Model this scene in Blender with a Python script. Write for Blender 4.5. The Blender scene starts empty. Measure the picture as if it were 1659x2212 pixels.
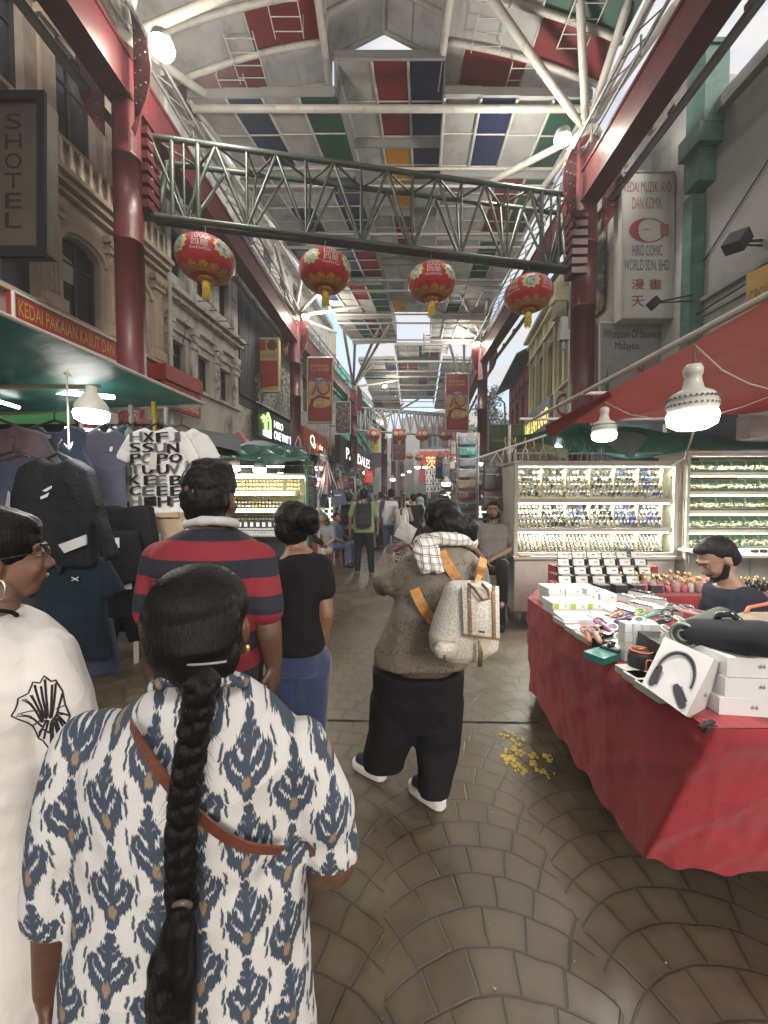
import bpy, math, random
import numpy as np
from mathutils import Vector, Matrix, noise
R = math.radians
sc = bpy.context.scene
col = sc.collection
rnd = random.Random(7)
# ---------------------------------------------------------------- camera, world, sun, exposure
F = 831.0; CX, CY = 829.5, 1106.0; EYE = 1.55; PIT = -math.atan(28/831)
cam_d = bpy.data.cameras.new('camera'); cam = bpy.data.objects.new('camera', cam_d); col.objects.link(cam)
cam.location = (0, 0, EYE); cam.rotation_euler = (math.pi/2+PIT, 0, 0)
cam_d.sensor_fit = 'HORIZONTAL'; cam_d.sensor_width = 36; cam_d.lens = 36*F/1659; cam_d.clip_start = .05; cam_d.clip_end = 2000
sc.camera = cam
sc.view_settings.view_transform = 'Standard'; sc.view_settings.look = 'None'; sc.view_settings.gamma = 1
sc.view_settings.exposure = 1.5
w = bpy.data.worlds.new('World'); sc.world = w; w.use_nodes = True
wn, wl = w.node_tree.nodes, w.node_tree.links; wn.clear()
sky = wn.new('ShaderNodeTexSky'); sky.sky_type = 'NISHITA'; sky.sun_disc = False
sky.sun_elevation = R(24); sky.sun_rotation = R(160); sky.dust_density = 2.5
tc = wn.new('ShaderNodeTexCoord'); mp = wn.new('ShaderNodeMapping'); mp.inputs['Scale'].default_value = (1.2, 1.2, 4.5)
cn = wn.new('ShaderNodeTexNoise'); cn.inputs['Scale'].default_value = 2.6; cn.inputs['Detail'].default_value = 9; cn.inputs['Roughness'].default_value = .6
cr = wn.new('ShaderNodeValToRGB'); cr.color_ramp.elements[0].position = .30; cr.color_ramp.elements[1].position = .54
mxn = wn.new('ShaderNodeMix'); mxn.data_type = 'RGBA'
mxn.inputs[7].default_value = (2.35, 2.32, 2.3, 1)
bg = wn.new('ShaderNodeBackground'); bg.inputs[1].default_value = .15; wo = wn.new('ShaderNodeOutputWorld')
wl.new(tc.outputs['Generated'], mp.inputs[0]); wl.new(mp.outputs[0], cn.inputs['Vector']); wl.new(cn.outputs[0], cr.inputs[0])
wl.new(cr.outputs[0], mxn.inputs[0]); wl.new(sky.outputs[0], mxn.inputs[6]); wl.new(mxn.outputs[2], bg.inputs[0]); wl.new(bg.outputs[0], wo.inputs[0])
sd = bpy.data.lights.new('sun', 'SUN'); sd.energy = .8; sd.angle = R(14); sd.color = (1, .95, .88)
sun = bpy.data.objects.new('sun', sd); col.objects.link(sun); sun.rotation_euler = (R(66), 0, R(20))
cy = sc.cycles
cy.max_bounces = 6; cy.diffuse_bounces = 3; cy.glossy_bounces = 2; cy.transmission_bounces = 4; cy.transparent_max_bounces = 6
cy.use_denoising = True; cy.sample_clamp_indirect = 4; cy.caustics_reflective = False; cy.caustics_refractive = False
# ---------------------------------------------------------------- picture-to-place measuring
FW = Vector((0, math.cos(PIT), math.sin(PIT))); UP = Vector((0, -math.sin(PIT), math.cos(PIT))); CL = Vector((0, 0, EYE))
def ray(px, py): return FW + Vector((1, 0, 0))*((px-CX)/F) + UP*((CY-py)/F)
def P(px, py, D):
    r = ray(px, py); return CL + r*(D/r.y)
def G(px, py, z=0.):
    r = ray(px, py); return CL + r*((z-EYE)/r.z)
def PL(px, py, p0, n):
    r = ray(px, py); return CL + r*((p0-CL).dot(n)/r.dot(n))
# ---------------------------------------------------------------- materials
MATS = {}
def sset(n, k, v):
    if k in n.inputs: n.inputs[k].default_value = v
def M(name, c=(.5, .5, .5), rough=.6, var=.12, vs=6., bump=0., bs=40., metal=0., emit=0., trans=0., c2=None, c2pos=(.5, .65), c2s=3., alpha=1., sheen=0., stretch=None, crease=0.):
    if name in MATS: return MATS[name]
    m = bpy.data.materials.new(name); m.use_nodes = True; MATS[name] = m
    nt = m.node_tree; b = nt.nodes['Principled BSDF']; L = nt.links
    b.inputs['Roughness'].default_value = rough; b.inputs['Metallic'].default_value = metal
    if sheen and max(c) > .05: sset(b, 'Sheen Weight', sheen)
    if max(c) < .05 and rough > .6: sset(b, 'Specular IOR Level', .2)
    tcn = nt.nodes.new('ShaderNodeTexCoord'); vec = tcn.outputs['Object']
    if stretch:
        mp = nt.nodes.new('ShaderNodeMapping'); mp.inputs['Scale'].default_value = stretch; L.new(vec, mp.inputs[0]); vec = mp.outputs[0]
    cur = None
    if emit:
        b.inputs['Base Color'].default_value = (*c, 1); b.inputs['Emission Color'].default_value = (*c, 1); b.inputs['Emission Strength'].default_value = emit
        return m
    n = nt.nodes.new('ShaderNodeTexNoise'); n.inputs['Scale'].default_value = vs; n.inputs['Detail'].default_value = 5; L.new(vec, n.inputs['Vector'])
    mr = nt.nodes.new('ShaderNodeMapRange'); mr.inputs[1].default_value = .3; mr.inputs[2].default_value = .7; mr.inputs[3].default_value = 1-var; mr.inputs[4].default_value = 1+var
    L.new(n.outputs[0], mr.inputs[0])
    vm = nt.nodes.new('ShaderNodeVectorMath'); vm.operation = 'SCALE'; vm.inputs[0].default_value = c; L.new(mr.outputs[0], vm.inputs['Scale'])
    cur = vm.outputs[0]
    if c2:
        n2 = nt.nodes.new('ShaderNodeTexNoise'); n2.inputs['Scale'].default_value = c2s; n2.inputs['Detail'].default_value = 7; n2.inputs['Roughness'].default_value = .65; L.new(vec, n2.inputs['Vector'])
        r2 = nt.nodes.new('ShaderNodeValToRGB'); r2.color_ramp.elements[0].position = c2pos[0]; r2.color_ramp.elements[1].position = c2pos[1]; L.new(n2.outputs[0], r2.inputs[0])
        mx = nt.nodes.new('ShaderNodeMix'); mx.data_type = 'RGBA'; L.new(r2.outputs[0], mx.inputs[0]); L.new(cur, mx.inputs[6]); mx.inputs[7].default_value = (*c2, 1); cur = mx.outputs[2]
    L.new(cur, b.inputs['Base Color'])
    if bump:
        n3 = nt.nodes.new('ShaderNodeTexNoise'); n3.inputs['Scale'].default_value = bs; n3.inputs['Detail'].default_value = 6; L.new(vec, n3.inputs['Vector'])
        bn = nt.nodes.new('ShaderNodeBump'); bn.inputs['Strength'].default_value = bump; bn.inputs['Distance'].default_value = .02; L.new(n3.outputs[0], bn.inputs['Height']); L.new(bn.outputs[0], b.inputs['Normal'])
        if crease: X.nt = nt; L.new(creases(vec, crease), bn.inputs['Normal'])
    if trans:
        out = nt.nodes['Material Output']; tr = nt.nodes.new('ShaderNodeBsdfTranslucent'); L.new(cur, tr.inputs[0])
        ms = nt.nodes.new('ShaderNodeMixShader'); ms.inputs[0].default_value = trans; L.new(b.outputs[0], ms.inputs[1]); L.new(tr.outputs[0], ms.inputs[2]); L.new(ms.outputs[0], out.inputs[0])
    return m
class X:
    """arithmetic on node sockets"""
    nt = None
    def __init__(s, v): s.v = v
    @staticmethod
    def op(o, *a):
        n = X.nt.nodes.new('ShaderNodeMath'); n.operation = o
        for i, q in enumerate(a):
            q = q.v if isinstance(q, X) else q
            if isinstance(q, (int, float)): n.inputs[i].default_value = q
            else: X.nt.links.new(q, n.inputs[i])
        return X(n.outputs[0])
    def __add__(a, b): return X.op('ADD', a, b)
    def __radd__(a, b): return X.op('ADD', b, a)
    def __sub__(a, b): return X.op('SUBTRACT', a, b)
    def __rsub__(a, b): return X.op('SUBTRACT', b, a)
    def __mul__(a, b): return X.op('MULTIPLY', a, b)
    __rmul__ = __mul__
    def __truediv__(a, b): return X.op('DIVIDE', a, b)
def xf(o, *a): return X.op(o, *a)
def step(lo, hi, x):
    n = X.nt.nodes.new('ShaderNodeMapRange'); n.interpolation_type = 'SMOOTHSTEP'
    n.inputs[1].default_value = lo; n.inputs[2].default_value = hi; X.nt.links.new(x.v, n.inputs[0]); return X(n.outputs[0])
def xnoise(vec, scale, detail=3, rough=.5):
    n = X.nt.nodes.new('ShaderNodeTexNoise'); n.inputs['Scale'].default_value = scale; n.inputs['Detail'].default_value = detail; n.inputs['Roughness'].default_value = rough
    X.nt.links.new(vec, n.inputs['Vector']); return X(n.outputs[0])
def xcomb(a, b, c=0.):
    n = X.nt.nodes.new('ShaderNodeCombineXYZ')
    for i, q in enumerate((a, b, c)):
        if isinstance(q, X): X.nt.links.new(q.v, n.inputs[i])
        else: n.inputs[i].default_value = q
    return n.outputs[0]
def xmix(f, a, b):
    n = X.nt.nodes.new('ShaderNodeMix'); n.data_type = 'RGBA'
    if isinstance(f, X): X.nt.links.new(f.v, n.inputs[0])
    else: n.inputs[0].default_value = f
    for i, q in ((6, a), (7, b)):
        if isinstance(q, tuple): n.inputs[i].default_value = (*q, 1)
        else: X.nt.links.new(q, n.inputs[i])
    return n.outputs[2]
def newmat(name, rough=.6):
    m = bpy.data.materials.new(name); m.use_nodes = True; MATS[name] = m; X.nt = m.node_tree
    b = m.node_tree.nodes['Principled BSDF']; b.inputs['Roughness'].default_value = rough
    t = m.node_tree.nodes.new('ShaderNodeTexCoord'); s = m.node_tree.nodes.new('ShaderNodeSeparateXYZ'); m.node_tree.links.new(t.outputs['Object'], s.inputs[0])
    return m, b, t.outputs['Object'], X(s.outputs[0]), X(s.outputs[1]), X(s.outputs[2])
def creases(vec, k, sc_=4.5):
    a = xnoise(vec, sc_, 2, .5); a2 = xnoise(vec, sc_*2.7, 2, .5)
    r = 1.-xf('ABSOLUTE', a-.5)*5.; r2 = 1.-xf('ABSOLUTE', a2-.5)*5.; h = xf('MAXIMUM', r, 0.)*.42+xf('MAXIMUM', r2, 0.)*.06+a*1.8
    n = X.nt.nodes.new('ShaderNodeBump'); n.inputs['Strength'].default_value = min(1, k); n.inputs['Distance'].default_value = .022*k
    X.nt.links.new(h.v, n.inputs['Height']); return n.outputs[0]
def xbump(b, h, strength=.5, dist=.01, vec=None, k=.8):
    n = X.nt.nodes.new('ShaderNodeBump'); n.inputs['Strength'].default_value = strength; n.inputs['Distance'].default_value = dist
    X.nt.links.new(h.v, n.inputs['Height']); X.nt.links.new(n.outputs[0], b.inputs['Normal'])
    if vec is not None: X.nt.links.new(creases(vec, k), n.inputs['Normal'])
# ---------------------------------------------------------------- objects
def tag(o, label=None, cat=None, group=None, kind=None):
    if label: o['label'] = label
    if cat: o['category'] = cat
    if group: o['group'] = group
    if kind: o['kind'] = kind
    return o
def thing(name, label, cat, loc=(0, 0, 0), group=None):
    o = bpy.data.objects.new(name, None); o.empty_display_size = .1; col.objects.link(o); o.location = loc
    return tag(o, label, cat, group)
def wloc(o):
    v = Vector((0, 0, 0))
    while o: v += o.location; o = o.parent
    return v
def dup(root, loc=None, rotz=None, scale=None, label=None, group=None):
    r = root.copy(); col.objects.link(r)
    if loc is not None: r.location = loc
    if rotz is not None: r.rotation_euler = (r.rotation_euler[0], r.rotation_euler[1], rotz)
    if scale is not None: r.scale = (scale,)*3 if isinstance(scale, (int, float)) else scale
    if label: r['label'] = label
    if group: r['group'] = group
    for ch in list(root.children):
        c = ch.copy(); col.objects.link(c); c.parent = r
        for g in list(ch.children):
            d = g.copy(); col.objects.link(d); d.parent = c
    return r
_TX = {}
def glyphs(s):
    if s in _TX: return _TX[s]
    cu = bpy.data.curves.new('t', 'FONT'); cu.body = s; cu.size = 1; cu.resolution_u = 3
    o = bpy.data.objects.new('t', cu); col.objects.link(o)
    me = bpy.data.meshes.new_from_object(o.evaluated_get(bpy.context.evaluated_depsgraph_get()))
    vs = [(v.co.x, v.co.y) for v in me.vertices]; fs = [tuple(p.vertices) for p in me.polygons]
    bpy.data.objects.remove(o); bpy.data.meshes.remove(me)
    x0 = min(v[0] for v in vs); x1 = max(v[0] for v in vs); y0 = min(v[1] for v in vs); y1 = max(v[1] for v in vs)
    _TX[s] = ([((x-x0)/(x1-x0), (y-y0)/(y1-y0)) for x, y in vs], fs); return _TX[s]
class MB:
    def __init__(s): s.v = []; s.f = []; s.m = []; s.cm = 0; s.sm = []; s.s = False
    def mat(s, i): s.cm = i; return s
    def add(s, vs, fs):
        o = len(s.v); s.v += [tuple(v) for v in vs]
        for f in fs: s.f.append(tuple(i+o for i in f)); s.m.append(s.cm); s.sm.append(s.s)
        return s
    def box(s, c, sz, rot=None, mtx=None):
        hx, hy, hz = sz[0]/2, sz[1]/2, sz[2]/2
        vs = [Vector((x*hx, y*hy, z*hz)) for x in (-1, 1) for y in (-1, 1) for z in (-1, 1)]
        if rot is not None:
            Rm = rot if isinstance(rot, Matrix) else Matrix.Rotation(rot, 3, 'Z'); vs = [Rm @ v for v in vs]
        vs = [v+Vector(c) for v in vs]
        if mtx is not None: vs = [mtx @ v for v in vs]
        return s.add(vs, [(0, 1, 3, 2), (4, 6, 7, 5), (0, 4, 5, 1), (2, 3, 7, 6), (0, 2, 6, 4), (1, 5, 7, 3)])
    def slab(s, q, t):
        """quad q (4 points) given thickness vector t"""
        q = [Vector(a) for a in q]; t = Vector(t); n = len(q)
        vs = q+[a+t for a in q]
        return s.add(vs, [tuple(range(n))[::-1], tuple(range(n, 2*n))]+[(i, (i+1) % n, (i+1) % n+n, i+n) for i in range(n)])
    def quad(s, q): return s.add(q, [tuple(range(len(q)))])
    def tube(s, a, b, r, r2=None, n=10, cap=True):
        a, b = Vector(a), Vector(b); r2 = r if r2 is None else r2; d = (b-a)
        if d.length < 1e-6: return s
        d.normalize(); u = d.orthogonal().normalized(); w_ = d.cross(u); sm = s.s; s.s = True
        vs = []
        for p, q in ((a, r), (b, r2)):
            for i in range(n):
                t = 2*math.pi*i/n; vs.append(p+(u*math.cos(t)+w_*math.sin(t))*q)
        s.add(vs, [(i, (i+1) % n, (i+1) % n+n, i+n) for i in range(n)]); s.s = False
        if cap: s.add([vs[i] for i in range(n)], [tuple(range(n))[::-1]]); s.add([vs[n+i] for i in range(n)], [tuple(range(n))])
        s.s = sm; return s
    def path(s, pts, r, n=6, closed=False):
        pts = [Vector(p) for p in pts]; k = len(pts); vs = []; prev = None; sm = s.s; s.s = True
        for i, p in enumerate(pts):
            d = (pts[min(i+1, k-1)]-pts[max(i-1, 0)]) if not closed else pts[(i+1) % k]-pts[i-1]
            if d.length < 1e-9: d = Vector((0, 0, 1))
            d.normalize()
            u = d.orthogonal().normalized() if prev is None else (prev-d*prev.dot(d)).normalized()
            prev = u; w_ = d.cross(u); rr = r[i] if isinstance(r, (list, tuple)) else r
            for j in range(n):
                t = 2*math.pi*j/n; vs.append(p+(u*math.cos(t)+w_*math.sin(t))*rr)
        fs = []
        for i in range(k if closed else k-1):
            for j in range(n):
                a = i*n+j; b = i*n+(j+1) % n; c = ((i+1) % k)*n+(j+1) % n; d_ = ((i+1) % k)*n+j; fs.append((a, b, c, d_))
        if not closed: fs += [tuple(range(n))[::-1], tuple(range((k-1)*n, k*n))]
        s.add(vs, fs); s.s = sm; return s
    def lathe(s, prof, c=(0, 0, 0), n=24, mtx=None, sx=1., sy=1.):
        sm = s.s; s.s = True; vs = []
        for r, z in prof:
            for i in range(n):
                t = 2*math.pi*i/n; v = Vector((math.cos(t)*r*sx, math.sin(t)*r*sy, z)); v = mtx @ v if mtx is not None else v; vs.append(v+Vector(c))
        fs = [(j*n+i, j*n+(i+1) % n, (j+1)*n+(i+1) % n, (j+1)*n+i) for j in range(len(prof)-1) for i in range(n)]
        s.add(vs, fs); s.s = False
        s.add(vs[:n], [tuple(range(n))[::-1]]); s.add(vs[-n:], [tuple(range(n))]); s.s = sm; return s
    def ell(s, c, r, mtx=None, nu=16, nv=10):
        sm = s.s; s.s = True; vs = []
        for j in range(nv+1):
            p = math.pi*j/nv; pp = min(max(p, .02), math.pi-.02)
            for i in range(nu):
                t = 2*math.pi*i/nu; v = Vector((r[0]*math.sin(pp)*math.cos(t), r[1]*math.sin(pp)*math.sin(t), -r[2]*math.cos(p)))
                v = mtx @ v if mtx is not None else v; vs.append(v+Vector(c))
        fs = [(j*nu+i, j*nu+(i+1) % nu, (j+1)*nu+(i+1) % nu, (j+1)*nu+i) for j in range(nv) for i in range(nu)]
        fs += [tuple(range(nu))[::-1], tuple(range(nv*nu, nv*nu+nu))]
        s.add(vs, fs); s.s = sm; return s
    def cap(s, a, b, r1, r2, n=14):
        """tapered capsule"""
        a, b = Vector(a), Vector(b); d = b-a; L = max(d.length, 1e-5); q = d.to_track_quat('Z', 'Y').to_matrix()
        prof = [(r1*math.sin(t), -r1*math.cos(t)) for t in (0.05, .4, .8, 1.2, math.pi/2)]+[(r2*math.sin(t), L-r2*math.cos(t)) for t in (math.pi/2, 2., 2.4, 2.8, 3.09)]
        return s.lathe(prof, a, n, q)
    def grid(s, fn, nu, nv):
        vs = [fn(i/nu, j/nv) for j in range(nv+1) for i in range(nu+1)]
        return s.add(vs, [(j*(nu+1)+i, j*(nu+1)+i+1, (j+1)*(nu+1)+i+1, (j+1)*(nu+1)+i) for j in range(nv) for i in range(nu)])
    def text(s, t, fn):
        """letters of t, fn maps (0..1, 0..1) to the place"""
        vs, fs = glyphs(t); return s.add([fn(x, y) for x, y in vs], fs)
    def textq(s, t, o, u, v, lift=.004):
        o, u, v = Vector(o), Vector(u), Vector(v); n = u.cross(v).normalized()*lift
        return s.text(t, lambda x, y: o+u*x+v*y+n)
    def build(s, name, mats, parent=None, world=True, smooth=None):
        if not s.v: return None
        me = bpy.data.meshes.new(name); off = wloc(parent) if (parent and world) else Vector((0, 0, 0))
        me.from_pydata([(a[0]-off.x, a[1]-off.y, a[2]-off.z) for a in s.v], [], s.f)
        for m in (mats if isinstance(mats, (list, tuple)) else [mats]): me.materials.append(m)
        me.polygons.foreach_set('material_index', s.m)
        me.polygons.foreach_set('use_smooth', [smooth]*len(s.f) if smooth is not None else s.sm)
        me.update(); o = bpy.data.objects.new(name, me); col.objects.link(o)
        if parent: o.parent = parent
        return o
def ribbon(m, pts, w_, nrm=(0, -1, 0), th=.005, sub_=4):
    P_ = [Vector(p) for p in pts]; q = []
    for i in range(len(P_)-1):
        a, b_, c, d = P_[max(i-1, 0)], P_[i], P_[i+1], P_[min(i+2, len(P_)-1)]
        for k in range(sub_): t = k/sub_; q.append(.5*((2*b_)+(c-a)*t+(2*a-5*b_+4*c-d)*t*t+(3*b_-a-3*c+d)*t**3))
    q.append(P_[-1]); n_ = Vector(nrm); vs = []
    for i, p in enumerate(q):
        d = (q[min(i+1, len(q)-1)]-q[max(i-1, 0)]).normalized(); s_ = d.cross(n_).normalized()*w_
        vs += [p-s_, p+s_, p+s_+n_*th, p-s_+n_*th]
    k = len(q); m.add(vs, [(i*4+j, i*4+(j+1) % 4, (i+1)*4+(j+1) % 4, (i+1)*4+j) for i in range(k-1) for j in range(4)]+[(3, 2, 1, 0), (k*4-4, k*4-3, k*4-2, k*4-1)])
def remesh(mb, name, mats, parent, voxel=.01, smooth=4, disp=None, world=True, keep=None, pick=None):
    """fuse the solids of mb into one continuous skin"""
    me = bpy.data.meshes.new(name); me.from_pydata(mb.v, [], mb.f); me.update()
    o = bpy.data.objects.new(name, me); col.objects.link(o)
    r = o.modifiers.new('r', 'REMESH'); r.mode = 'VOXEL'; r.voxel_size = voxel; r.use_smooth_shade = True
    if smooth: q = o.modifiers.new('s', 'SMOOTH'); q.iterations = smooth; q.factor = .5
    m2 = bpy.data.meshes.new_from_object(o.evaluated_get(bpy.context.evaluated_depsgraph_get()))
    bpy.data.objects.remove(o); bpy.data.meshes.remove(me); m2.name = name
    n = len(m2.vertices); co = np.empty(n*3, 'f'); m2.vertices.foreach_get('co', co); co = co.reshape(-1, 3)
    if disp:
        no = np.empty(n*3, 'f'); m2.vertices.foreach_get('normal', no); no = no.reshape(-1, 3)
        co = disp(co, no)
    off = wloc(parent) if (parent and world) else Vector((0, 0, 0))
    co = co-np.array(off, 'f'); m2.vertices.foreach_set('co', co.astype('f').ravel()); m2.update()
    m2.materials.clear()
    for m in (mats if isinstance(mats, (list, tuple)) else [mats]): m2.materials.append(m)
    k = len(m2.polygons); m2.polygons.foreach_set('use_smooth', [True]*k)
    if pick:
        ce = np.empty(k*3, 'f'); m2.polygons.foreach_get('center', ce); m2.polygons.foreach_set('material_index', pick(ce.reshape(-1, 3)+np.array(off, 'f')).astype('i'))
    o = bpy.data.objects.new(name, m2); col.objects.link(o); o.parent = parent
    return o
def nfold(co, scale, seed=0., oct=2, st=(1, 1, 1)):
    out = np.zeros(len(co)); amp = 1.
    for k in range(oct):
        s_ = scale*(2**k)
        for a in range(3):
            rs = np.random.RandomState(abs(int(seed*10))+a+k*7+1); d = rs.normal(size=3); d /= np.linalg.norm(d); d = d*np.array(st)
            e = rs.normal(size=3); e = e*np.array(st)
            out += amp*np.sin((co@d)*s_+1.7*np.sin((co@e)*s_*.45+rs.rand()*6)+rs.rand()*6)/3
        amp *= .5
    return out
def folds(amp, scale=14., seed=0., st=(1, 1, .35), oct=2):
    return lambda co, no: co+no*(nfold(co, scale, seed, oct, st)*amp)[:, None]
# ================================================================ SETTING
def paving():
    m, b, vec, x, y, z = newmat('stamped_paving', .5)
    warp = xnoise(vec, 1.7, 2); warp2 = xnoise(vec, 5., 2)
    xx = x + (warp-.5)*.05 + (warp2-.5)*.03; yy = y*1. + (warp2-.5)*.035
    W = .72; Rr = .50; S = .130
    cell = xf('FLOOR', xx/W); xl = xx - (cell+.5)*W
    y2 = yy + xf('MODULO', xf('ABSOLUTE', cell), 2.)*.05; v = y2 - xf('SQRT', xf('MAXIMUM', Rr*Rr - xl*xl, .01))
    ring = xf('FLOOR', v/S); fr = v/S - ring
    ang = xf('ARCTAN2', xl, y2 - ring*S)
    k = ang/.262 + ring*.5; kc = xf('FLOOR', k); fk = k-kc
    e1 = xf('MINIMUM', fr, 1.-fr)*S; e2 = xf('MINIMUM', fk, 1.-fk)*.13
    edge = xf('MINIMUM', e1, e2)
    gr = step(.0012, .0062, edge)
    rn = xnoise(xcomb(ring*3.7+cell*11.3, kc*5.1+cell*2.), 1.3, 0)
    halo = step(0., .034, edge); big = xnoise(vec, .55, 5, .6); fine = xnoise(vec, 22., 5, .65); mid = xnoise(vec, 3.2, 6, .65)
    c = xmix(step(.35, .65, mid), (.078, .055, .031), (.112, .083, .050))
    c = xmix(step(.3, .75, rn)*.5, c, (.066, .050, .032)); c = xmix((1.-halo)*.42, c, (.034, .026, .018))
    c = xmix(step(.46, .62, big)*.55, c, (.052, .036, .025))
    c = xmix(step(.68, .74, xnoise(vec, 9., 3))*.7, c, (.02, .015, .012))
    c = xmix((1.-gr)*.66, c, (.020, .014, .010))
    c = xmix(step(.3, .8, fine)*.25, c, (.055, .043, .03))
    X.nt.links.new(c, b.inputs['Base Color'])
    rr = step(.35, .7, mid)*.22+.36; X.nt.links.new(rr.v, b.inputs['Roughness'])
    xbump(b, gr*.35+fine*.3+mid*.25, .5, .006); return m
g = MB(); g.grid(lambda u, v: ((u-.5)*160, -30+v*180, 0), 8, 8); tag(g.build('ground', paving()), kind='structure')
# worn cross joint in the paving and flakes of yellow paint
g = MB(); q0, q1 = G(300, 1552), G(1165, 1562)
for i in range(26):
    a = q0.lerp(q1, i/26.); b_ = q0.lerp(q1, (i+1)/26.); wv = .006+.003*rnd.random()
    g.quad([a+Vector((0, -wv, .004)), b_+Vector((0, -wv*.8, .004)), b_+Vector((0, wv, .004)), a+Vector((0, wv, .004))])
tag(g.build('paving_joint', M('joint_dark', (.018, .013, .010), .9)), kind='structure')
g = MB()
for (px, py, n_, s_) in ((1102, 1590, 26, .045), (1116, 1622, 20, .035), (1100, 1640, 26, .05), (1122, 1662, 16, .03), (1152, 1638, 8, .028), (1186, 1640, 8, .025), (1176, 1668, 9, .03), (1150, 1650, 5, .02)):
    c0 = G(px, py)
    for i in range(n_):
        c = c0+Vector((rnd.gauss(0, s_*.55), rnd.gauss(0, s_*.75), .004+.0001*i)); r_ = .005+rnd.random()*.015; a0 = rnd.random()*6
        g.quad([c+Vector((math.cos(a0+t)*r_*(.3+rnd.random()), math.sin(a0+t)*r_*(.3+rnd.random())*1.3, 0)) for t in (0, 1.1, 2.2, 3.3, 4.3, 5.3)])
tag(g.build('painted_mark', M('yellow_paint', (.42, .30, .035), .6, .4, 60)), kind='structure')
# litter
lit = MB()
for i in range(14):
    px, py = rnd.uniform(720, 1600), rnd.uniform(1450, 2180); c = G(px, py)
    r_ = rnd.uniform(.0015, .004); lit.box((c.x, c.y, .003), (r_*2, r_*3, .002), rnd.random()*3)
tag(lit.build('paving_litter', M('litter', (.25, .23, .2), .8, .4, 200)), kind='stuff')

CREAM = M('cream_steel', (.46, .44, .40), .5, .12, 3, bump=.05, c2=(.26, .23, .19), c2pos=(.55, .75), c2s=5)
GSTEEL = M('green_steel', (.034, .048, .038), .42, .3, 5, c2=(.08, .088, .075), c2pos=(.55, .8), c2s=9)
RSTEEL = M('red_steel', (.105, .017, .021), .42, .18, 2.5, c2=(.045, .013, .013), c2pos=(.46, .74), c2s=2.6, bump=.06, bs=30)
GREYST = M('grey_steel', (.20, .205, .20), .4, .2, 4)
PANC = {'w': M('panel_white', (.52, .51, .49), .55, .08, 1.5, trans=.45, c2=(.30, .285, .26), c2pos=(.5, .78), c2s=2.4),
        'r': M('panel_red', (.22, .018, .024), .5, .1, 2, trans=.42), 'g': M('panel_green', (.02, .11, .07), .5, .1, 2, trans=.42),
        'b': M('panel_navy', (.018, .032, .11), .5, .1, 2, trans=.42), 'y': M('panel_yellow', (.55, .30, .03), .5, .1, 2, trans=.42),
        'p': M('panel_plum', (.16, .06, .14), .5, .1, 2, trans=.42), 'd': M('panel_grey', (.36, .36, .35), .55, .1, 2, trans=.45),
        't': M('panel_teal', (.05, .22, .22), .5, .1, 2, trans=.42)}
ORDER = 'wrgbypdt'
# ---------------------------------------------------------------- near canopy (arched, with a raised gable ridge)
k1 = thing('street_canopy', 'arched canopy directly overhead with red and white panels and a gabled ridge', 'canopy', (0, 8, 10))
def z1(x): return 10.95-.048*x*x
pan = MB()
rowsA = [((8.12, 8.92), [(-4.35, -2.55, 'r'), (-2.55, -1.2, 'w'), (1.2, 1.65, 'w'), (1.65, 2.95, 'r'), (2.95, 4.3, 'w')]),
         ((7.36, 8.12), [(-4.35, -2.62, 'w'), (-2.62, -1.2, 'r'), (1.2, 2.95, 'w'), (2.95, 4.4, 'r')]),
         ((6.56, 7.36), [(-4.4, -2.5, 'w'), (-2.5, -1.2, 'g'), (1.2, 2.9, 'w'), (2.9, 4.4, 'g')]),
         ((5.76, 6.56), [(-4.4, -2.9, 'g'), (-2.9, -1.2, 'w'), (1.2, 2.9, 'r'), (2.9, 4.4, 'w')]),
         ((4.9, 5.76), [(-4.4, -2.9, 'w'), (-2.9, -1.2, 'w'), (1.2, 2.9, 'w'), (2.9, 4.4, 'b')]),
         ((3.9, 4.9), [(-4.4, -1.2, 'w'), (1.2, 4.4, 'w')]), ((.0, 3.9), [(-4.4, -1.2, 'w'), (1.2, 4.4, 'w')]), ((-6.0, .0), [(-4.4, -1.2, 'w'), (1.2, 4.4, 'w')])]
rb = MB(); rb.s = True
for (ya, yb), cs in rowsA:
    for x0, x1, c in cs:
        pan.mat(ORDER.index(c))
        n = 6
        for i in range(n):
            a, b_ = x0+(x1-x0)*i/n, x0+(x1-x0)*(i+1)/n
            pan.slab([(a, ya, z1(a)), (b_, ya, z1(b_)), (b_, yb, z1(b_)), (a, yb, z1(a))], (0, 0, .03))
        rb.tube((x0, ya, z1(x0)-.02), (x0, yb, z1(x0)-.02), .022, n=6)
    for sgn, c in ((-1, 'g' if ya == 6.56 else 'w'), (1, 'w')):
        pan.mat(ORDER.index(c)); pan.slab([(sgn*1.2, ya, 11.4), (0, ya, 12.02), (0, yb, 12.02), (sgn*1.2, yb, 11.4)], (0, 0, .03))
        pan.mat(0); pan.slab([(sgn*1.2, ya, z1(1.2)), (sgn*1.2, yb, z1(1.2)), (sgn*1.2, yb, 11.4), (sgn*1.2, ya, 11.4)], (sgn*.02, 0, 0))
    for sgn in (-1, 1):
        rb.path([(sgn*(1.2+3.2*i/10), yb, z1(1.2+3.2*i/10)-.06) for i in range(11)], .055, 8)
        rb.tube((sgn*1.2, yb, 11.36), (0, yb, 11.96), .05); rb.tube((sgn*1.2, yb, z1(1.2)-.06), (sgn*1.2, yb, 11.4), .05)
        rb.tube((sgn*.6, ya, 11.68), (sgn*.6, yb, 11.68), .018, n=6)
for sgn in (-1, 1): rb.tube((sgn*1.2, 3, 10.75), (sgn*1.22, 8.95, 10.75), .075); rb.tube((sgn*1.2, 3, 11.36), (sgn*1.2, 8.95, 11.36), .05)
rb.tube((0, 3, 11.95), (0, 8.95, 11.95), .05)
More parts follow.
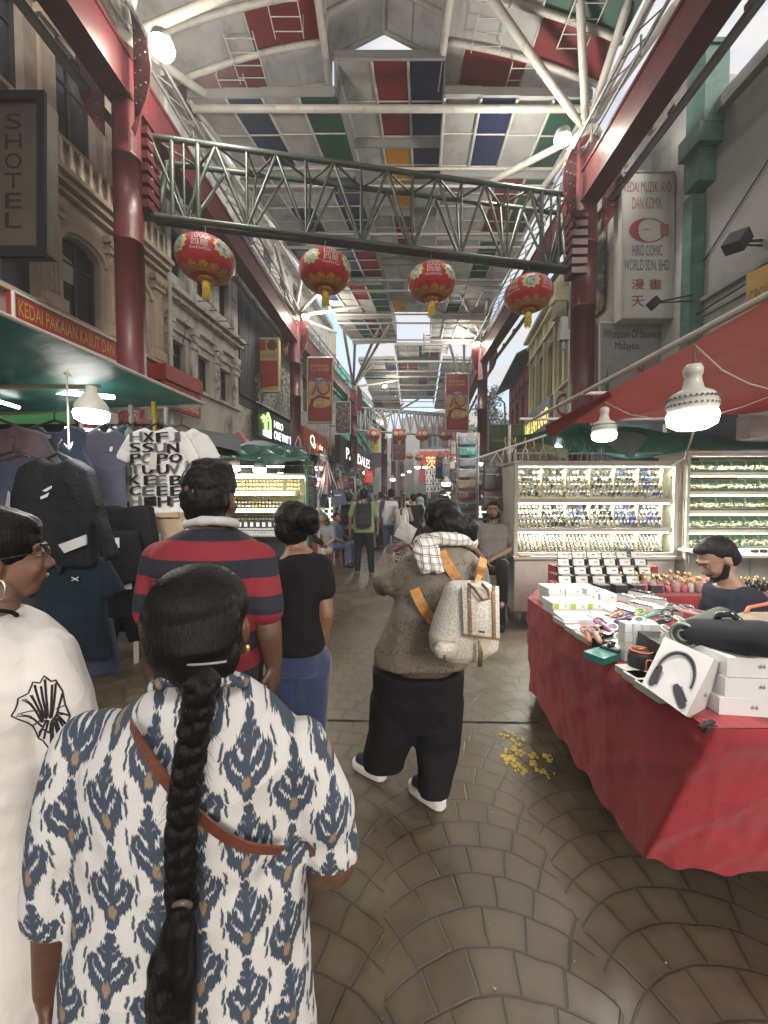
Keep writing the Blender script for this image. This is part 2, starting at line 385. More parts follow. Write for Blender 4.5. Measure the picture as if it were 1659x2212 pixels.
pan.build('roof_panels', [PANC[c] for c in ORDER], k1); rb.build('rib_frame', CREAM, k1)
lad = MB()
def ladder(mb, a, b_, wv, n, r_=.012):
    a, b_, wv = Vector(a), Vector(b_), Vector(wv)
    mb.tube(a, b_, r_, n=6); mb.tube(a+wv, b_+wv, r_, n=6)
    for i in range(n): t = (i+.5)/n; mb.tube(a.lerp(b_, t), a.lerp(b_, t)+wv, r_*.8, n=5)
for x_, y_ in ((-3.0, 7.9), (-2.1, 7.3), (1.75, 7.6), (3.3, 7.3), (-3.4, 8.5), (2.6, 8.5)):
    z_ = z1(x_)-.28; ladder(lad, (x_, y_-.45, z_), (x_, y_+.45, z_), (.55, 0, 0), 4)
    lad.tube((x_, y_-.4, z_), (x_, y_-.4, z1(x_)), .008, n=5); lad.tube((x_+.55, y_+.4, z_), (x_+.55, y_+.4, z1(x_+.55)), .008, n=5)
lad.build('ladder_brackets', CREAM, k1)
# ---------------------------------------------------------------- stepped canopies further down the street
def stepped(name, label, secs, cols, cfun, hfun, zfun, cw, raise_, seed, colours, hole=None):
    k = thing(name, label, 'canopy', (cfun(secs[0]), secs[0], 9))
    pn = MB(); rb_ = MB(); fa = MB(); rr = random.Random(seed)
    for si in range(len(secs)-1):
        ya, yb = secs[si], secs[si+1]; z_ = zfun(si)
        for j in range(cols):
            ta, tb = -1+2*j/cols, -1+2*(j+1)/cols; tm = (ta+tb)/2; cen = abs(tm) < cw
            zz = z_+(raise_ if cen else -.10*abs(tm)); nr = 2
            for q in range(nr):
                y0, y1 = ya+(yb-ya)*q/nr, ya+(yb-ya)*(q+1)/nr
                if hole and hole(si, q, cen): continue
                cc = colours.get((si, j)) or rr.choice('wwwwwwddwwwwwwddwwwwdwwwwwdwrgbt' if si > 0 else 'w'); pn.mat(ORDER.index(cc))
                def pt(t, y): return (cfun(y)+t*hfun(y), y, zz)
                pn.slab([pt(ta, y0), pt(tb, y0), pt(tb, y1), pt(ta, y1)], (0, 0, .04))
                rb_.tube((cfun(y0)+ta*hfun(y0), y0, zz-.03), (cfun(y1)+ta*hfun(y1), y1, zz-.03), .035, n=6)
                rb_.tube((cfun(y1)+ta*hfun(y1), y1-.03, zz-.03), (cfun(y1)+tb*hfun(y1), y1-.03, zz-.03), .018, n=6)
                if si: rb_.tube((cfun(y1)+ta*hfun(y1), (y0+y1)/2, zz-.03), (cfun(y1)+tb*hfun(y1), (y0+y1)/2, zz-.03), .012, n=5)
            a, b_ = Vector((cfun(ya)+ta*hfun(ya), ya, zz)), Vector((cfun(ya)+tb*hfun(ya), ya, zz))
            fa.slab([a+Vector((0, -.06, -.05)), b_+Vector((0, -.06, -.05)), b_+Vector((0, -.06, .12)), a+Vector((0, -.06, .12))], (0, .05, 0))
            a, b_ = Vector((cfun(yb)+ta*hfun(yb), yb, zz)), Vector((cfun(yb)+tb*hfun(yb), yb, zz))
            if not (hole and hole(si, 1, cen)): fa.slab([a+Vector((0, -.01, -.26)), b_+Vector((0, -.01, -.26)), b_+Vector((0, -.01, -.005)), a+Vector((0, -.01, -.005))], (0, .03, 0))
        for yy in (ya+.12, yb-.1):
            rb_.tube((cfun(yy)-hfun(yy), yy, z_-.2), (cfun(yy)+hfun(yy), yy, z_-.2), .07 if si == 0 and yy < yb-.2 else .035)
        for sgn in (-1, 1):
            for yy in (ya, yb): pass
            rb_.tube((cfun(ya)+sgn*hfun(ya), ya, z_-.14), (cfun(yb)+sgn*hfun(yb), yb, z_-.14), .05)
            xa = cfun(ya)+sgn*cw*hfun(ya); xb = cfun(yb)+sgn*cw*hfun(yb)
            fa.slab([(xa, ya, z_), (xb, yb, z_), (xb, yb, z_+raise_), (xa, ya, z_+raise_)], (sgn*.02, 0, 0))
    pn.build('roof_panels', [PANC[c] for c in ORDER], k); rb_.build('rib_frame', CREAM, k); fa.build('fascia', M('fascia_grey', (.30, .30, .29), .5, .12, 1.2, bump=.02, trans=.15), k)
    return k
S1 = {(0, j): c for j, c in enumerate('wbwgwrbwbwg'[:11])}
S1.update({(0, 0): 'w', (0, 1): 'b', (0, 2): 'w', (0, 3): 'g', (0, 4): 'w', (0, 5): 'r', (0, 6): 'b', (0, 7): 'w', (0, 8): 'b', (0, 9): 'w', (0, 10): 'g',
           (1, 3): 'b', (1, 5): 'y', (1, 4): 'w', (1, 8): 'w', (1, 9): 'r', (1, 10): 'g', (2, 2): 'b', (2, 3): 'r', (2, 5): 'r', (2, 9): 'g', (3, 3): 'g', (3, 6): 'r', (3, 8): 'g', (4, 1): 't', (4, 2): 'p', (4, 4): 'y'})
lerpf = lambda a, b_, x0, x1: (lambda y: a+(b_-a)*min(1, max(0, (y-x0)/(x1-x0))))
stepped('street_canopy', 'stepped canopy behind the green truss with blue, green and red panels', [8.3, 10.0, 12.0, 14.0, 16.0, 17.9], 11, lerpf(.12, 1.35, 8.3, 17.9), lerpf(4.2, 2.8, 8.3, 17.9),
        lambda i: 10.0-.25*i, .27, .68, 3, S1, hole=lambda si, q, cen: si == 4 and q == 1 and cen)
stepped('street_canopy', 'far stepped canopy seen between the two hanging anniversary banners', [23.3, 25.2, 27.2, 29.2, 31.2], 10, lerpf(2.05, 2.7, 23, 31), lerpf(3.6, 3.4, 23, 31),
        lambda i: 10.0-.3*i, .36, .75, 8, {(0, 2): 'b', (0, 5): 'g', (1, 3): 'r', (1, 4): 'r', (0, 6): 'r', (2, 5): 'g', (3, 2): 'y', (2, 2): 'b', (3, 6): 'r'})
# ladder bridging the two far canopies
lk = MB(); ladder(lk, P(915, 722, 17.5), P(917, 762, 22.), (1.25, 0, 0), 9, .03); ladder(lk, P(912, 745, 20.5), P(913, 765, 20.7), (1.3, 0, 0), 2, .03)
tag(lk.build('access_ladder', CREAM), 'pale steel ladder crossing the bright gap between two canopies', 'ladder')
# ---------------------------------------------------------------- columns, side beams, struts
HUB = {}
def column(px, D, hz, r_, label, key, pet=0, struts=()):
    x_ = (px-CX)*D/F; k = thing('canopy_column', label, 'column', (x_, D, 0), 'red steel columns carrying the canopies'); HUB[key] = Vector((x_, D, hz))
    mb = MB(); n = 16
    mb.lathe([(r_, 0), (r_, 2.6), (r_*1.02, 2.6), (r_*1.02, 2.64), (r_, 2.64), (r_, 5.6), (r_*1.03, 5.6), (r_*1.03, 5.66), (r_, 5.66), (r_, 6.9), (r_*1.04, 6.9), (r_*1.04, 6.96), (r_, 6.96), (r_*.95, hz-.35)], (x_, D, 0), 20)
    mb.build('shaft', RSTEEL, k)
    h = MB(); h.lathe([(r_*1.0, hz-.34), (r_*1.25, hz-.3), (r_*1.25, hz-.22), (r_*.8, hz-.1), (r_*.5, hz+.05)], (x_, D, 0), 20); h.build('hub', CREAM, k)
    for i, e in enumerate(struts):
        s_ = MB(); a = Vector((x_, D, hz-.1)); e = Vector(e); t1 = a.lerp(e, .12); t2 = a.lerp(e, .9)
        s_.tube(a, t1, .03, .075); s_.tube(t1, t2, .075); s_.tube(t2, e, .075, .03); s_.build('strut', CREAM, k)
    if pet:
        for sg in (1, -1):
            p_ = MB(); xx = x_+sg*(r_+.03)
            for th in (0,):
                pts = []
                for i in range(9):
                    t = i/8; pts.append((sg*(.05+.75*math.sin(t*math.pi)**.8), 7.15+1.75*t))
                prev = None
                for i in range(8):
                    (a0, za), (a1, zb) = pts[i], pts[i+1]
                    yo = -.18
                    p_.slab([(xx, D+yo, za), (xx+a0*.42, D+yo-.12, za), (xx+a1*.42, D+yo-.12, zb), (xx, D+yo, zb)], (0, .02, 0))
            p_.build('wing_panel', RSTEEL, k)
            hl = MB()
            for i in range(1, 8):
                for q in range(2+(i % 2)):
                    t = i/8; xx2 = xx+sg*(.06+q*.10); hl.box((xx2, D-.205-abs(xx2-xx)*.40, 7.15+1.75*t), (.018, .012, .018))
            hl.build('wing_perforation', M('hole_pale', (.4, .38, .36), .6), k)
    return k
column(292, 6.3, 8.9, .205, 'big red steel column beside the ornate beige shophouse', 'A', 1, [(-1.5, 6.9, 10.7), (-3.9, 5.2, 10.2), (-4.9, 5.2, 10.2), (-3.7, 8.5, 10.1), (-2.6, 5.0, 10.5), (-5.2, 6.6, 10.4)])
column(1252, 8.4, 9.4, .245, 'big red steel column behind the watch cabinet on the right', 'Ar', 1, [(1.0, 6.6, 10.8), (3.3, 6.8, 10.3), (4.2, 6.8, 10.15), (5.2, 6.9, 10.3), (4.6, 5.6, 10.3), (3.9, 11.5, 9.7), (2.4, 10.5, 9.75), (4.8, 10.8, 9.9)])
column(640, 15.5, 8.9, .21, 'red column between the dark shopfront and the orange shop sign', 'B', 1, [(-3.4, 12.3, 9.5), (-1.2, 13, 9.4), (-.8, 15.5, 9.2), (-2.1, 17.4, 8.95), (-4.2, 12.5, 9.6), (-2.5, 12.6, 9.5)])
column(1040, 17.7, 8.9, .22, 'red column just right of the right anniversary banner', 'Br', 1, [(2.6, 14.2, 9.3), (1.9, 15.6, 9.1), (3.6, 13, 9.5), (5.2, 14, 9.6), (4.2, 14.5, 9.4), (5.6, 15.5, 9.6), (5.0, 12.5, 9.6)])
column(764, 25.2, 8.9, .24, 'slim red column in front of the teal building', 'C', 1, [(-1.75, 16.6, 9.0), (-1.2, 16.6, 9.0), (-.1, 16.4, 9.0), (.35, 16.2, 9.0), (-.8, 24, 9.8), (1.0, 26, 9.5)])
column(1001, 28.0, 8.9, .26, 'red column mostly hidden behind the right anniversary banner', 'Cr', 0, [(4.1, 20, 9.9), (3.4, 20.5, 9.9), (4.9, 25, 9.8), (3.9, 26, 9.6)])
column(830, 35.0, 8.9, .28, 'red column in the distance carrying the shield banner', 'D', 0, [(-.2, 30.9, 9.1), (-1.0, 31, 9.1), (1.6, 30.5, 9.1), (2.9, 29.5, 9.3)])
column(868, 46.0, 8.4, .26, 'distant red column with three small lanterns', 'E', 0)
column(850, 42.0, 8.4, .26, 'distant red column left of the one with small lanterns', 'E2', 0)
def beam(a, b_, side, label, z0=7.72):
    a, b_ = Vector(a), Vector(b_); k = thing('side_girder', label, 'girder', ((a.x+b_.x)/2, (a.y+b_.y)/2, z0), 'red box girders along the street sides')
    d = (b_-a); d.z = 0; d.normalize(); n = Vector((d.y, -d.x, 0))*side
    mb = MB()
    def off(p, u, z): return Vector((p.x, p.y, z))+n*u
    mb.slab([off(a, -.14, z0+.08), off(a, .17, z0+.08), off(a, .17, z0+.62), off(a, -.14, z0+.62)], (b_-a))
    mb.slab([off(a, -.18, z0+.02), off(a, .2, z0+.02), off(a, .2, z0+.08), off(a, -.18, z0+.08)], (b_-a))
    mb.slab([off(a, -.18, z0+.62), off(a, .2, z0+.62), off(a, .2, z0+.68), off(a, -.18, z0+.68)], (b_-a))
    mb.build('box_girder', RSTEEL, k)
    gt = MB(); gt.tube(off(a, -.42, z0+.05), off(b_, -.42, z0+.05), .07, n=10)
    L = (b_-a).length
    for i in range(int(L/1.2)):
        p = a.lerp(b_, (i+.5)/int(L/1.2)); gt.box(off(p, -.32, z0+.04), (.16, .05, .06), math.atan2(d.y, d.x))
    gt.build('gutter', GREYST, k)
    tr = MB()
    for u in (.18, .42): tr.tube(off(a, u, z0+1.0), off(b_, u, z0+1.0), .03, n=6)
    m_ = int(L/.35)
    for i in range(m_):
        p, q = a.lerp(b_, i/m_), a.lerp(b_, (i+1)/m_); tr.tube(off(p, .18, z0+1.0), off(q, .42, z0+1.0), .012, n=5)
        if i % 4 == 0: tr.tube(off(p, .3, z0+.68), off(p, .3, z0+1.0), .02, n=5)
    tr.build('upper_rail', GREYST, k)
beam((-4.35, -1, 0), (-4.09, 6.3, 0), 1, 'red girder running off over the top left corner')
beam((-4.09, 6.35, 0), (-3.58, 15.5, 0), 1, 'long red girder on the left from the near column to the orange sign')
beam((-3.55, 15.6, 0), (-2.06, 25.2, 0), 1, 'red girder crossing in front of the teal building')
beam((-2.0, 25.3, 0), (-.0, 35, 0), 1, 'far left red girder behind the second truss')
beam((4.2, -1, 0), (4.3, 8.35, 0), -1, 'wide red girder running off over the top right corner')
beam((4.3, 8.45, 0), (4.54, 17.7, 0), -1, 'red girder on the right above the rightmost lantern')
beam((4.6, 17.8, 0), (5.7, 28, 0), -1, 'far right red girder behind the right banner')
# ---------------------------------------------------------------- green trusses
def truss(a0, a1, zt0, zt1, zb0, zb1, n, label, rt=.045, rw=.028, dep=.5, mat=GSTEEL):
    k = thing('lantern_truss', label, 'truss', (a0+a1)/2); mb = MB(); wb = MB()
    def pt(t, top, rear):
        p = a0.lerp(a1, t); z_ = (zt0+(zt1-zt0)*t) if top else (zb0+(zb1-zb0)*t)
        return Vector((p.x, p.y+(rear*(dep if top else dep*.3)), z_))
    for top in (0, 1):
        for rear in (0, 1): mb.tube(pt(0, top, rear), pt(1, top, rear), rt)
    mb.build('chord', mat, k)
    for i in range(n):
        t0, t1, tm = i/n, (i+1)/n, (i+.5)/n
        for rear in (0, 1):
            wb.tube(pt(t0, 1, rear), pt(tm, 0, rear), rw, n=7); wb.tube(pt(tm, 0, rear), pt(t1, 1, rear), rw, n=7)
            wb.tube(pt(tm, 1, rear), pt(tm, 0, rear), rw*.8, n=7)
        wb.tube(pt(t0, 1, 0), pt(tm, 1, 1), rw*.8, n=7); wb.tube(pt(tm, 1, 1), pt(t1, 1, 0), rw*.8, n=7); wb.tube(pt(tm, 1, 0), pt(tm, 1, 1), rw*.6, n=6)
        wb.tube(pt(t0, 0, 0), pt(t0, 0, 1), rw*.7, n=6)
    for t in (0, 1):
        for rear in (0, 1): wb.tube(pt(t, 1, rear), pt(t, 0, rear), rt)
        for s_ in (.04, .09): wb.tube(pt(abs(t-s_), 1, 0), pt(abs(t-s_), 0, 0), rt*.8)
    wb.build('web', mat, k); return k
TA, TB = Vector((-3.83, 6.5, 0)), Vector((3.95, 8.3, 0))
truss(TA, TB, 7.48, 7.92, 6.22, 6.42, 8, 'dark green lattice truss with four large red lanterns hanging below', .05, .028)
T2A, T2B = Vector((-1.9, 26.8, 0)), Vector((4.6, 29.0, 0))
truss(T2A, T2B, 7.9, 7.9, 6.3, 6.3, 11, 'far pale lattice truss with four smaller lanterns below', .06, .035, .7, GREYST)
for sgn, (xx, yy, zz) in ((1, (-3.83, 6.5, 0)), (-1, (3.95, 8.3, 0))):
    b_ = MB()
    for i in range(7): b_.box((xx-sgn*.1, yy, 6.3+i*.19), (.32, .34, .12))
    tag(b_.build('truss_bracket', RSTEEL), 'stack of red steel plates fixing the green truss to the %s column' % ('left' if sgn > 0 else 'right'), 'bracket')
# ================================================================ BUILDINGS
GLASS = M('dark_glass', (.030, .034, .040), .12, .3, 2)
WFR = M('window_frame_dark', (.035, .037, .04), .5)
PEACH = M('peach_plaster', (.42, .34, .28), .85, .12, 1.6, bump=.25, bs=14, c2=(.24, .18, .145), c2pos=(.52, .78), c2s=1.3)
PEACH2 = M('peach_trim', (.46, .36, .285), .85, .15, 3, bump=.2, bs=20, c2=(.20, .15, .12), c2pos=(.55, .75), c2s=3)
STAIN = M('stained_plaster', (.50, .475, .44), .9, .15, 1.2, bump=.25, bs=12, c2=(.12, .112, .10), c2pos=(.50, .68), c2s=1.5, stretch=(1, 1, .45))
STAIN2 = M('stained_trim', (.50, .475, .44), .9, .15, 3, bump=.2, bs=20, c2=(.12, .11, .095), c2pos=(.5, .7), c2s=4)
class Wall:
    """a street front from a to b (plan points), the building going back from it"""
    def __init__(s, name, label, a, b, z0, z1, depth, mat, wins=(), side=-1, roof=None):
        s.a, s.b = Vector((a[0], a[1], 0)), Vector((b[0], b[1], 0)); s.u = (s.b-s.a); s.L = s.u.length; s.u.normalize()
        s.n = Vector((s.u.y, -s.u.x, 0))  # towards +x for a wall running along +y
        if side > 0: s.n = -s.n
        s.o = thing(name, label, 'building', (s.a.x, s.a.y, 0))
        us = sorted({0, s.L, *[w[0] for w in wins], *[w[1] for w in wins]}); zs = sorted({z0, z1, *[w[2] for w in wins], *[w[3] for w in wins]})
        mb = MB()
        for i in range(len(us)-1):
            for j in range(len(zs)-1):
                um, zm = (us[i]+us[i+1])/2, (zs[j]+zs[j+1])/2
                if any(w[0] < um < w[1] and w[2] < zm < w[3] for w in wins): continue
                mb.quad([s.p(us[i], zs[j]), s.p(us[i+1], zs[j]), s.p(us[i+1], zs[j+1]), s.p(us[i], zs[j+1])])
        for w in wins:
            u0, u1, za, zb = w[:4]; d = -.22
            for q in (((u0, za), (u1, za)), ((u1, za), (u1, zb)), ((u1, zb), (u0, zb)), ((u0, zb), (u0, za))):
                mb.quad([s.p(*q[0]), s.p(*q[1]), s.p(*q[1], d), s.p(*q[0], d)])
        D = -depth
        mb.quad([s.p(0, z0), s.p(0, z1), s.p(0, z1, D), s.p(0, z0, D)]); mb.quad([s.p(s.L, z0), s.p(s.L, z1), s.p(s.L, z1, D), s.p(s.L, z0, D)])
        mb.quad([s.p(0, z1), s.p(s.L, z1), s.p(s.L, z1, D), s.p(0, z1, D)]); mb.quad([s.p(0, z0, D), s.p(s.L, z0, D), s.p(s.L, z1, D), s.p(0, z1, D)])
        mb.build('wall', mat, s.o)
        for w in wins:
            u0, u1, za, zb = w[:4]; kind = w[4] if len(w) > 4 else 'plain'
            f = MB()
            for q in ((u0, u0+.06), (u1-.06, u1), ((u0+u1)/2-.03, (u0+u1)/2+.03)): f.slab([s.p(q[0], za, -.16), s.p(q[1], za, -.16), s.p(q[1], zb, -.16), s.p(q[0], zb, -.16)], -s.n*.05)
            for q in ((za, za+.06), (zb-.06, zb), (za+(zb-za)*.68, za+(zb-za)*.68+.05)): f.slab([s.p(u0+.06, q[0], -.163), s.p(u1-.06, q[0], -.163), s.p(u1-.06, q[1], -.163), s.p(u0+.06, q[1], -.163)], -s.n*.04)
            if kind == 'arch':
                n = 10; c = (u0+u1)/2; rr = (u1-u0)/2; zz = zb-rr*.55; f.mat(1)
                for i in range(n):
                    t0, t1 = math.pi*i/n, math.pi*(i+1)/n
                    p0, p1 = (c-rr*math.cos(t0), zz+rr*.55*math.sin(t0)), (c-rr*math.cos(t1), zz+rr*.55*math.sin(t1))
                    f.slab([s.p(p0[0], p0[1], -.003), s.p(p1[0], p1[1], -.003), s.p(p1[0], zb+.001, -.003), s.p(p0[0], zb+.001, -.003)], -s.n*.2)
            fo = f.build('window', [WFR, mat], s.o)
            g_ = MB(); g_.quad([s.p(u0+.02, za+.02, -.19), s.p(u1-.02, za+.02, -.19), s.p(u1-.02, zb-.02, -.19), s.p(u0+.02, zb-.02, -.19)]); g_.build('pane', GLASS, fo)
            if kind in ('blind', 'arch', 'blindl'):
                b_ = MB(); b_.slab([s.p(u0+.1, za+(zb-za)*.45, -.175), s.p(u0+(u1-u0)*.5, za+(zb-za)*.45, -.175), s.p(u0+(u1-u0)*.5, za+(zb-za)*.72, -.175), s.p(u0+.1, za+(zb-za)*.78, -.175)], s.n*.004); b_.build('blind', M('paper_blind', (.42, .41, .36), .8), fo)
    def p(s, u, z, n=0.): q = s.a+s.u*u+s.n*n; return Vector((q.x, q.y, z))
    def px(s, px_, py_): q = PL(px_, py_, s.a, s.n); return (q-s.a).dot(s.u), q.z
    def bx(s, mb, u0, u1, z0, z1, n0, n1): return mb.slab([s.p(u0, z0, n0), s.p(u1, z0, n0), s.p(u1, z1, n0), s.p(u0, z1, n0)], s.n*(n1-n0))
def LX(y): return -6.5+.14*y
# --- L0 ornate peach shophouse
L0 = Wall('ornate_shophouse', 'peach stucco shophouse with pilasters and arched windows beside the near left red column', (LX(.5), .5), (LX(9.25), 9.25), 0, 11.6, 8, PEACH,
          [(y0-.5, y1-.5, 4.8, 6.22, 'arch') for y0, y1 in ((2.6, 3.45), (3.9, 4.7), (5.55, 6.42), (6.85, 7.62), (8.05, 8.8))]+[(y0-.5, y1-.5, 7.78, 9.4) for y0, y1 in ((3.9, 4.7), (5.5, 6.3), (6.8, 7.58), (8.1, 8.85))])
for z_, h_, d_ in ((7.0, .10, .30), (6.9, .10, .2), (6.78, .06, .12), (7.10, .05, .22), (4.66, .08, .12), (9.75, .12, .3), (9.6, .1, .18), (7.66, .07, .1)): L0.bx(MB(), 0, L0.L, z_, z_+h_, .002, d_).build('cornice', PEACH2, L0.o)
for yc in (2.35, 3.65, 4.98, 6.62, 7.85, 9.05):
    t_ = MB(); u = yc-.5
    L0.bx(t_, u-.13, u+.13, 4.74, 6.5, .003, .09); L0.bx(t_, u-.17, u+.17, 6.3, 6.42, .003, .15); L0.bx(t_, u-.19, u+.19, 6.5, 6.62, .003, .18); L0.bx(t_, u-.2, u+.2, 4.74, 4.95, .003, .14)
    L0.bx(t_, u-.12, u+.12, 7.73, 9.6, .003, .08); L0.bx(t_, u-.17, u+.17, 9.3, 9.45, .003, .14)
    for k_ in range(4): t_.ell(L0.p(u-.12+.08*k_, 6.46, .17), (.05, .05, .07), nu=8, nv=6)
    for s_ in (-.07, .0, .07): t_.tube(L0.p(u+s_, 5.0, .09), L0.p(u+s_, 6.28, .09), .022, n=6)
    t_.build('pilaster', PEACH2, L0.o)
for y0, y1 in ((3.9, 4.7), (5.55, 6.42), (6.85, 7.62), (8.05, 8.8)):
    t_ = MB(); c, rr = (y0+y1)/2-.5, (y1-y0)/2+.06; n = 12
    for i in range(n):
        a0, a1 = math.pi*i/n, math.pi*(i+1)/n; zz = 6.22-(y1-y0)/2*.55
        P0 = [(c-q*math.cos(a), zz+q*.6*math.sin(a)) for a in (a0, a1) for q in (rr, rr+.11)]
        t_.slab([L0.p(*P0[0], .003), L0.p(*P0[1], .003), L0.p(*P0[3], .003), L0.p(*P0[2], .003)], L0.n*.07)
    t_.build('window_arch', PEACH2, L0.o)
t_ = MB()
for i in range(46):
    u = .2+i*.19; t_.lathe([(.028, 7.16), (.045, 7.28), (.022, 7.45), (.035, 7.6), (.03, 7.66)], L0.p(u, 0, .1), 8)
t_.build('balustrade', PEACH2, L0.o)
def signboard(name, label, cat, q, tn, mat, texts=(), frame=None, group=None, extra=None):
    """q: 4 corners (bl, br, tr, tl) of the lettered face; texts: (string, x0, y0, x1, y1, material); tn: board thickness backwards"""
    q = [Vector(a) for a in q]; o = thing(name, label, cat, (q[0]+q[1])/2, group)
    n = (q[1]-q[0]).cross(q[3]-q[0]).normalized()
    b = MB(); b.slab(q, -n*tn); b.build('board', mat, o)
    def at(x, y, l=.004): a = q[0].lerp(q[1], x); c = q[3].lerp(q[2], x); return a.lerp(c, y)+n*l
    if frame:
        f = MB(); e = .035
        for s_ in ((0, 1, 0), (1, 2, 1), (3, 2, 0), (0, 3, 1)): f.tube(q[s_[0]]+n*.004, q[s_[1]]+n*.004, e*.7, n=6)
        f.build('frame', frame, o)
    for i, (s_, x0, y0, x1, y1, m_) in enumerate(texts):
        t = MB(); t.text(s_, lambda x, y: at(x0+(x1-x0)*x, y0+(y1-y0)*y, .006+.0006*i)); t.build('lettering', m_, o)
    if extra: extra(o, at)
    return o
GOLD = M('gold_letters', (.52, .30, .05), .5); WHITE = M('white_paint', (.62, .61, .58), .6, .08); REDS = M('sign_red', (.30, .025, .022), .5, .15, 3)
BLACKS = M('sign_black', (.022, .023, .026), .4); BLUEL = M('letter_blue', (.03, .045, .14), .6); REDL = M('letter_red', (.30, .04, .04), .6)
def wq(W, u0, u1, z0, z1, n): return [W.p(u0, z0, n), W.p(u1, z0, n), W.p(u1, z1, n), W.p(u0, z1, n)]
signboard('shop_sign', 'long red shop sign with gold capitals above the green stall awning', 'sign', wq(L0, 5.87-.5, 8.35-.5, 4.22, 4.62, .2), .12, REDS, [('KEDAI PAKAIAN KASUT DAN AKSESORI', .03, .22, .97, .8, GOLD)], WHITE)
# vertical dark projecting hotel sign
def fq(px0, px1, py0, py1, D): return [P(px0, py1, D), P(px1, py1, D), P(px1, py0, D), P(px0, py0, D)]
q = fq(-20, 97, 212, 545, 5.5); DKFR = M('sign_dark_frame', (.009, .009, .012), .95)
signboard('hotel_sign', 'unlit vertical brown signboard in a thick dark frame at the top left', 'sign', q, .22, M('sign_brown', (.052, .041, .026), .7, .3, 2.5, c2=(.022, .016, .013), c2pos=(.45, .75), c2s=1.2),
          [(c, .27, .80-i*.128, .58, .90-i*.128, M('letter_dim', (.014, .015, .013), .8)) for i, c in enumerate('SHOTEL')], extra=lambda o, at: [MB().slab([at(a, b, 0), at(c, b, 0), at(c, d, 0), at(a, d, 0)], Vector((0, -.05, 0))).build('frame_edge', DKFR, o) for a, b, c, d in ((-.04, -.04, 1.04, .03), (-.04, .97, 1.04, 1.03), (.9, .03, 1.04, .97))])
# --- L1 stained white shophouse
L1 = Wall('stained_shophouse', 'weather stained white shophouse with three dark lower windows behind the left lantern', (LX(9.3)-.05, 9.3), (LX(12.75)-.05, 12.75), 0, 11.6, 8, STAIN,
          [(y0-9.3, y1-9.3, 4.55, 5.5) for y0, y1 in ((9.5, 10.1), (10.62, 11.2), (11.7, 12.25))]+[(y0-9.3, y1-9.3, 7.1, 8.2) for y0, y1 in ((9.5, 10.1), (10.62, 11.2), (11.7, 12.25))]+[(y0-9.3, y1-9.3, 9.4, 10.5) for y0, y1 in ((9.5, 10.1), (10.62, 11.2), (11.7, 12.25))])
for z_, h_, d_ in ((6.55, .12, .3), (6.42, .1, .18), (6.0, .06, .12), (4.42, .06, .1), (8.75, .14, .3), (5.7, .05, .08), (11.4, .15, .3)): L1.bx(MB(), 0, L1.L, z_, z_+h_, .002, d_).build('cornice', STAIN2, L1.o)
for yc in (9.4, 10.36, 11.45, 12.5):
    t_ = MB(); u = yc-9.3; L1.bx(t_, u-.1, u+.1, 4.48, 6.0, .003, .08); L1.bx(t_, u-.14, u+.14, 5.5, 5.62, .003, .13); L1.bx(t_, u-.14, u+.14, 5.85, 6.0, .003, .16); L1.bx(t_, u-.1, u+.1, 6.7, 8.7, .003, .08)
    t_.ell(L1.p(u, 5.75, .1), (.08, .12, .1)); t_.build('pilaster', STAIN2, L1.o)
pp = MB(); pp.tube((LX(9.28)+.12, 9.28, 0), (LX(9.28)+.12, 9.28, 11), .055)
for z_ in range(3, 11): pp.tube((LX(9.28)+.12, 9.28, z_), (LX(9.28)+.12, 9.28, z_+.08), .07)
pp.build('downpipe', M('pale_pipe', (.45, .43, .38), .5), L1.o)
signboard('shop_fascia', 'plain red fascia board beside the near left red column', 'sign', wq(L1, -.6, .75, 4.22, 4.56, .5), .5, REDS)
signboard('shop_sign', 'small red clothing shop sign with white letters under the fascia', 'sign', wq(L1, -.6, .72, 3.62, 4.2, .45), .1, REDS,
          [('CLOTHING', .42, .12, .93, .42, WHITE), ('(003031771-U)', .45, .62, .93, .82, WHITE), ('_', .42, .5, .93, .53, WHITE), ('服装', .04, .2, .34, .8, GOLD)])
wr = MB()
wr.path([P(405, 690, 10.2)+Vector((-.0, 0, 0)), P(398, 730, 9.9), P(386, 775, 9.7), P(378, 812, 9.6)], .012)
for i in range(3): y_ = 10.2+i*.9; x_ = LX(y_); z_ = 6.7-.1*i; wr.path([(x_, y_, z_), (x_+.5, y_, z_), (x_+.5, y_+.5, z_), (x_, y_+.5, z_), (x_+.45, y_+.25, z_-.3)], .014, 5)
tag(wr.build('wall_bracket', M('rust_dark', (.05, .035, .03), .8)), 'thin dark cable and brackets on the stained white wall', 'bracket')
# --- L2 dark fronted building
CORR = M('corrugated_dark', (.055, .06, .07), .6, .35, 2, c2=(.14, .14, .14), c2pos=(.5, .8), c2s=2, stretch=(2, 2, .3))
L2 = Wall('dark_shop_building', 'tall building with a dark ribbed front and pale upper storey behind the left girder', (LX(12.8)-.1, 12.8), (LX(23.4)-.1, 23.4), 0, 12.4, 9, STAIN2,
          [(a, a+1.0, 9.6, 11.4) for a in (.5, 2.0, 3.5, 5.0)]+[(a, a+1.2, 5.9, 7.6) for a in (6.2, 8.6)])
t_ = MB()
for i in range(52): L2.bx(t_, i*.1, i*.1+.06, 5.0, 9.0, .02, .09)
L2.bx(t_, 0, 5.3, 4.7, 9.1, .003, .02); t_.build('ribbed_cladding', CORR, L2.o)
t_ = MB(); L2.bx(t_, 0, L2.L, 9.2, 9.4, .003, .25); L2.bx(t_, 0, L2.L, 11.7, 11.9, .003, .3); t_.build('cornice', STAIN2, L2.o)
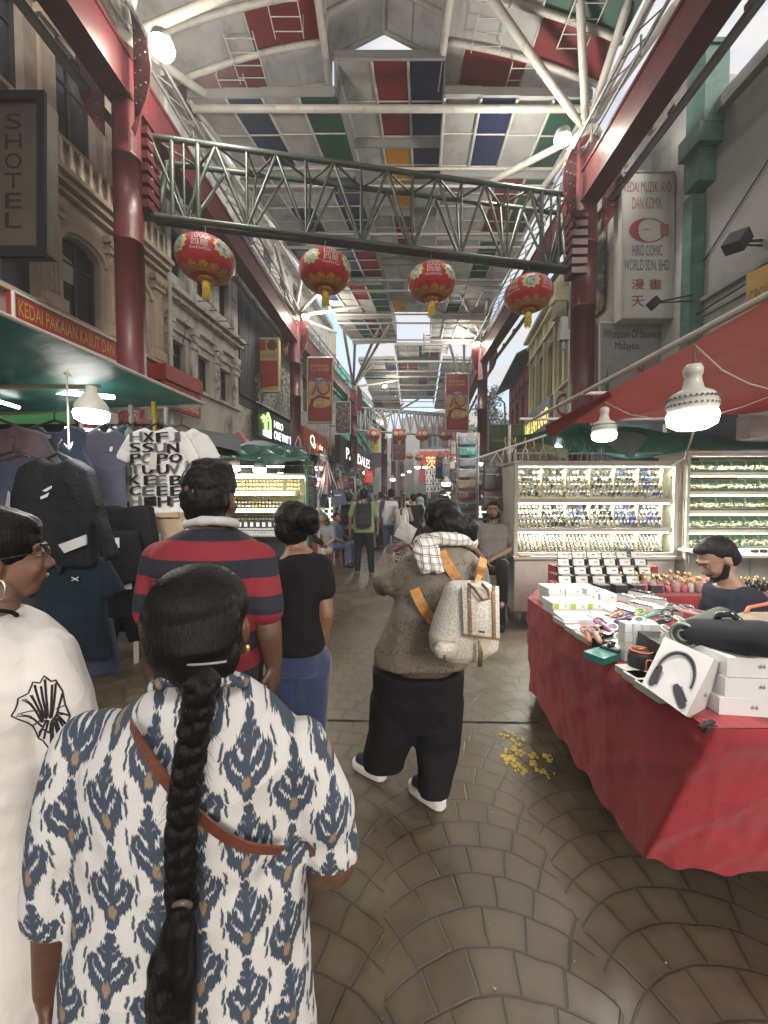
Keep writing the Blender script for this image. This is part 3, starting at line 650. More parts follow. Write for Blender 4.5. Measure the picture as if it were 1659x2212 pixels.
signboard('rooftop_sign', 'white raised letters on a dark strip high above the left girder', 'sign', wq(L2, 5.3, 9.9, 8.3, 9.25, .6), .2, M('sign_greyd', (.10, .10, .10), .6), [('HOTEL OLOH', .04, .12, .96, .88, WHITE)])
t_ = MB()
for a, b_ in (((0, 0), (0, 1)), ((0, 1), (1.1, 1)), ((1.1, 1), (1.1, -1.6)), ((0, 0), (1.1, 1)), ((0, -.9), (1.1, -.3)), ((0, -1.6), (1.1, -1.6))):
    t_.tube(L2.p(9.9, 7.4+a[1], .3+a[0]), L2.p(9.9, 7.4+b_[1], .3+b_[0]), .035, n=6)
tag(t_.build('steel_outrigger', GREYST), 'bare steel awning support jutting out above the left banner', 'support')
def hiro_extra(o, at):
    t = MB(); c = (.21, .66)
    t.path([at(.15, .2, .03), at(.15, .75, .03), at(.19, .97, .03), at(.24, .75, .03), at(.24, .25, .03)], .03, 6)
    for k in range(6): a = k*1.05; t.path([at(.12, .7, .03), at(.12+.07*math.cos(a), .7+.14*math.sin(a), .03)], .03, 5)
    t.tube(at(.12, .7, .03), at(.14, .3, .03), .03); t.build('palm_outline', M('neon_green', (.35, .9, .15), emit=1.6), o)
    t = MB(); t.slab([at(.1, .12, .03), at(.26, .08, .03), at(.26, .34, .03), at(.1, .3, .03)], Vector((0, 0, .01))); t.build('sail_shape', M('neon_white', (.85, .9, 1.), emit=1.6), o)
NW = M('neon_white', (.85, .9, 1.), emit=1.6)
signboard('shop_sign', 'black lit sign with a green palm outline and white ticket lettering', 'sign', wq(L2, .7, 4.55, 3.72, 4.72, .35), .2, BLACKS, [('HIRO', .34, .55, .56, .82, NW), ('ONE WAY TICKET', .34, .12, .99, .44, NW)], extra=hiro_extra)
t_ = thing('photo_hoarding', 'grey hoarding of framed pictures below the ribbed dark front', 'hoarding', L2.p(2.5, 5.2, .15))
t2 = MB(); t2.slab([L2.p(1.0, 5.0, .15), L2.p(4.8, 5.0, .15), L2.p(4.8, 7.0, .15), L2.p(3.0, 7.0, .15), L2.p(1.0, 5.9, .15)], -L2.n*.05)
t2.build('board', M('photo_collage', (.30, .29, .27), .6, .9, 7, c2=(.06, .07, .05), c2pos=(.48, .52), c2s=6), t_)
t2 = MB(); t2.tube(L2.p(1.0, 5.0, .16), L2.p(4.8, 5.0, .16), .03); t2.build('edge_strip', WHITE, t_)
# 15 sign
q = fq(550, 602, 731, 845, 14.2)
def s15(o, at):
    YB = M('sign_yellow', (.42, .31, .09), .5)
    t = MB(); t.slab([at(.08, .77), at(.46, .77), at(.46, .97), at(.08, .97)], Vector((0, -.01, 0))); t.slab([at(.04, .05), at(.96, .10), at(.96, .58), at(.04, .58)], Vector((0, -.01, 0))); t.build('red_field', REDS, o)
    t = MB(); c = at(.72, .87, .01); t.add([c+Vector((.2*math.cos(a*math.pi/4+.39), 0, .2*math.sin(a*math.pi/4+.39))) for a in range(8)], [tuple(range(8))]); t.build('octagon', M('octagon_brown', (.10, .03, .025), .5), o)
signboard('street_number_sign', 'yellow and red projecting sign numbered 15', 'sign', q, .3, M('sign_yellow', (.42, .31, .09), .5, .15, 3), [('15', .10, .12, .92, .50, M('num_dark', (.07, .03, .025), .5)), ('KAMPUNG', .1, .64, .9, .70, M('num_dark2', (.2, .12, .03), .5))], WHITE, extra=s15)
# --- shops further down on the left
signboard('shop_sign', 'bright orange lit shop sign right of the second red column', 'sign', wq(L2, 5.4, 9.3, 3.75, 4.98, .3), .25, M('sign_orange', (.42, .075, .02), .5), [('Q', .24, .30, .42, .82, M('lit_cream', (1, .85, .6), emit=1.3)), ('p    cket', .42, .28, .78, .58, M('lit_cream', (1, .85, .6), emit=1.3)), ('i', .53, .26, .56, .6, M('lit_red', (.9, .1, .05), emit=.8))])
L3 = Wall('cream_building', 'tall cream building with a strip of exposed brick behind the left banner', (LX(22.9)+.1, 23.45), (LX(24.2)+.1, 24.55), 0, 11.9, 8, M('cream_wall', (.47, .42, .33), .85, .12, 1.5, c2=(.25, .22, .18), c2pos=(.6, .8)), [(.7, 1.1, 8.2, 10.6)])
t_ = MB(); L3.bx(t_, 1.2, 1.62, 6.5, 10.4, .003, .05); t_.build('exposed_brick', M('old_brick', (.22, .10, .07), .9, .6, 25), L3.o)
TEAL = M('teal_wall', (.09, .60, .48), .7, .1, .8, c2=(.07, .46, .37), c2pos=(.5, .8), c2s=1)
L4 = Wall('teal_building', 'bright teal building behind the slim red column', (LX(24.6)+.35, 24.6), (LX(36.5)+.35, 36.5), 0, 9.9, 9, TEAL, [(8+a, 8.5+a, 7.2, 8.9) for a in (0, .9, 1.8)])
t_ = MB()
for z_, u0 in ((6.2, 0), (5.7, 3.5)): t_.tube(L4.p(u0, z_+.6, .35), L4.p(11, z_-.9, .35), .05); t_.tube(L4.p(u0, z_-.3, .35), L4.p(11, z_-1.4, .35), .05)
for u in range(1, 11, 2): t_.tube(L4.p(u, 4.9, .35), L4.p(u, 6.5, .35), .03)
t_.build('stair_rail', BLACKS, L4.o)
t_ = MB()
for i in range(12):
    for j in range(8): t_.box(L4.p(6.5+i*.35, 9.3-j*.25-i*.05, .06), (.1, .2, .12))
t_.build('vent_blocks', WHITE, L4.o)
signboard('shop_sign', 'long black shop sign with tall white capitals in front of the teal building', 'sign', wq(L4, -2.0, 10.5, 3.6, 5.3, .4), .3, BLACKS, [('PANDALES', .13, .28, .80, .70, M('lit_white', (1, 1, .95), emit=1.0))])
signboard('framed_relief', 'square black and grey picture panel hung right of the left banner', 'sign', fq(724, 757, 868, 937, 21.), .15, M('relief_dark', (.05, .048, .045), .7, .9, 9, c2=(.3, .28, .25), c2pos=(.52, .56), c2s=8), (), WHITE)
L5 = Wall('far_shophouse', 'far left row of grey shophouses beyond the teal building', (LX(36.6), 36.6), (LX(70), 70), 0, 9.5, 9, STAIN, [(2+a*2.2, 3.2+a*2.2, 4.5, 6.3) for a in range(12)])
# --- right side
GREYW = M('grey_wall', (.30, .295, .285), .8, .12, 1., bump=.1, bs=8, c2=(.13, .13, .13), c2pos=(.5, .85), c2s=1)
def RX(y): return 6.2-.03*y
R0 = Wall('grey_building', 'blank grey rendered building on the right with horizontal ledges', (RX(7.35), 7.35), (RX(.5), .5), 0, 8.75, 8, GREYW, side=-1)
for z_, h_, d_ in ((5.22, .07, .1), (4.95, .05, .06), (4.3, .06, .1), (8.35, .2, .15)): R0.bx(MB(), 0, R0.L, z_, z_+h_, .002, d_).build('ledge', M('grey_trim', (.23, .225, .22), .8), R0.o)
t_ = MB(); t_.path([R0.p(.0, 5.95, .03), R0.p(1.4, 7.0, .03), R0.p(3, 8.2, .03)], .012); t_.path([R0.p(.0, 5.0, .14), R0.p(3, 5.1, .14)], .015); t_.build('cable', BLACKS, R0.o)
R0b = Wall('pale_building', 'pale grey building with a broken brick parapet behind the white vertical sign', (RX(10.2)-.05, 10.2), (RX(7.5)-.05, 7.5), 0, 9.55, 8, M('pale_render', (.44, .43, .40), .85, .12, 1.5, c2=(.16, .155, .15), c2pos=(.5, .8), c2s=2), side=-1)
t_ = MB()
for i in range(28): t_.box(R0b.p(.05+i*.09+rnd.random()*.02, 9.62+rnd.random()*.35+.2*math.sin(i*.5), -.2), (.3, .1, .3+rnd.random()*.6))
t_.build('broken_parapet', M('brick_cream', (.42, .37, .28), .9, .35, 12), R0b.o)
t_ = MB(); R0b.bx(t_, 1.2, 1.5, 0, 9.5, .003, .18); t_.build('pier', M('pale_trim', (.42, .41, .38), .8), R0b.o)
GRP = M('green_pipe', (.07, .155, .12), .55, .25, 5, c2=(.035, .09, .075), c2pos=(.5, .75), c2s=6)
t_ = thing('green_rainwater_pipe', 'chunky green rainwater pipe with a square hopper on top between the two grey buildings', 'pipe', (5.85, 7.4, 0))
m_ = MB(); m_.box((5.83, 7.42, 3.6), (.26, .22, 7.2)); m_.build('downpipe', GRP, t_)
m_ = MB(); m_.box((5.84, 7.2, 8.85), (.42, .42, 1.3)); m_.box((5.84, 7.2, 9.53), (.5, .5, .08)); m_.box((5.84, 7.25, 8.05), (.56, .5, .35)); m_.box((5.84, 7.3, 7.6), (.36, .34, .6)); m_.build('hopper', GRP, t_)
t_ = thing('floodlight', 'dark unlit floodlight on a short arm on the grey wall at right', 'floodlight', (5.4, 6.1, 5.3))
c = P(1592, 522, 6.2); m_ = MB(); m_.box(c, (.2, .26, .26), Matrix.Rotation(.6, 3, 'Y') @ Matrix.Rotation(.4, 3, 'Z')); m_.build('lamp_head', BLACKS, t_)
m_ = MB(); m_.tube(c, c+Vector((.75, .1, .1)), .02); m_.tube(c+Vector((0, 0, -.05)), c+Vector((.75, .1, .0)), .015); m_.build('arm', BLACKS, t_)
c = P(1412, 655, 7.4); t_ = thing('floodlight', 'small dark floodlight on a long arm in front of the white vertical sign', 'floodlight', c)
m_ = MB(); m_.box(c, (.16, .12, .18), Matrix.Rotation(.8, 3, 'Y')); m_.build('lamp_head', BLACKS, t_)
m_ = MB(); m_.tube(c, P(1498, 636, 7.3), .015); m_.tube(c, P(1498, 650, 7.3), .012); m_.build('arm', BLACKS, t_)
# tall white comic shop sign
q = fq(1343, 1455, 372, 688, 8.0); FADR = M('faded_red', (.33, .15, .12), .7, .2, 30); FADB = M('faded_blue', (.12, .13, .20), .7, .2, 30)
def c_logo(o, at):
    t = MB(); n = 28
    for i in range(n):
        a0, a1 = .5+(2*math.pi-1.0)*i/n, .5+(2*math.pi-1.0)*(i+1)/n
        def ring(a): w_ = .03+.15*max(0, -math.cos(a))**1.0; return (.5+.36*math.cos(a), .605+.083*math.sin(a)), (.5+(.36-w_)*math.cos(a), .605+(.083-w_*.17)*math.sin(a))
        (p, q_), (r_, s_) = ring(a0), ring(a1); t.quad([at(*p, .01), at(*r_, .01), at(*s_, .01), at(*q_, .01)])
    t.build('ring_logo', REDL, o)
    t = MB(); t.slab([at(.74, .565, .008), at(.90, .565, .008), at(.90, .645, .008), at(.74, .645, .008)], Vector((0, -.006, 0))); t.build('logo_block', FADR, o)
    t = MB(); t.tube(at(1, .98, -.1), at(1.28, .98, -.1), .035); t.tube(at(1, .02, -.1), at(1.25, .02, -.1), .03); t.build('fixing_arm', BLACKS, o)
signboard('shop_sign', 'tall faded white vertical sign with a red ring and comic shop lettering', 'sign', q, .28, M('sign_white_aged', (.50, .49, .45), .6, .08, 2), [
    ('KEDAI MUZIK, AVD', .04, .855, .96, .935, FADR), ('DAN KOMIK', .2, .75, .78, .83, FADR), ('HIRO', .38, .602, .58, .616, FADB), ('HIRO COMIC', .2, .43, .78, .505, FADB), ('WORLD SDN. BHD.', .04, .33, .93, .405, FADB), ('漫', .18, .20, .43, .27, REDL), ('畫', .52, .20, .77, .27, REDL), ('天', .18, .08, .43, .155, REDL)], M('frame_grey', (.33, .33, .31), .5), extra=c_logo)
q = fq(1294, 1438, 697, 905, 8.3)
def souv(o, at):
    t = MB()
    for (x, y, r_) in ((.42, .52, .055), (.62, .54, .085), (.40, .33, .09), (.63, .26, .10), (.36, .13, .09)):
        for k in range(5):
            a = k*1.257+.3; c = at(x+r_*.55*math.cos(a), y+r_*.45*math.sin(a), .006+.0005*k); t.add([c+Vector((.045*math.cos(b*.9), 0, .06*math.sin(b*.9)))*(r_/.09) for b in range(7)], [tuple(range(7))])
    t.build('painted_flower', REDL, o)
    t = MB()
    for x, h in ((.12, .52), (.86, .60), (.97, .60), (.80, .0)):
        if h: t.slab([at(x-.03, .0, .003), at(x+.03, .0, .003), at(x+.028, h*.7, .003), at(x, h, .003), at(x-.028, h*.7, .003)], Vector((0, -.005, 0)))
    t.build('painted_tower', M('tower_grey', (.08, .09, .09), .7), o)
signboard('shop_sign', 'grey souvenir wholesale sign with painted red flowers below the tall white sign', 'sign', q, .15, M('sign_grey_aged', (.24, .24, .235), .6, .12, 3), [('Wholesale Of Souvenirs', .06, .84, .97, .93, BLACKS), ('Malaysia', .24, .70, .60, .80, BLACKS)], WHITE, extra=souv)
R1 = Wall('mural_building', 'narrow building with a dark rocky picture hoarding right of the near right column', (5.95, 12.6), (5.92, 10.25), 0, 9.8, 8, STAIN, side=-1)
t_ = MB(); R1.bx(t_, .6, 2.2, 6.6, 9.2, .05, .12); tag(t_.build('mural_hoarding', M('mural', (.10, .085, .065), .8, .9, 2.5, c2=(.32, .27, .19), c2pos=(.52, .6), c2s=3.5)), 'faded dark hoarding picturing rocks behind the near right red column', 'hoarding')
t_ = MB(); t_.tube(P(1282, 870, 8.6), P(1288, 690, 8.6), .012); tag(t_.build('hanging_pole', M('lime_pole', (.45, .5, .1), .5)), 'thin lime green pole standing right of the near right red column', 'pole')
t_ = MB(); c = P(1218, 702, 8.0); t_.box(c, (.13, .1, .3)); t_.box(c+Vector((0, 0, -.22)), (.2, .14, .2)); t_.tube(c+Vector((0, 0, -.3)), c+Vector((0, 0, -.5)), .03)
tag(t_.build('junction_box', GREYST), 'grey electrical box strapped to the near right red column', 'electrical box')
YEL = M('yellow_plaster', (.44, .40, .22), .85, .12, 2, c2=(.28, .25, .15), c2pos=(.55, .8))
def RX2(y): return 4.55+.15*y
R2 = Wall('yellow_shophouse', 'pale yellow shophouse with tall arched windows right of the rightmost lantern', (RX2(20.2), 20.2), (RX2(12.7), 12.7), 0, 9.9, 9, YEL, [(20.2-y1, 20.2-y0, 5.9, 8.1, 'arch') for y0, y1 in ((13.4, 14.1), (14.5, 15.2), (15.9, 16.8), (17.5, 18.3), (18.9, 19.6))], side=-1)
YT = M('yellow_trim', (.50, .45, .27), .85)
for z_, h_, d_ in ((9.5, .15, .35), (9.2, .12, .2), (8.45, .1, .15), (5.7, .08, .15)): R2.bx(MB(), 0, R2.L, z_, z_+h_, .002, d_).build('moulding', YT, R2.o)
t_ = MB()
for y_ in (13.0, 14.3, 15.55, 17.15, 18.6, 19.9): R2.bx(t_, 20.2-y_-.12, 20.2-y_+.12, 5.78, 9.5, .003, .1)
t_.build('moulding', YT, R2.o)
t_ = MB(); c = P(1208, 640, 14.); t_.box(c, (.5, .5, .5)); t_.ell(c+Vector((0, 0, .4)), (.35, .3, .4)); t_.box(c-Vector((0, 0, .5)), (.35, .4, .6)); t_.build('corbel', YT, R2.o)
signboard('shop_sign', 'slate blue fascia sign with yellow capitals on the yellow shophouse', 'sign', [R2.p(20.2-20.0, 4.4, .3), R2.p(20.2-15.2, 4.4, .3), R2.p(20.2-15.2, 5.65, .3), R2.p(20.2-20.0, 5.65, .3)], .2, M('sign_slate', (.16, .19, .22), .5), [('LAH LAH LAND', .06, .2, .95, .7, M('lit_yellow', (1, .75, .15), emit=.9))])
def ringl(o, at):
    t = MB(); n = 20
    for i in range(n):
        a0, a1 = .8+(2*math.pi-1.6)*i/n, .8+(2*math.pi-1.6)*(i+1)/n
        t.quad([at(.5+.42*math.cos(a0), .5+.42*math.sin(a0), .01), at(.5+.42*math.cos(a1), .5+.42*math.sin(a1), .01), at(.5+.3*math.cos(a1), .5+.3*math.sin(a1), .01), at(.5+.3*math.cos(a0), .5+.3*math.sin(a0), .01)])
    t.build('ring_logo', REDL, o)
signboard('ring_sign', 'square white sign with a red open ring left of the near right column', 'sign', fq(1198, 1236, 845, 905, 14.3), .1, WHITE, (), extra=ringl)
R3 = Wall('red_shophouse', 'dark red shophouse with an overhanging tiled eave beyond the yellow one', (RX2(27.6)+.2, 27.6), (RX2(20.4)+.2, 20.4), 0, 9.4, 9, M('dark_red_wall', (.20, .03, .03), .8, .3, 3), [(1+a*1.7, 1.8+a*1.7, 5.6, 7.6) for a in range(4)], side=-1)
t_ = MB(); t_.slab([R3.p(-.4, 9.0, .9), R3.p(R3.L+.3, 9.0, .9), R3.p(R3.L+.3, 10.9, -3), R3.p(-.4, 10.9, -3)], (0, 0, .12)); t_.build('tiled_roof', M('dark_tiles', (.05, .045, .045), .8, .3, 8), R3.o)
t_ = MB()
for i in range(5): t_.box(R3.p(1.3+i*1.2, 8.4, .06), (.1, .5, .7))
t_.build('shutter', M('red_shutter', (.28, .04, .035), .7), R3.o)
t_ = MB(); t_.path([R3.p(0, 9.0, .95), R3.p(-.1, 8.4, .3), R3.p(-.1, 5, .1)], .06); t_.build('downpipe', GREYST, R3.o)
R4 = Wall('far_building', 'low distant shops on the right behind the small tree', (RX2(60), 60), (RX2(28.5), 28.5), 0, 6.2, 12, STAIN, [(2+a*3., 3.4+a*3., 4, 5.4) for a in range(9)], side=-1)
signboard('billboard', 'dark green billboard behind the hanging bags on the right', 'billboard', fq(1056, 1131, 917, 985, 19.), .15, M('bill_green', (.05, .075, .05), .5, .5, 1.2, c2=(.11, .16, .03), c2pos=(.5, .7), c2s=.8), [('Reflexology', .08, .42, .72, .56, M('bill_text', (.25, .28, .22), .6))], GREYST)
signboard('wall_sign', 'mustard sign board on the grey wall at the right edge', 'sign', [P(1612, 690, 6.1), P(1680, 672, 5.6), P(1680, 560, 5.6), P(1612, 592, 6.1)], .06, M('mustard', (.36, .23, .05), .6), [('GROUP', .1, .25, .95, .6, M('mustard_d', (.2, .08, .05), .6))])
# tree and mast beyond
tr_o = thing('street_tree', 'small dark tree in the gap on the right below the sky', 'tree', (9.6, 36, 0))
m_ = MB(); m_.path([(9.6, 36, 0), (9.5, 36, 4), (9.7, 36.2, 7.5), (9.8, 36, 11)], [.28, .22, .14, .04], 8)
rt = random.Random(4)
br = []
for i in range(16):
    z_ = 6+i*.33; a = rt.random()*6.3; l_ = 2.6*(1-i/22); e = Vector((9.65+math.cos(a)*l_, 36+math.sin(a)*l_, z_+.6)); br.append(e); m_.path([(9.65, 36, z_), e], [.06, .02], 5)
m_.build('trunk', M('bark', (.06, .045, .035), .9), tr_o)
m_ = MB()
for i in range(2600):
    e = rt.choice(br); t = rt.random(); c = Vector((9.65, 36, e.z-.4)).lerp(e, .35+.65*t)+Vector((rt.gauss(0, .38), rt.gauss(0, .38), rt.gauss(0, .3))); s_ = .06+.07*rt.random()
    a, b_ = Vector((rt.gauss(0, 1), rt.gauss(0, 1), rt.gauss(0, 1))).normalized()*s_, Vector((rt.gauss(0, 1), rt.gauss(0, 1), rt.gauss(0, 1))).normalized()*s_
    m_.mat(i % 2); m_.quad([c-a, c+b_, c+a, c-b_])
m_.build('crown', [M('leaf_dark', (.035, .06, .03), .6, .4, 3), M('leaf_mid', (.05, .085, .04), .6, .4, 3)], tr_o)
m_ = MB()
for sx in (-.3, .3): m_.tube((11.3+sx, 45, 0), (11.3+sx*.5, 45, 17), .05)
for i in range(24): m_.tube((11.0, 45, 5+i*.5), (11.6, 45, 5.5+i*.5), .03, n=5)
tag(m_.build('radio_mast', GREYST), 'thin lattice mast rising behind the small tree', 'mast')
# distant street end
E1 = Wall('end_building', 'plain white building at the far end of the street', (2.6, 60), (9.0, 66), 0, 14, 10, M('far_white', (.5, .5, .48), .8), [(1+i*1.6, 1.8+i*1.6, 4+j*3, 5.6+j*3) for i in range(4) for j in range(3)], side=1)
E2 = Wall('end_building', 'far end shophouse closing the street on the right', (9.1, 64), (20, 58), 0, 9, 10, STAIN2, [(1+i*2, 2.+i*2, 4, 5.8) for i in range(5)], side=1)
E3 = Wall('end_building', 'far end shophouse closing the street on the left', (-8, 74), (2.5, 62), 0, 11, 10, GREYW, [(1+i*2, 2.+i*2, 4, 5.8) for i in range(6)], side=1)
signboard('gate_banner', 'wide red lit banner with gold Chinese characters across the far end of the street', 'banner', fq(905, 1003, 975, 1042, 48.), .3, M('red_lit', (.45, .03, .03), .5, .3, 1), [('茨廠街', .15, .45, .85, .85, M('lit_gold', (1, .6, .2), emit=.8)), ('PETALING', .2, .12, .8, .35, M('lit_gold', (1, .6, .2), emit=.8))])
# ================================================================ BANNERS, LANTERNS, FLOODLIGHTS
CRM = M('banner_cream', (.55, .42, .24), .6); BNR = M('banner_red', (.27, .022, .018), .5, .25, 1.6, c2=(.17, .015, .012), c2pos=(.5, .75), c2s=2.)
LBL = M('logo_blue', (.06, .12, .38), .5); MAR = M('logo_maroon', (.16, .015, .012), .5)
def banner70(px0, px1, py0, py1, D, label):
    def ex(o, at):
        t = MB(); n = 12; pts = []
        for i in range(n+1): a = math.pi*i/n; pts.append((.05+.9*i/n, .62+.07*math.sin(a)))
        low = [(.96-.92*i/n, .27-.05*math.sin(math.pi*i/n)+.0) for i in range(n+1)]
        t.add([at(x, y, .006) for x, y in pts+low], [tuple(range(len(pts+low)))]); t.build('glow_patch', M('banner_glow', (.46, .24, .10), .6, .35, 2.2, c2=(.58, .48, .28), c2pos=(.45, .6), c2s=1.3), o)
        t = MB()
        def arc(cx, cy_, rx, ry, a0, a1, w_, k=16, l=.012):
            for i in range(k):
                p, q_ = a0+(a1-a0)*i/k, a0+(a1-a0)*(i+1)/k
                t.quad([at(cx+rx*math.cos(a)*s_, cy_+ry*math.sin(a)*s_, l) for a, s_ in ((p, 1), (q_, 1), (q_, 1-w_), (p, 1-w_))])
        t.mat(0); t.quad([at(.08, .635, .012), at(.42, .635, .012), at(.42, .665, .012), at(.08, .665, .012)]); t.quad([at(.36, .635, .0125), at(.42, .635, .0125), at(.28, .47, .0125), at(.2, .47, .0125)])
        t.mat(1); t.quad([at(.2, .47, .0125), at(.28, .47, .0125), at(.24, .42, .0125), at(.15, .42, .0125)])
        t.mat(0); arc(.65, .545, .26, .125, .3, 3.0, .22); t.mat(2); arc(.65, .545, .26, .125, 3.0, 6.6, .22)
        t.mat(2)
        for i in range(12):
            f = lambda s_: (.12+.78*s_, .40+.03*math.sin(s_*5)-.14*(1-s_)**3)
            a, b_ = f(i/12), f((i+1)/12); t.quad([at(a[0], a[1]-.02, .016), at(b_[0], b_[1]-.02, .016), at(b_[0], b_[1]+.022, .016), at(a[0], a[1]+.022, .016)])
        t.quad([at(.08, .18, .015), at(.2, .18, .015), at(.28, .38, .015), at(.12, .36, .015)]); t.build('seventy_emblem', [LBL, REDL, MAR], o)
        t = MB(); t.tube(at(.0, 1.01, -.02), at(1, 1.01, -.02), .03); t.tube(at(.0, -.01, -.02), at(1, -.01, -.02), .03); t.tube(at(.5, 1.0, -.05), at(.5, 1.0, -.05)+Vector((0, 0, .9)), .015); t.build('hanging_rail', GREYST, o)
    signboard('anniversary_banner', label, 'banner', fq(px0, px1, py0, py1, D), .05, BNR, [('百年茨廠街', .12, .85, .86, .90, CRM), ('七十年會慶', .12, .79, .86, .84, CRM), ('ANNIVERSARY', .3, .388, .74, .405, CRM), ('周年会庆', .28, .27, .88, .33, CRM)], M('frame_silver', (.5, .48, .45), .4), 'red anniversary banners hanging by the columns', ex)
banner70(664, 718, 773, 912, 14.8, 'left of the two red seventieth anniversary banners, beside the dark shopfront')
banner70(963, 1012, 808, 931, 17.0, 'right of the two red seventieth anniversary banners, in front of the right column')
def lantern(label, group, parts=True):
    o = thing('red_lantern', label, 'lantern', (0, 0, 0), group); LR = M('lantern_red', (.42, .012, .016), .42, .12, 8, trans=.25, sheen=.3); a, b_ = .52, .36
    m = MB(); m.s = True; nu, nv = 72, 18; vs = []
    for j in range(nv+1):
        p = .30+(math.pi-.60)*j/nv
        for i in range(nu):
            t = 2*math.pi*i/nu; r_ = a*(math.sin(p)**.86)*(1+.012*math.cos(t*24)); vs.append((r_*math.cos(t), r_*math.sin(t), -b_*math.cos(p)*1.03))
    m.add(vs, [(j*nu+i, j*nu+(i+1) % nu, (j+1)*nu+(i+1) % nu, (j+1)*nu+i) for j in range(nv) for i in range(nu)]); m.build('body', LR, o)
    def surf(th, ph, l=.008):
        r_ = (a*(max(math.cos(ph), 0)**.86))+l; return Vector((r_*math.cos(th), r_*math.sin(th), (b_*1.03+l)*math.sin(ph)))
    m = MB(); m.lathe([(.13, .33), (.15, .35), (.15, .38), (.12, .40), (.02, .41)], n=20); m.lathe([(.10, -.40), (.15, -.385), (.16, -.36), (.14, -.34)], n=20); m.build('collar', M('gold_plastic', (.42, .24, .03), .35, .2, 30, metal=.3), o)
    m = MB(); GP = M('gold_print', (.46, .26, .05), .45, .6, 60, c2=(.30, .05, .02), c2pos=(.5, .54), c2s=40)
    for k in range(12):
        th = 2*math.pi*k/12; pts = [(-.26, -1.12), (-.26, -.92), (-.2, -.76), (-.09, -.69), (0, -.65), (.09, -.69), (.2, -.76), (.26, -.92), (.26, -1.12)]
        m.add([surf(th+x, y) for x, y in pts]+[surf(th, -.92)], [(i, i+1, 9) for i in range(8)]+[(8, 0, 9)])
    m.build('gold_petals', GP, o)
    m = MB()
    for k in range(4):
        th = k*math.pi/2+.2; n = 20; rim = []
        for i in range(n): aa = 2*math.pi*i/n; rr = .33*(1+.12*math.cos(aa*10)); rim.append(surf(th+rr*math.cos(aa)*1.05, .12+rr*1.25*math.sin(aa), .012))
        inn = [surf(th+(.26)*math.cos(2*math.pi*i/n), .12+.31*math.sin(2*math.pi*i/n), .016) for i in range(n)]
        c = surf(th, .12, .02); m.mat(0); m.add(rim+inn, [(i, (i+1) % n, (i+1) % n+n, i+n) for i in range(n)]); m.mat(1); m.add(inn+[c], [(i, (i+1) % n, n) for i in range(n)])
    m.build('flower_medallion', [M('medal_rim', (.5, .42, .16), .5), M('medal_flower', (.10, .26, .32), .5, .8, 14, c2=(.5, .36, .2), c2pos=(.5, .53), c2s=13)], o)
    m = MB(); SW = M('silver_print', (.62, .5, .48), .5)
    for k in range(4):
        th = k*math.pi/2+.2+math.pi/4
        m.text('龍' if k % 2 == 0 else 'LOGO', lambda x, y: surf(th+.27+(x-1)*.54, .20+.38*y, .01)); m.text('苑' if k % 2 == 0 else '四屋', lambda x, y: surf(th+.27+(x-1)*.54, -.12+.28*y, .01)); m.text('GeGeGe', lambda x, y: surf(th+.34+(x-1)*.68, -.28+.11*y, .01))
    m.build('silver_lettering', SW, o)
    m = MB()
    for k in range(26):
        aa = k*2.4; r_ = .012+.05*math.sqrt(k/26); m.tube((r_*math.cos(aa), r_*math.sin(aa), -.38), (r_*1.25*math.cos(aa), r_*1.25*math.sin(aa), -.66-.04*(k % 3)), .011, n=5)
    m.lathe([(.03, -.40), (.075, -.42), (.08, -.50), (.07, -.54)], n=12); m.build('tassel', M('tassel_yellow', (.50, .34, .03), .6, .2, 40), o)
    m = MB(); m.tube((0, 0, .4), (0, 0, .62), .012); m.lathe([(.02, .40), (.05, .42), (.02, .46)], n=10); m.build('hook_wire', GREYST, o)
    return o
lan = lantern('first big red lantern from the left under the green truss, nearest the camera', 'big red lanterns under the green truss')
TT = [(.0975, 'first big red lantern from the left, in front of the stained white shophouse', .92, .82), (.353, 'second big red lantern from the left under the green truss', .90, .97), (.612, 'third big red lantern from the left, above the middle of the street', .89, .57), (.88, 'rightmost big red lantern, in front of the right girder', .92, 1.12)]
for i, (t, lb, s_, rz) in enumerate(TT):
    p = TA.lerp(TB, t); zb = 6.22+.2*t; loc = (p.x, p.y+.1, zb-.62*s_)
    if i == 0: lan.location = loc; lan.scale = (s_,)*3; lan.rotation_euler = (0, 0, rz-math.pi/2); lan['label'] = lb
    else: dup(lan, loc, rz-math.pi/2, s_, lb)
for i, (px, lb) in enumerate(((805, 'first from the left of the four smaller lanterns under the far truss'), (863, 'second from the left of the four smaller lanterns under the far truss'), (913, 'third from the left of the four smaller lanterns under the far truss'), (963, 'last on the right of the four smaller lanterns under the far truss'))):
    D = 26.9+i*.5; p = P(px, 940, D); dup(lan, p, i*.8, 1.02, lb, 'smaller lanterns under the far truss')
    m = MB(); m.tube(p+Vector((0, 0, .55)), (p.x, p.y, 6.3), .02)
for i, (px, py, D, lb) in enumerate(((852, 985, 45.6, 'small dim lantern on the left of the distant lantern post'), (884, 985, 45.6, 'small dim lantern on the right of the distant lantern post'), (905, 988, 42, 'small lantern under the left end of the grey and purple banner'), (952, 987, 42, 'small lantern under the right end of the grey and purple banner'))):
    dup(lan, P(px, py, D), i, .95, lb, 'dim little lanterns at the far end')
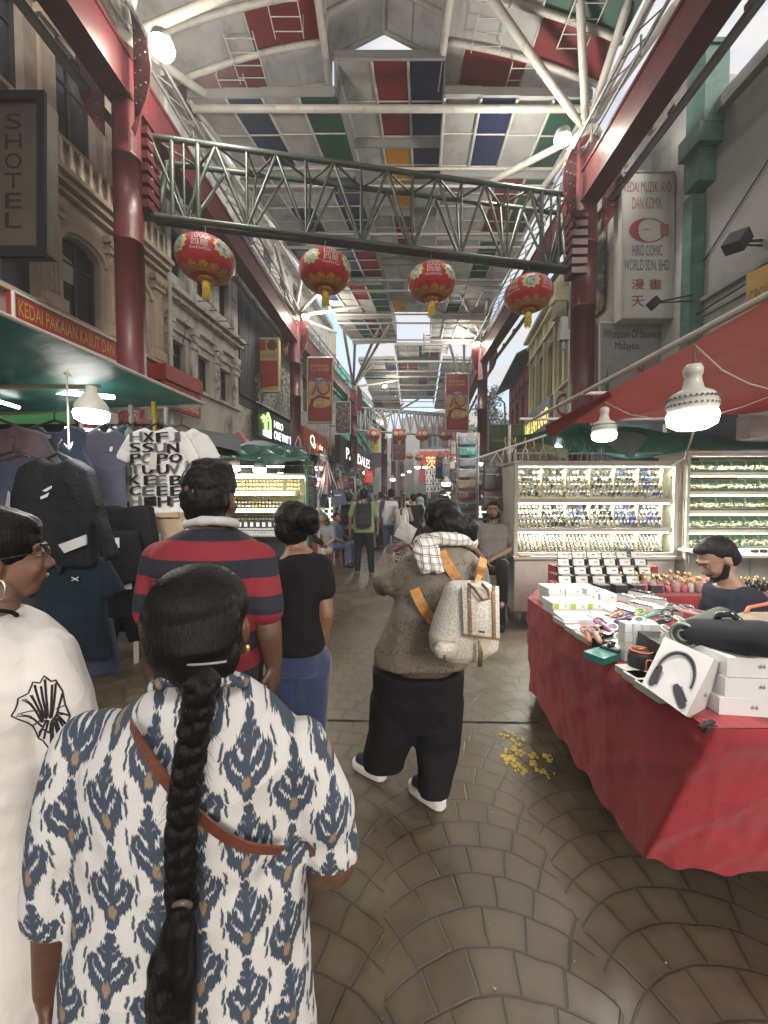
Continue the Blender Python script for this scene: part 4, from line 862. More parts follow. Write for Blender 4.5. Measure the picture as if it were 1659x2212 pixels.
# distant banners
def people_print(o, at):
    t = MB()
    for i, (x, c) in enumerate(((.28, 0), (.42, 1), (.55, 2), (.70, 0), (.82, 3), (.15, 3))):
        t.mat(c); h = .42+.05*(i % 2); t.slab([at(x-.035, .08, .01), at(x+.035, .08, .01), at(x+.045, h, .01), at(x, h+.04, .01), at(x-.045, h, .01)], Vector((0, -.01, 0))); cc = at(x, h+.1, .012); t.add([cc+Vector((.09*math.cos(a), 0, .11*math.sin(a))) for a in range(6)], [tuple(range(6))])
    t.mat(4); t.slab([at(.62, 0.02, .006), at(1, .02, .006), at(1, .98, .006), at(.5, .98, .006)], Vector((0, -.003, 0)))
    t.build('printed_figures', [BLACKS, M('p_blue', (.05, .09, .2), .6), M('p_teal', (.05, .17, .15), .6), M('p_lilac', (.35, .3, .36), .6), M('p_purple', (.16, .03, .11), .6)], o)
signboard('street_banner', 'wide grey and purple banner with printed figures behind the far lanterns', 'banner', fq(907, 986, 923, 969, 34.), .05, M('ban_grey', (.26, .27, .25), .6), (), GREYST, extra=people_print)
def shield(o, at):
    t = MB()
    for k, (s_, m_) in enumerate(((1, 0), (.86, 1))):
        t.mat(m_); pts = [(-.36, .16), (0, .20), (.36, .16), (.34, -.02), (.2, -.13), (0, -.2), (-.2, -.13), (-.34, -.02)]; t.add([at(.5+x*s_, .76+y*s_, .01+.01*k) for x, y in pts], [tuple(range(8))])
    t.build('shield_crest', [WHITE, LBL], o)
signboard('crest_banner', 'tall maroon banner with a blue shield crest', 'banner', fq(848, 876, 927, 995, 33.), .05, M('ban_maroon', (.20, .025, .03), .6), [('PERSATUAN', .1, .46, .9, .52, WHITE), ('PENIAGA', .15, .38, .85, .44, WHITE), ('吉隆坡', .15, .2, .85, .34, M('gold_letters', (.5, .3, .05)))], WHITE, extra=shield)
signboard('projecting_sign', 'small yellow and purple projecting sign under the leftmost far lantern', 'sign', fq(801, 819, 938, 975, 27.5), .2, M('sg_y', (.5, .36, .04), .6), [('TKT', .1, .68, .9, .88, REDL), ('MIX', .1, .36, .9, .56, BLUEL), ('食品', .1, .06, .9, .28, BLACKS)])
signboard('poster', 'tall dim purple poster left of the far columns', 'poster', fq(802, 823, 978, 1010, 33), .1, M('poster_p', (.13, .08, .12), .6, .6, 3), ())
# floodlights and stall lamps that are lit
LAMPW = M('lamp_glow', (1., .97, .9), emit=9.); LAMPWARM = M('flood_glow', (1., .95, .78), emit=34.)
def lampl(loc, e, size=.08, colr=(1, .95, .86), nm='lamp_light', typ='POINT'):
    d = bpy.data.lights.new(nm, typ); d.energy = e; d.color = colr
    if typ == 'POINT': d.shadow_soft_size = size
    o = bpy.data.objects.new(nm, d); col.objects.link(o); o.location = loc; return o
def flood(px, py, D, s_, e, label):
    c = P(px, py, D); o = thing('floodlight', label, 'floodlight', c, 'lit floodlights at the column heads')
    m = MB(); m.lathe([(.06, .18), (.14, .14), (.17, .02), (.165, 0)], c, 16); m.build('housing', GREYST, o)
    m = MB(); m.ell(c+Vector((0, 0, -.01)), (.15*s_, .15*s_, .12*s_)); m.build('lens', LAMPWARM, o)
    lampl(c+Vector((.75 if c.x < 1 else -.75, .1, -.35)), e*2.1, .2, (1, .95, .84))
flood(350, 100, 6.0, 1.15, 45, 'lit floodlight beside the hub of the near left column')
flood(1215, 300, 8.0, .95, 45, 'lit floodlight beside the hub of the near right column')
flood(660, 683, 15., .95, 40, 'lit floodlight at the head of the column by the orange sign')
flood(831, 833, 25., .9, 40, 'lit floodlight at the head of the slim column by the teal building')
flood(835, 901, 35., .9, 20, 'lit floodlight above the far truss')
flood(1030, 742, 17.4, .8, 35, 'lit floodlight at the head of the column by the right banner')
# ================================================================ PEOPLE
def skinmat(name, c): return M(name, c, .48, .10, 9, bump=.08, bs=180, c2=tuple(v*.75 for v in c), c2pos=(.5, .8), c2s=12)
SK_D = skinmat('skin_deep', (.085, .042, .028)); SK_M = skinmat('skin_brown', (.16, .085, .055)); SK_L = skinmat('skin_tan', (.27, .165, .115))
def hairmat():
    m, b, vec, x, y, z = newmat('black_hair', .42); sset(b, 'Specular IOR Level', .16)
    mp = m.node_tree.nodes.new('ShaderNodeMapping'); mp.inputs['Scale'].default_value = (1, 1, .12); m.node_tree.links.new(vec, mp.inputs[0])
    n = xnoise(mp.outputs[0], 160, 4, .7); n2 = xnoise(vec, 18, 3)
    m.node_tree.links.new(xmix(n, (.003, .0028, .0028), (.009, .008, .0075)), b.inputs['Base Color']); xbump(b, n+n2*.5, .9, .004); return m
HAIR = hairmat()
def fabric(name, c, bump=.3, **k): return M(name, c, .85, k.pop('var', .12), 5, bump=bump, bs=k.pop('bs', 260), sheen=.25, crease=k.pop('crease', .8), **k)
BLK = fabric('black_cloth', (.006, .006, .007)); JEAN = fabric('blue_denim', (.014, .026, .075), var=.25); CHAR = fabric('charcoal_cloth', (.02, .021, .024)); NAVY = fabric('navy_cloth', (.02, .025, .05))
def ringloft(mb, secs, n=28):
    """secs: (centre, rx, ry) ellipses in planes of constant height (camera-free, x and y axes)"""
    vs = []
    for c, rx, ry, *rot in secs:
        a0 = rot[0] if rot else 0.
        for i in range(n):
            t = 2*math.pi*i/n; ct, st = math.cos(t), math.sin(t); e = .82
            v = Vector((rx*math.copysign(abs(ct)**e, ct), ry*math.copysign(abs(st)**e, st), 0)); v.rotate(Matrix.Rotation(a0, 3, 'Z')); vs.append(Vector(c)+v)
    k = len(secs); fs = [(j*n+i, j*n+(i+1) % n, (j+1)*n+(i+1) % n, (j+1)*n+i) for j in range(k-1) for i in range(n)]+[tuple(range(n))[::-1], tuple(range((k-1)*n, k*n))]
    return mb.add(vs, fs)
def hand(mb, wr, dr, palmn, s=1., curl=.35, thumb=1):
    """wr wrist, dr direction, palmn palm normal"""
    wr, dr = Vector(wr), Vector(dr).normalized(); pn = Vector(palmn); pn = (pn-dr*pn.dot(dr)).normalized(); sd = dr.cross(pn)*thumb
    mb.cap(wr, wr+dr*.03*s, .025*s, .026*s, 10)
    for q in (-.026, -.009, .009, .026): mb.cap(wr+dr*.02*s+sd*q*.6*s, wr+dr*.085*s+sd*q*s, .015*s, .0125*s, 8)
    for i, q in enumerate((.029, .0095, -.0095, -.028)):
        L_ = (.068, .078, .072, .056)[i]*s; a = wr+dr*.085*s+sd*q*s; d1 = (dr*math.cos(curl*.8)+pn*math.sin(curl*.8)); d2 = (dr*math.cos(curl*2)+pn*math.sin(curl*2)); d3 = (dr*math.cos(curl*3)+pn*math.sin(curl*3))
        b_ = a+d1*L_*.45; c = b_+d2*L_*.32; e = c+d3*L_*.25; r_ = .0092*s; mb.cap(a, b_, r_, r_*.95, 8); mb.cap(b_, c, r_*.95, r_*.88, 8); mb.cap(c, e, r_*.88, r_*.75, 8)
    a = wr+dr*.02*s+sd*.024*s; b_ = a+(dr*.6+sd*.7+pn*.25).normalized()*.042*s; c = b_+(dr*.85+sd*.3+pn*.4).normalized()*.034*s; mb.cap(a, b_, .014*s, .0115*s, 8); mb.cap(b_, c, .0115*s, .0085*s, 8)
def head_geo(mb, c, q, s=1.):
    """c: centre of the skull, q: matrix turning +y (face) ; adds skull, jaw, nose, ears, lips"""
    def t(x, y, z): return Vector(c)+q @ (Vector((x, y, z))*s)
    def e(p, r, n=16): mb.ell(t(*p), tuple(v*s for v in r), mtx=q, nu=n, nv=10)
    e((0, -.012, .025), (.076, .094, .092), 20); e((0, .025, -.02), (.064, .068, .085), 18); e((0, .045, -.075), (.040, .040, .034)); e((0, .0, -.06), (.055, .06, .05))
    e((0, .068, .028), (.056, .024, .014)); e((-.032, .066, -.028), (.024, .02, .022)); e((.032, .066, -.028), (.024, .02, .022))
    mb.cap(t(0, .086, .012), t(0, .106, -.026), .008*s, .0125*s, 10); e((-.011, .094, -.030), (.009, .011, .008), 10); e((.011, .094, -.030), (.009, .011, .008), 10)
    e((0, .088, -.052), (.024, .010, .006), 12); e((0, .086, -.062), (.020, .010, .007), 12)
    for sx in (-1, 1): e((sx*.078, -.008, -.012), (.009, .019, .031), 12)
def face_parts(par, c, q, s=1., beard=None, hairm=None, brow=True):
    def t(x, y, z): return Vector(c)+q @ (Vector((x, y, z))*s)
    for sx in (-1, 1):
        m = MB(); m.ell(t(sx*.030, .080, .006), (.0115*s, .008*s, .0050*s), mtx=q, nu=10, nv=8); m.mat(1); m.ell(t(sx*.030, .0865, .006), (.0052*s, .004*s, .0046*s), mtx=q, nu=8, nv=6); m.build('eye', [M('eye_white', (.22, .20, .18), .4), M('iris_dark', (.012, .009, .008), .2)], par)
        m = MB(); m.cap(t(sx*.012, .096, .030), t(sx*.046, .084, .032), .0045*s, .003*s, 8); m.build('eyebrow', hairm or HAIR, par)
    m = MB(); m.ell(t(0, .0955, -.056), (.021*s, .006*s, .0055*s), mtx=q, nu=12, nv=6); m.build('lips', M('lips_brown', (.14, .055, .05), .45), par)
    if beard:
        m = MB()
        for sx in (-1, 1): m.cap(t(sx*.066, .01, -.03), t(sx*.050, .045, -.078), .016*s, .02*s); m.cap(t(sx*.050, .045, -.078), t(0, .068, -.092), .02*s, .022*s); m.cap(t(sx*.004, .098, -.043), t(sx*.028, .086, -.054), .006*s, .005*s, 8)
        m.ell(t(0, .07, -.082), (.03*s, .022*s, .022*s), mtx=q); remesh(m, 'beard', HAIR, par, .006*max(s, .9), 3, folds(.0015, 220))
def Q(yaw=0, pitch=0, roll=0): return Matrix.Rotation(yaw, 3, 'Z') @ Matrix.Rotation(pitch, 3, 'X') @ Matrix.Rotation(roll, 3, 'Y')
def hair_short(par, c, q, s=1., vox=.007, grow=1., longer=0, mat=None, bun=None, seed=1):
    def t(x, y, z): return Vector(c)+q @ (Vector((x, y, z))*s)
    m = MB(); m.ell(t(0, -.028, .042), (.084*s*grow, .090*s*grow, .087*s*grow), mtx=q, nu=24, nv=14); m.ell(t(0, -.050, -.002), (.077*s*grow, .062*s*grow, .080*s*grow), mtx=q, nu=20, nv=12); m.ell(t(0, .026, .092), (.060*s*grow, .052*s, .030*s), mtx=q)
    if longer: m.ell(t(0, -.045, -.06), (.066*s, .05*s, .06*s), mtx=q)
    if bun: m.ell(t(*bun[:3]), (bun[3]*s, bun[4]*s, bun[5]*s), mtx=q, nu=20, nv=12); m.cap(t(0, -.07, 0), t(*bun[:3]), .05*s, .04*s)
    return remesh(m, 'hair', mat or HAIR, par, vox, 4, lambda co, no: co+no*(nfold(co, 90, seed, 2, (1, 1, .6))*.0028)[:, None])
def person(label, loc, yaw=0., H=1.68, skin=SK_M, top=None, topm=BLK, sleeve='short', bottom='trousers', botm=BLK, pose='stand', girth=1., vox=.014, hair='short', hairm=None, shoem=None, head_yaw=0., head_pitch=0., arms=None, legs=None, lean=0., face=False, beard=False, group=None, hem=.84, extra=None, cat='person'):
    s = H/1.70; o = thing('person', label, cat, loc, group); Rz = Matrix.Rotation(yaw, 3, 'Z'); L0_ = Vector(loc)
    Rl = Matrix.Rotation(-lean, 3, 'X')
    sit = pose == 'sit'; dz = -.45 if sit else 0.
    def W(p, up=True):
        v = Vector(p)
        if up and lean: pv = Vector((0, 0, .92)); v = pv+Rl @ (v-pv)
        v = v+Vector((0, 0, dz)) if (up or not sit) else v
        return L0_+Rz @ (v*s)
    sh = [W((sx*.175*(.9+.1*girth), -.005, 1.385)) for sx in (-1, 1)]
    A = arms or {}
    el = [W(A.get('el', [(-.235, -.04, 1.10), (.235, -.04, 1.10)])[i]) for i in (0, 1)]; wr = [W(A.get('wr', [(-.245, .05, .865), (.245, .05, .865)])[i]) for i in (0, 1)]
    if sit: hp, kn, an = [[W((sx*.10, 0, .92)) for sx in (-1, 1)], [L0_+Rz @ (Vector((sx*.15, .40, .50))*s) for sx in (-1, 1)], [L0_+Rz @ (Vector((sx*.15, .38, .09))*s) for sx in (-1, 1)]]
    else:
        G_ = legs or {}
        hp = [W((sx*.09, 0, .90), False) for sx in (-1, 1)]; kn = [W(G_.get('kn', [(-.11, .02, .49), (.11, .02, .49)])[i], False) for i in (0, 1)]; an = [W(G_.get('an', [(-.12, -.02, .09), (.12, -.02, .09)])[i], False) for i in (0, 1)]
    g = girth; b = MB()
    # body: one skin
    ty = [(.90, .150, .11), (.98, .150, .115), (1.08, .135, .10), (1.20, .15, .108), (1.30, .165, .11), (1.37, .150, .095), (1.42, .085, .07)]
    ringloft(b, [(W((0, 0, z)), x*s*g, y*s*g, yaw) for z, x, y in ty])
    b.cap(W((0, -.01, 1.40)), W((0, .01, 1.50)), .058*s, .052*s)
    qh = Rz @ Q(head_yaw, head_pitch); hc = W((0, .015, 1.585)); head_geo(b, hc, qh, s)
    for i in (0, 1):
        b.cap(sh[i], el[i], .050*s*g, .039*s*(g+1)/2); b.cap(el[i], wr[i], .040*s, .026*s); d = (wr[i]-el[i]).normalized()
        hand(b, wr[i], d+Vector((0, 0, -.15)), Rz @ Vector(((1 if i == 0 else -1), .3, 0)), s, .4, 1 if i == 0 else -1)
        b.cap(hp[i], kn[i], .082*s*g, .055*s); b.cap(kn[i], an[i], .055*s, .036*s)
        b.cap(an[i]+Vector((0, 0, -.03*s)), an[i]+Rz @ Vector((0, .12*s, -.05*s)), .036*s, .028*s)
    remesh(b, 'body', skin, o, min(vox, .010) if vox < .012 else vox*.8, 3)
    # top
    t = MB(); k = .016*s; h0 = hem
    ts = [(h0, .172, .135)]+[(z, x+.018, y+.022) for z, x, y in [(.98, .158, .120), (1.08, .150, .115), (1.20, .158, .117), (1.30, .17, .115), (1.37, .158, .10), (1.415, .098, .083)] if z > h0+.03]
    ringloft(t, [(W((0, 0, z)), x*s*g, y*s*g, yaw) for z, x, y in ts])
    fr = {'short': .72, 'long': 1.9, 'none': 0, 'mid': 1.1}[sleeve]
    for i in (0, 1):
        if fr:
            e = sh[i].lerp(el[i], min(fr, 1)); t.cap(sh[i]-Vector((0, 0, .01)), e, .066*s*g, .062*s*g)
            if fr > 1: t.cap(el[i], el[i].lerp(wr[i], fr-1), .056*s*g, .042*s)
        else: t.ell(sh[i], (.03*s,)*3)
    remesh(t, top or 'shirt', topm, o, vox, 5, folds(.0055, 17, seed=loc[0]))
    # bottom
    if bottom:
        t = MB(); ww = {'trousers': (.098, .072, .058), 'shorts': (.105, .10, .1), 'skirt': (.12, .12, .12)}[bottom]
        if not sit: ringloft(t, [(W((0, 0, z), False), x*s*g, y*s*g, yaw) for z, x, y in ((.80, .17, .12), (.90, .172, .128), (1.0, .155, .12))])
        else: t.ell(W((0, .0, .92)), (.17*s*g, .15*s, .13*s))
        for i in (0, 1):
            t.cap(hp[i], kn[i], ww[0]*s*g, ww[1]*s*g)
            if bottom == 'trousers': t.cap(kn[i], an[i]+Vector((0, 0, -.015)), ww[1]*s*g, ww[2]*s)
        if bottom == 'skirt':
            ringloft(t, [(W((0, 0, z), False), x*s*g, y*s*g, yaw) for z, x, y in ((.12, .25, .2), (.5, .21, .17), (.85, .18, .13), (1.0, .15, .12))])
        remesh(t, bottom, botm, o, vox, 5, folds(.006, 19, seed=loc[1], st=(1, 1, .6)))
    for i in (0, 1):
        m = MB(); f = an[i]; fd = Rz @ Vector((0, 1, 0)); z0 = -f.z+.028
        m.cap(f+fd*-.05*s+Vector((0, 0, z0)), f+fd*.15*s+Vector((0, 0, z0-.004)), .038*s, .034*s); m.cap(f+Vector((0, 0, -.03)), f+fd*.06*s+Vector((0, 0, z0+.02)), .04*s, .04*s); m.box(f+fd*.05*s+Vector((0, 0, z0-.018)), (.075*s, .26*s, .02), Rz)
        remesh(m, 'shoe', shoem or BLK, o, .012, 2)
    if hair == 'short': hair_short(o, hc, qh, s, max(.007, vox*.8), 1.0, mat=hairm)
    elif hair == 'long':
        m = MB(); tt = lambda x, y, z: hc+qh @ (Vector((x, y, z))*s)
        m.ell(tt(0, -.02, .035), (.088*s, .098*s, .092*s), mtx=qh); m.cap(tt(0, -.05, 0), tt(.01, -.09, -.33), .085*s, .07*s); m.cap(tt(0, -.09, -.33), tt(.02, -.08, -.45), .07*s, .03*s)
        remesh(m, 'hair', hairm or HAIR, o, vox*.8, 4, folds(.006, 50, st=(1, 1, .2)))
    elif hair == 'cap':
        m = MB(); tt = lambda x, y, z: hc+qh @ (Vector((x, y, z))*s); m.ell(tt(0, -.01, .045), (.088*s, .10*s, .085*s), mtx=qh); m.cap(tt(-.03, .09, .045), tt(.03, .09, .045), .03*s, .03*s); m.cap(tt(0, .09, .04), tt(0, .15, .03), .035*s, .02*s)
        remesh(m, 'cap', hairm or NAVY, o, .01, 3); hair_short(o, hc-Vector((0, 0, .025)), qh, s*.97, .012)
    elif hair == 'hijab':
        m = MB(); tt = lambda x, y, z: hc+qh @ (Vector((x, y, z))*s); m.ell(tt(0, -.02, .03), (.10*s, .105*s, .10*s), mtx=qh); m.ell(tt(0, -.03, -.07), (.10*s, .085*s, .09*s), mtx=qh)
        m.cap(tt(0, -.03, -.1), tt(0, -.04, -.32), .11*s, .17*s); remesh(m, 'hijab', hairm, o, .014, 5, folds(.006, 30))
    if face or beard: face_parts(o, hc, qh, s, beard)
    return o, dict(W=W, hc=hc, qh=qh, sh=sh, el=el, wr=wr, hp=hp, kn=kn, an=an, s=s, Rz=Rz)
def gpos(px, py): g_ = G(px, py); return (g_.x, g_.y, 0)
def backpack(par_o, W_, mat, sc_=1., name='backpack', label='black backpack', cat='backpack', z=1.17, w_=.30, h_=.46, d_=.16, strap=None):
    pass
# ---- crowd further down the street
o8, j8 = person('man from behind in an olive green tee and black trousers', gpos(786, 1240), .05, 1.75, SK_M, topm=fabric('olive_cloth', (.13, .17, .065)), botm=BLK, girth=1.15, arms=dict(el=[(-.27, -.04, 1.12), (.27, -.04, 1.12)], wr=[(-.28, .02, .87), (.28, .02, .87)]), legs=dict(an=[(-.13, .06, .09), (.15, -.10, .09)], kn=[(-.12, .1, .49), (.13, .04, .49)]), shoem=M('brown_sandal', (.10, .05, .03), .5))
def rucksack(j, label, mat, w_=.15, d_=.085, z0=.96, z1=1.42, straps=True):
    W_ = j['W']; o = thing('backpack', label, 'backpack', W_((0, -.2, z0))); m = MB(); s = j['s']; Rz = j['Rz']
    c = W_((0, -.215, (z0+z1)/2)); m.box(c, (w_*2*s, d_*2*s, (z1-z0)*s), Rz); remesh(m, 'bag_body', mat, o, .012, 9, folds(.004, 20))
    m = MB(); m.box(W_((0, -.31, z0+.13)), (w_*1.6*s, .04, .17*s), Rz); remesh(m, 'front_pocket', mat, o, .011, 5)
    m = MB(); m.box(W_((0, -.235, z1-.03)), (w_*1.9*s, .15*s, .07*s), Rz); remesh(m, 'top_flap', mat, o, .012, 4)
    if straps:
        for sx in (-1, 1):
            m = MB(); m.path([W_((sx*.09, -.16, z1-.03)), W_((sx*.11, -.09, 1.44)), W_((sx*.12, .02, 1.45)), W_((sx*.12, .12, 1.38)), W_((sx*.13, .16, 1.2))], .02, 6); m.build('strap', mat, o)
    return o
rucksack(j8, 'black rucksack on the back of the man in the olive green tee', CHAR)
o9, j9 = person('man in a dark cap and pale grey tee beside the olive green tee', gpos(755, 1217), -.15, 1.70, SK_M, topm=fabric('pale_grey_cloth', (.27, .28, .29)), botm=CHAR, hair='cap', girth=1.05)
rucksack(j9, 'black bag on the back of the man in the dark cap', BLK, .13)
def raglan(co_pick=None): return None
o10, j10 = person('man in a white shirt with navy raglan sleeves', gpos(845, 1213), -.1, 1.80, SK_M, topm=[fabric('white_cloth', (.56, .57, .60)), fabric('raglan_navy', (.035, .045, .10))], botm=fabric('light_denim', (.06, .10, .22)), sleeve='mid', girth=1.15, hem=.86)
ob = [c for c in o10.children if c.name.startswith('shirt')][0]; me = ob.data
ce = np.empty(len(me.polygons)*3, 'f'); me.polygons.foreach_get('center', ce); ce = ce.reshape(-1, 3); me.polygons.foreach_set('material_index', (np.abs(ce[:, 0])+(ce[:, 2]-1.2)*.25 > .215).astype('i'))
def wavy(name, c1, c2, f=60., dist=9.):
    m, b, vec, x, y, z = newmat(name, .85); wv = m.node_tree.nodes.new('ShaderNodeTexWave'); wv.inputs['Scale'].default_value = f/6.28; wv.inputs['Distortion'].default_value = dist; wv.bands_direction = 'DIAGONAL'; wv.inputs['Detail Scale'].default_value = 1.2
    m.node_tree.links.new(vec, wv.inputs[0]); m.node_tree.links.new(xmix(step(.45, .55, X(wv.outputs[1])), c1, c2), b.inputs['Base Color']); return m
o11, j11 = person('woman with long brown hair, a white top and a swirly brown and white skirt', gpos(868, 1222), -.35, 1.62, SK_L, top='top', topm=fabric('white_cloth2', (.5, .48, .46)), sleeve='none', bottom='skirt', botm=wavy('swirl_print', (.42, .38, .35), (.11, .025, .03), 55), hair='long', hairm=M('brown_hair', (.045, .024, .014), .4, .5, 60, stretch=(1, 1, .1)), arms=dict(el=[(-.22, -.02, 1.1), (.25, .03, 1.12)], wr=[(-.2, .2, 1.0), (.12, .24, 1.12)]), hem=.92)
m = MB(); q0 = P(876, 1150, 8.6); m.box(q0, (.42, .05, .40), Matrix.Rotation(.45, 3, 'Y') @ Matrix.Rotation(-.3, 3, 'Z')); bg_o = thing('tote_bag', 'pale grey tote bag at the hip of the woman in the swirly skirt', 'tote bag', q0); remesh(m, 'bag_body', fabric('canvas_pale', (.42, .41, .38)), bg_o, .014, 4, folds(.008, 14))
m = MB(); m.path([q0+Vector((-.12, 0, .22)), q0+Vector((-.14, 0, .5)), q0+Vector((0, .1, .62)), q0+Vector((.05, 0, .22))], .012, 6); m.build('handle', fabric('canvas_pale', (.42, .41, .38)), bg_o)
person('person in a black tee and black shorts walking beside the long haired woman', gpos(893, 1212), -.2, 1.68, SK_L, topm=BLK, bottom='shorts', botm=BLK, arms=dict(el=[(-.23, 0, 1.12), (.26, 0, 1.12)], wr=[(-.24, .08, .9), (.30, .02, .88)]))
person('woman in a pale teal hijab and grey printed top', gpos(908, 1207), -1.1, 1.60, SK_L, top='tunic', topm=M('grey_print', (.28, .34, .35), .85, .5, 20, c2=(.08, .09, .10), c2pos=(.5, .55), c2s=14), sleeve='mid', botm=CHAR, hair='hijab', hairm=fabric('teal_hijab', (.22, .34, .33)), face=True)
person('grey shirted person half hidden behind the bun of the woman with the cream backpack', (P(962, 1100, 7.4).x, 7.4, 0), -.3, 1.62, SK_M, topm=fabric('mid_grey_cloth', (.12, .125, .13)), botm=CHAR)
# seated men on the left
SITA = dict(el=[(-.25, .06, 1.14), (.25, .06, 1.14)], wr=[(-.18, .30, 1.04), (.18, .30, 1.04)])
o14, j14 = person('moustached man in a grey tee and khaki trousers sitting facing the camera on the left', (P(697, 1100, 8.2).x, 8.2, 0), math.pi-.25, 1.70, SK_L, topm=fabric('grey_marl', (.14, .145, .155)), botm=fabric('khaki_cloth', (.30, .27, .22)), pose='sit', arms=SITA, face=True, vox=.012, girth=1.15, hairm=M('greying_hair', (.10, .10, .10), .5, .4, 60))
person('man in a dark blue tee sitting behind the grey tee man', (P(727, 1100, 9.0).x, 9.0, 0), math.pi+1.1, 1.66, SK_M, topm=fabric('deep_blue_cloth', (.025, .06, .12)), botm=fabric('light_denim', (.06, .10, .22)), pose='sit', arms=SITA, face=True)
for (px, D, lb) in ((697, 8.2, 'low plastic stool under the moustached man'), (727, 9.0, 'low plastic stool under the man in the dark blue tee')):
    x_ = P(px, 1100, D).x; so = thing('plastic_stool', lb, 'stool', (x_, D, 0)); m = MB(); m.lathe([(.15, .39), (.17, .40), (.17, .42), (.0, .42)], (x_, D, 0), 14); m.build('seat', M('stool_red', (.3, .03, .03), .4), so)
    for k in range(4): a = k*math.pi/2+.78; m = MB(); m.tube((x_+.19*math.cos(a), D+.19*math.sin(a), 0), (x_+.13*math.cos(a), D+.13*math.sin(a), .39), .018); m.build('leg', M('stool_red', (.3, .03, .03), .4), so)
person('stall seller in black bending over the left jewellery case', (P(638, 1100, 5.5).x, 5.5, 0), -1.2, 1.64, SK_M, topm=BLK, botm=CHAR, sleeve='long', lean=.3, head_pitch=-.4, arms=dict(el=[(-.22, .12, 1.12), (.22, .12, 1.12)], wr=[(-.1, .36, 1.05), (.1, .36, 1.05)]), face=True)
# far crowd
CR = [fabric('crowd_a', (.10, .03, .03)), CHAR, fabric('crowd_b', (.20, .19, .17)), BLK, fabric('crowd_c', (.05, .07, .05)), NAVY, fabric('crowd_d', (.3, .28, .26)), fabric('crowd_e', (.14, .07, .06))]
desc = ['maroon', 'charcoal', 'beige', 'black', 'dark green', 'navy', 'off white', 'rust brown']
rc = random.Random(11); spots = [(776, 12.5), (797, 13.5), (812, 15), (829, 12.8), (846, 13.2), (858, 16), (871, 13), (886, 14), (900, 17), (915, 12.6), (930, 13.6), (941, 16.5), (955, 12), (866, 20), (893, 21), (838, 19), (920, 20), (784, 15.5), (822, 11.8), (906, 11.2), (880, 18.5), (935, 18), (948, 14.5)]
for i, (px, D) in enumerate(spots):
    tint = ['short black hair', 'long dark hair'][i % 2]
    person('shopper in %s with %s, %s the crowd%s' % (desc[i % 8], tint, ['at the left edge of', 'left of centre in', 'near the centre of', 'right of centre in', 'at the right edge of'][min(4, max(0, (px-770)//38))], ', furthest' if D > 17 else (', hidden' if i > 16 else '')), ((px-CX)*D/F, D, 0), rc.uniform(-.8, .8)+(math.pi if i % 5 == 2 else 0), rc.uniform(1.6, 1.78), [SK_M, SK_L, SK_D][i % 3], topm=CR[i % 8], botm=[BLK, CHAR, JEAN][i % 3], hair=['short', 'long'][i % 2], vox=.022, group='shoppers in the distance')
# ---- seated man on the right, facing us
S6 = Vector((P(1066, 1100, 5.0).x, 5.0, 0))
o6, j6 = person('bearded man in a faded brown grey tee sitting on a stool beside the watch cabinet', tuple(S6+Vector((0, 0, .25))), math.pi-.38, 1.72, SK_L, topm=fabric('faded_taupe', (.20, .175, .17), c2=(.27, .25, .24), c2pos=(.5, .8), c2s=6), pose='sit', botm=BLK, vox=.009, girth=1.12, face=True, beard=True, head_yaw=.0, arms=dict(el=[(-.26, .08, 1.13), (.24, .10, 1.13)], wr=[(-.02, .28, 1.00), (.05, .30, .98)]))
m = MB(); a = j6['W']((-.13, .128, 1.24)); b_ = j6['W']((.13, .128, 1.24)); u = b_-a; m.textq('JUST A RELI', b_+Vector((0, -.03, 0)), -u, (0, 0, .06), .004); m.build('print_lettering', M('tee_print', (.42, .40, .38), .7), o6)
m = MB(); m.path([j6['W']((x, y, z)) for x, y, z in ((-.07, .02, 1.45), (-.05, .11, 1.36), (0, .135, 1.30), (.05, .11, 1.36), (.07, .02, 1.45))], .003, 5); m.build('necklace', M('gold_chain', (.5, .36, .12), .3, metal=.8), o6)
m = MB(); c = j6['wr'][1]; m.tube(c-Vector((.018, 0, .0)), c+Vector((.018, 0, 0)), .034, n=14); m.tube(c+Vector((0, -.03, .01)), c+Vector((0, -.045, .01)), .02, n=12); m.build('wristwatch', M('steel_watch', (.4, .4, .4), .25, metal=.9), o6)
so = thing('metal_stool', 'tall steel stool under the bearded man by the watch cabinet', 'stool', S6); m = MB(); m.lathe([(.17, .585), (.18, .60), (.17, .62), (0, .62)], S6, 18); m.build('seat', BLK, so)
for k in range(4):
    a = k*math.pi/2+.6; m = MB(); m.tube(S6+Vector((.23*math.cos(a), .23*math.sin(a), 0)), S6+Vector((.14*math.cos(a), .14*math.sin(a), .59)), .012); m.build('leg', M('steel_leg', (.35, .35, .35), .3, metal=.7), so)
m = MB()
for z_ in (.2, .42): m.path([S6+Vector(((.24-.1*z_/.6)*math.cos(t*.7854), (.24-.1*z_/.6)*math.sin(t*.7854), z_)) for t in range(8)], .008, 6, closed=True)
m.build('foot_ring', M('steel_leg', (.35, .35, .35), .3, metal=.7), so)
# ---- seller behind the red table
S7 = P(1540, 1230, 2.45)
o7, j7 = person('bearded seller in dark navy looking down behind the red covered table', (P(1600, 1230, 2.25).x+.13, 2.22, .04), 1.15, 1.78, SK_L, topm=fabric('ink_navy', (.016, .020, .034)), pose='sit', botm=CHAR, sleeve='long', vox=.008, girth=1.1, face=True, beard=True, lean=.32, head_pitch=-.62, head_yaw=.25, arms=dict(el=[(-.25, .16, 1.12), (.23, .16, 1.12)], wr=[(-.08, .36, 1.02), (.08, .38, 1.0)]))
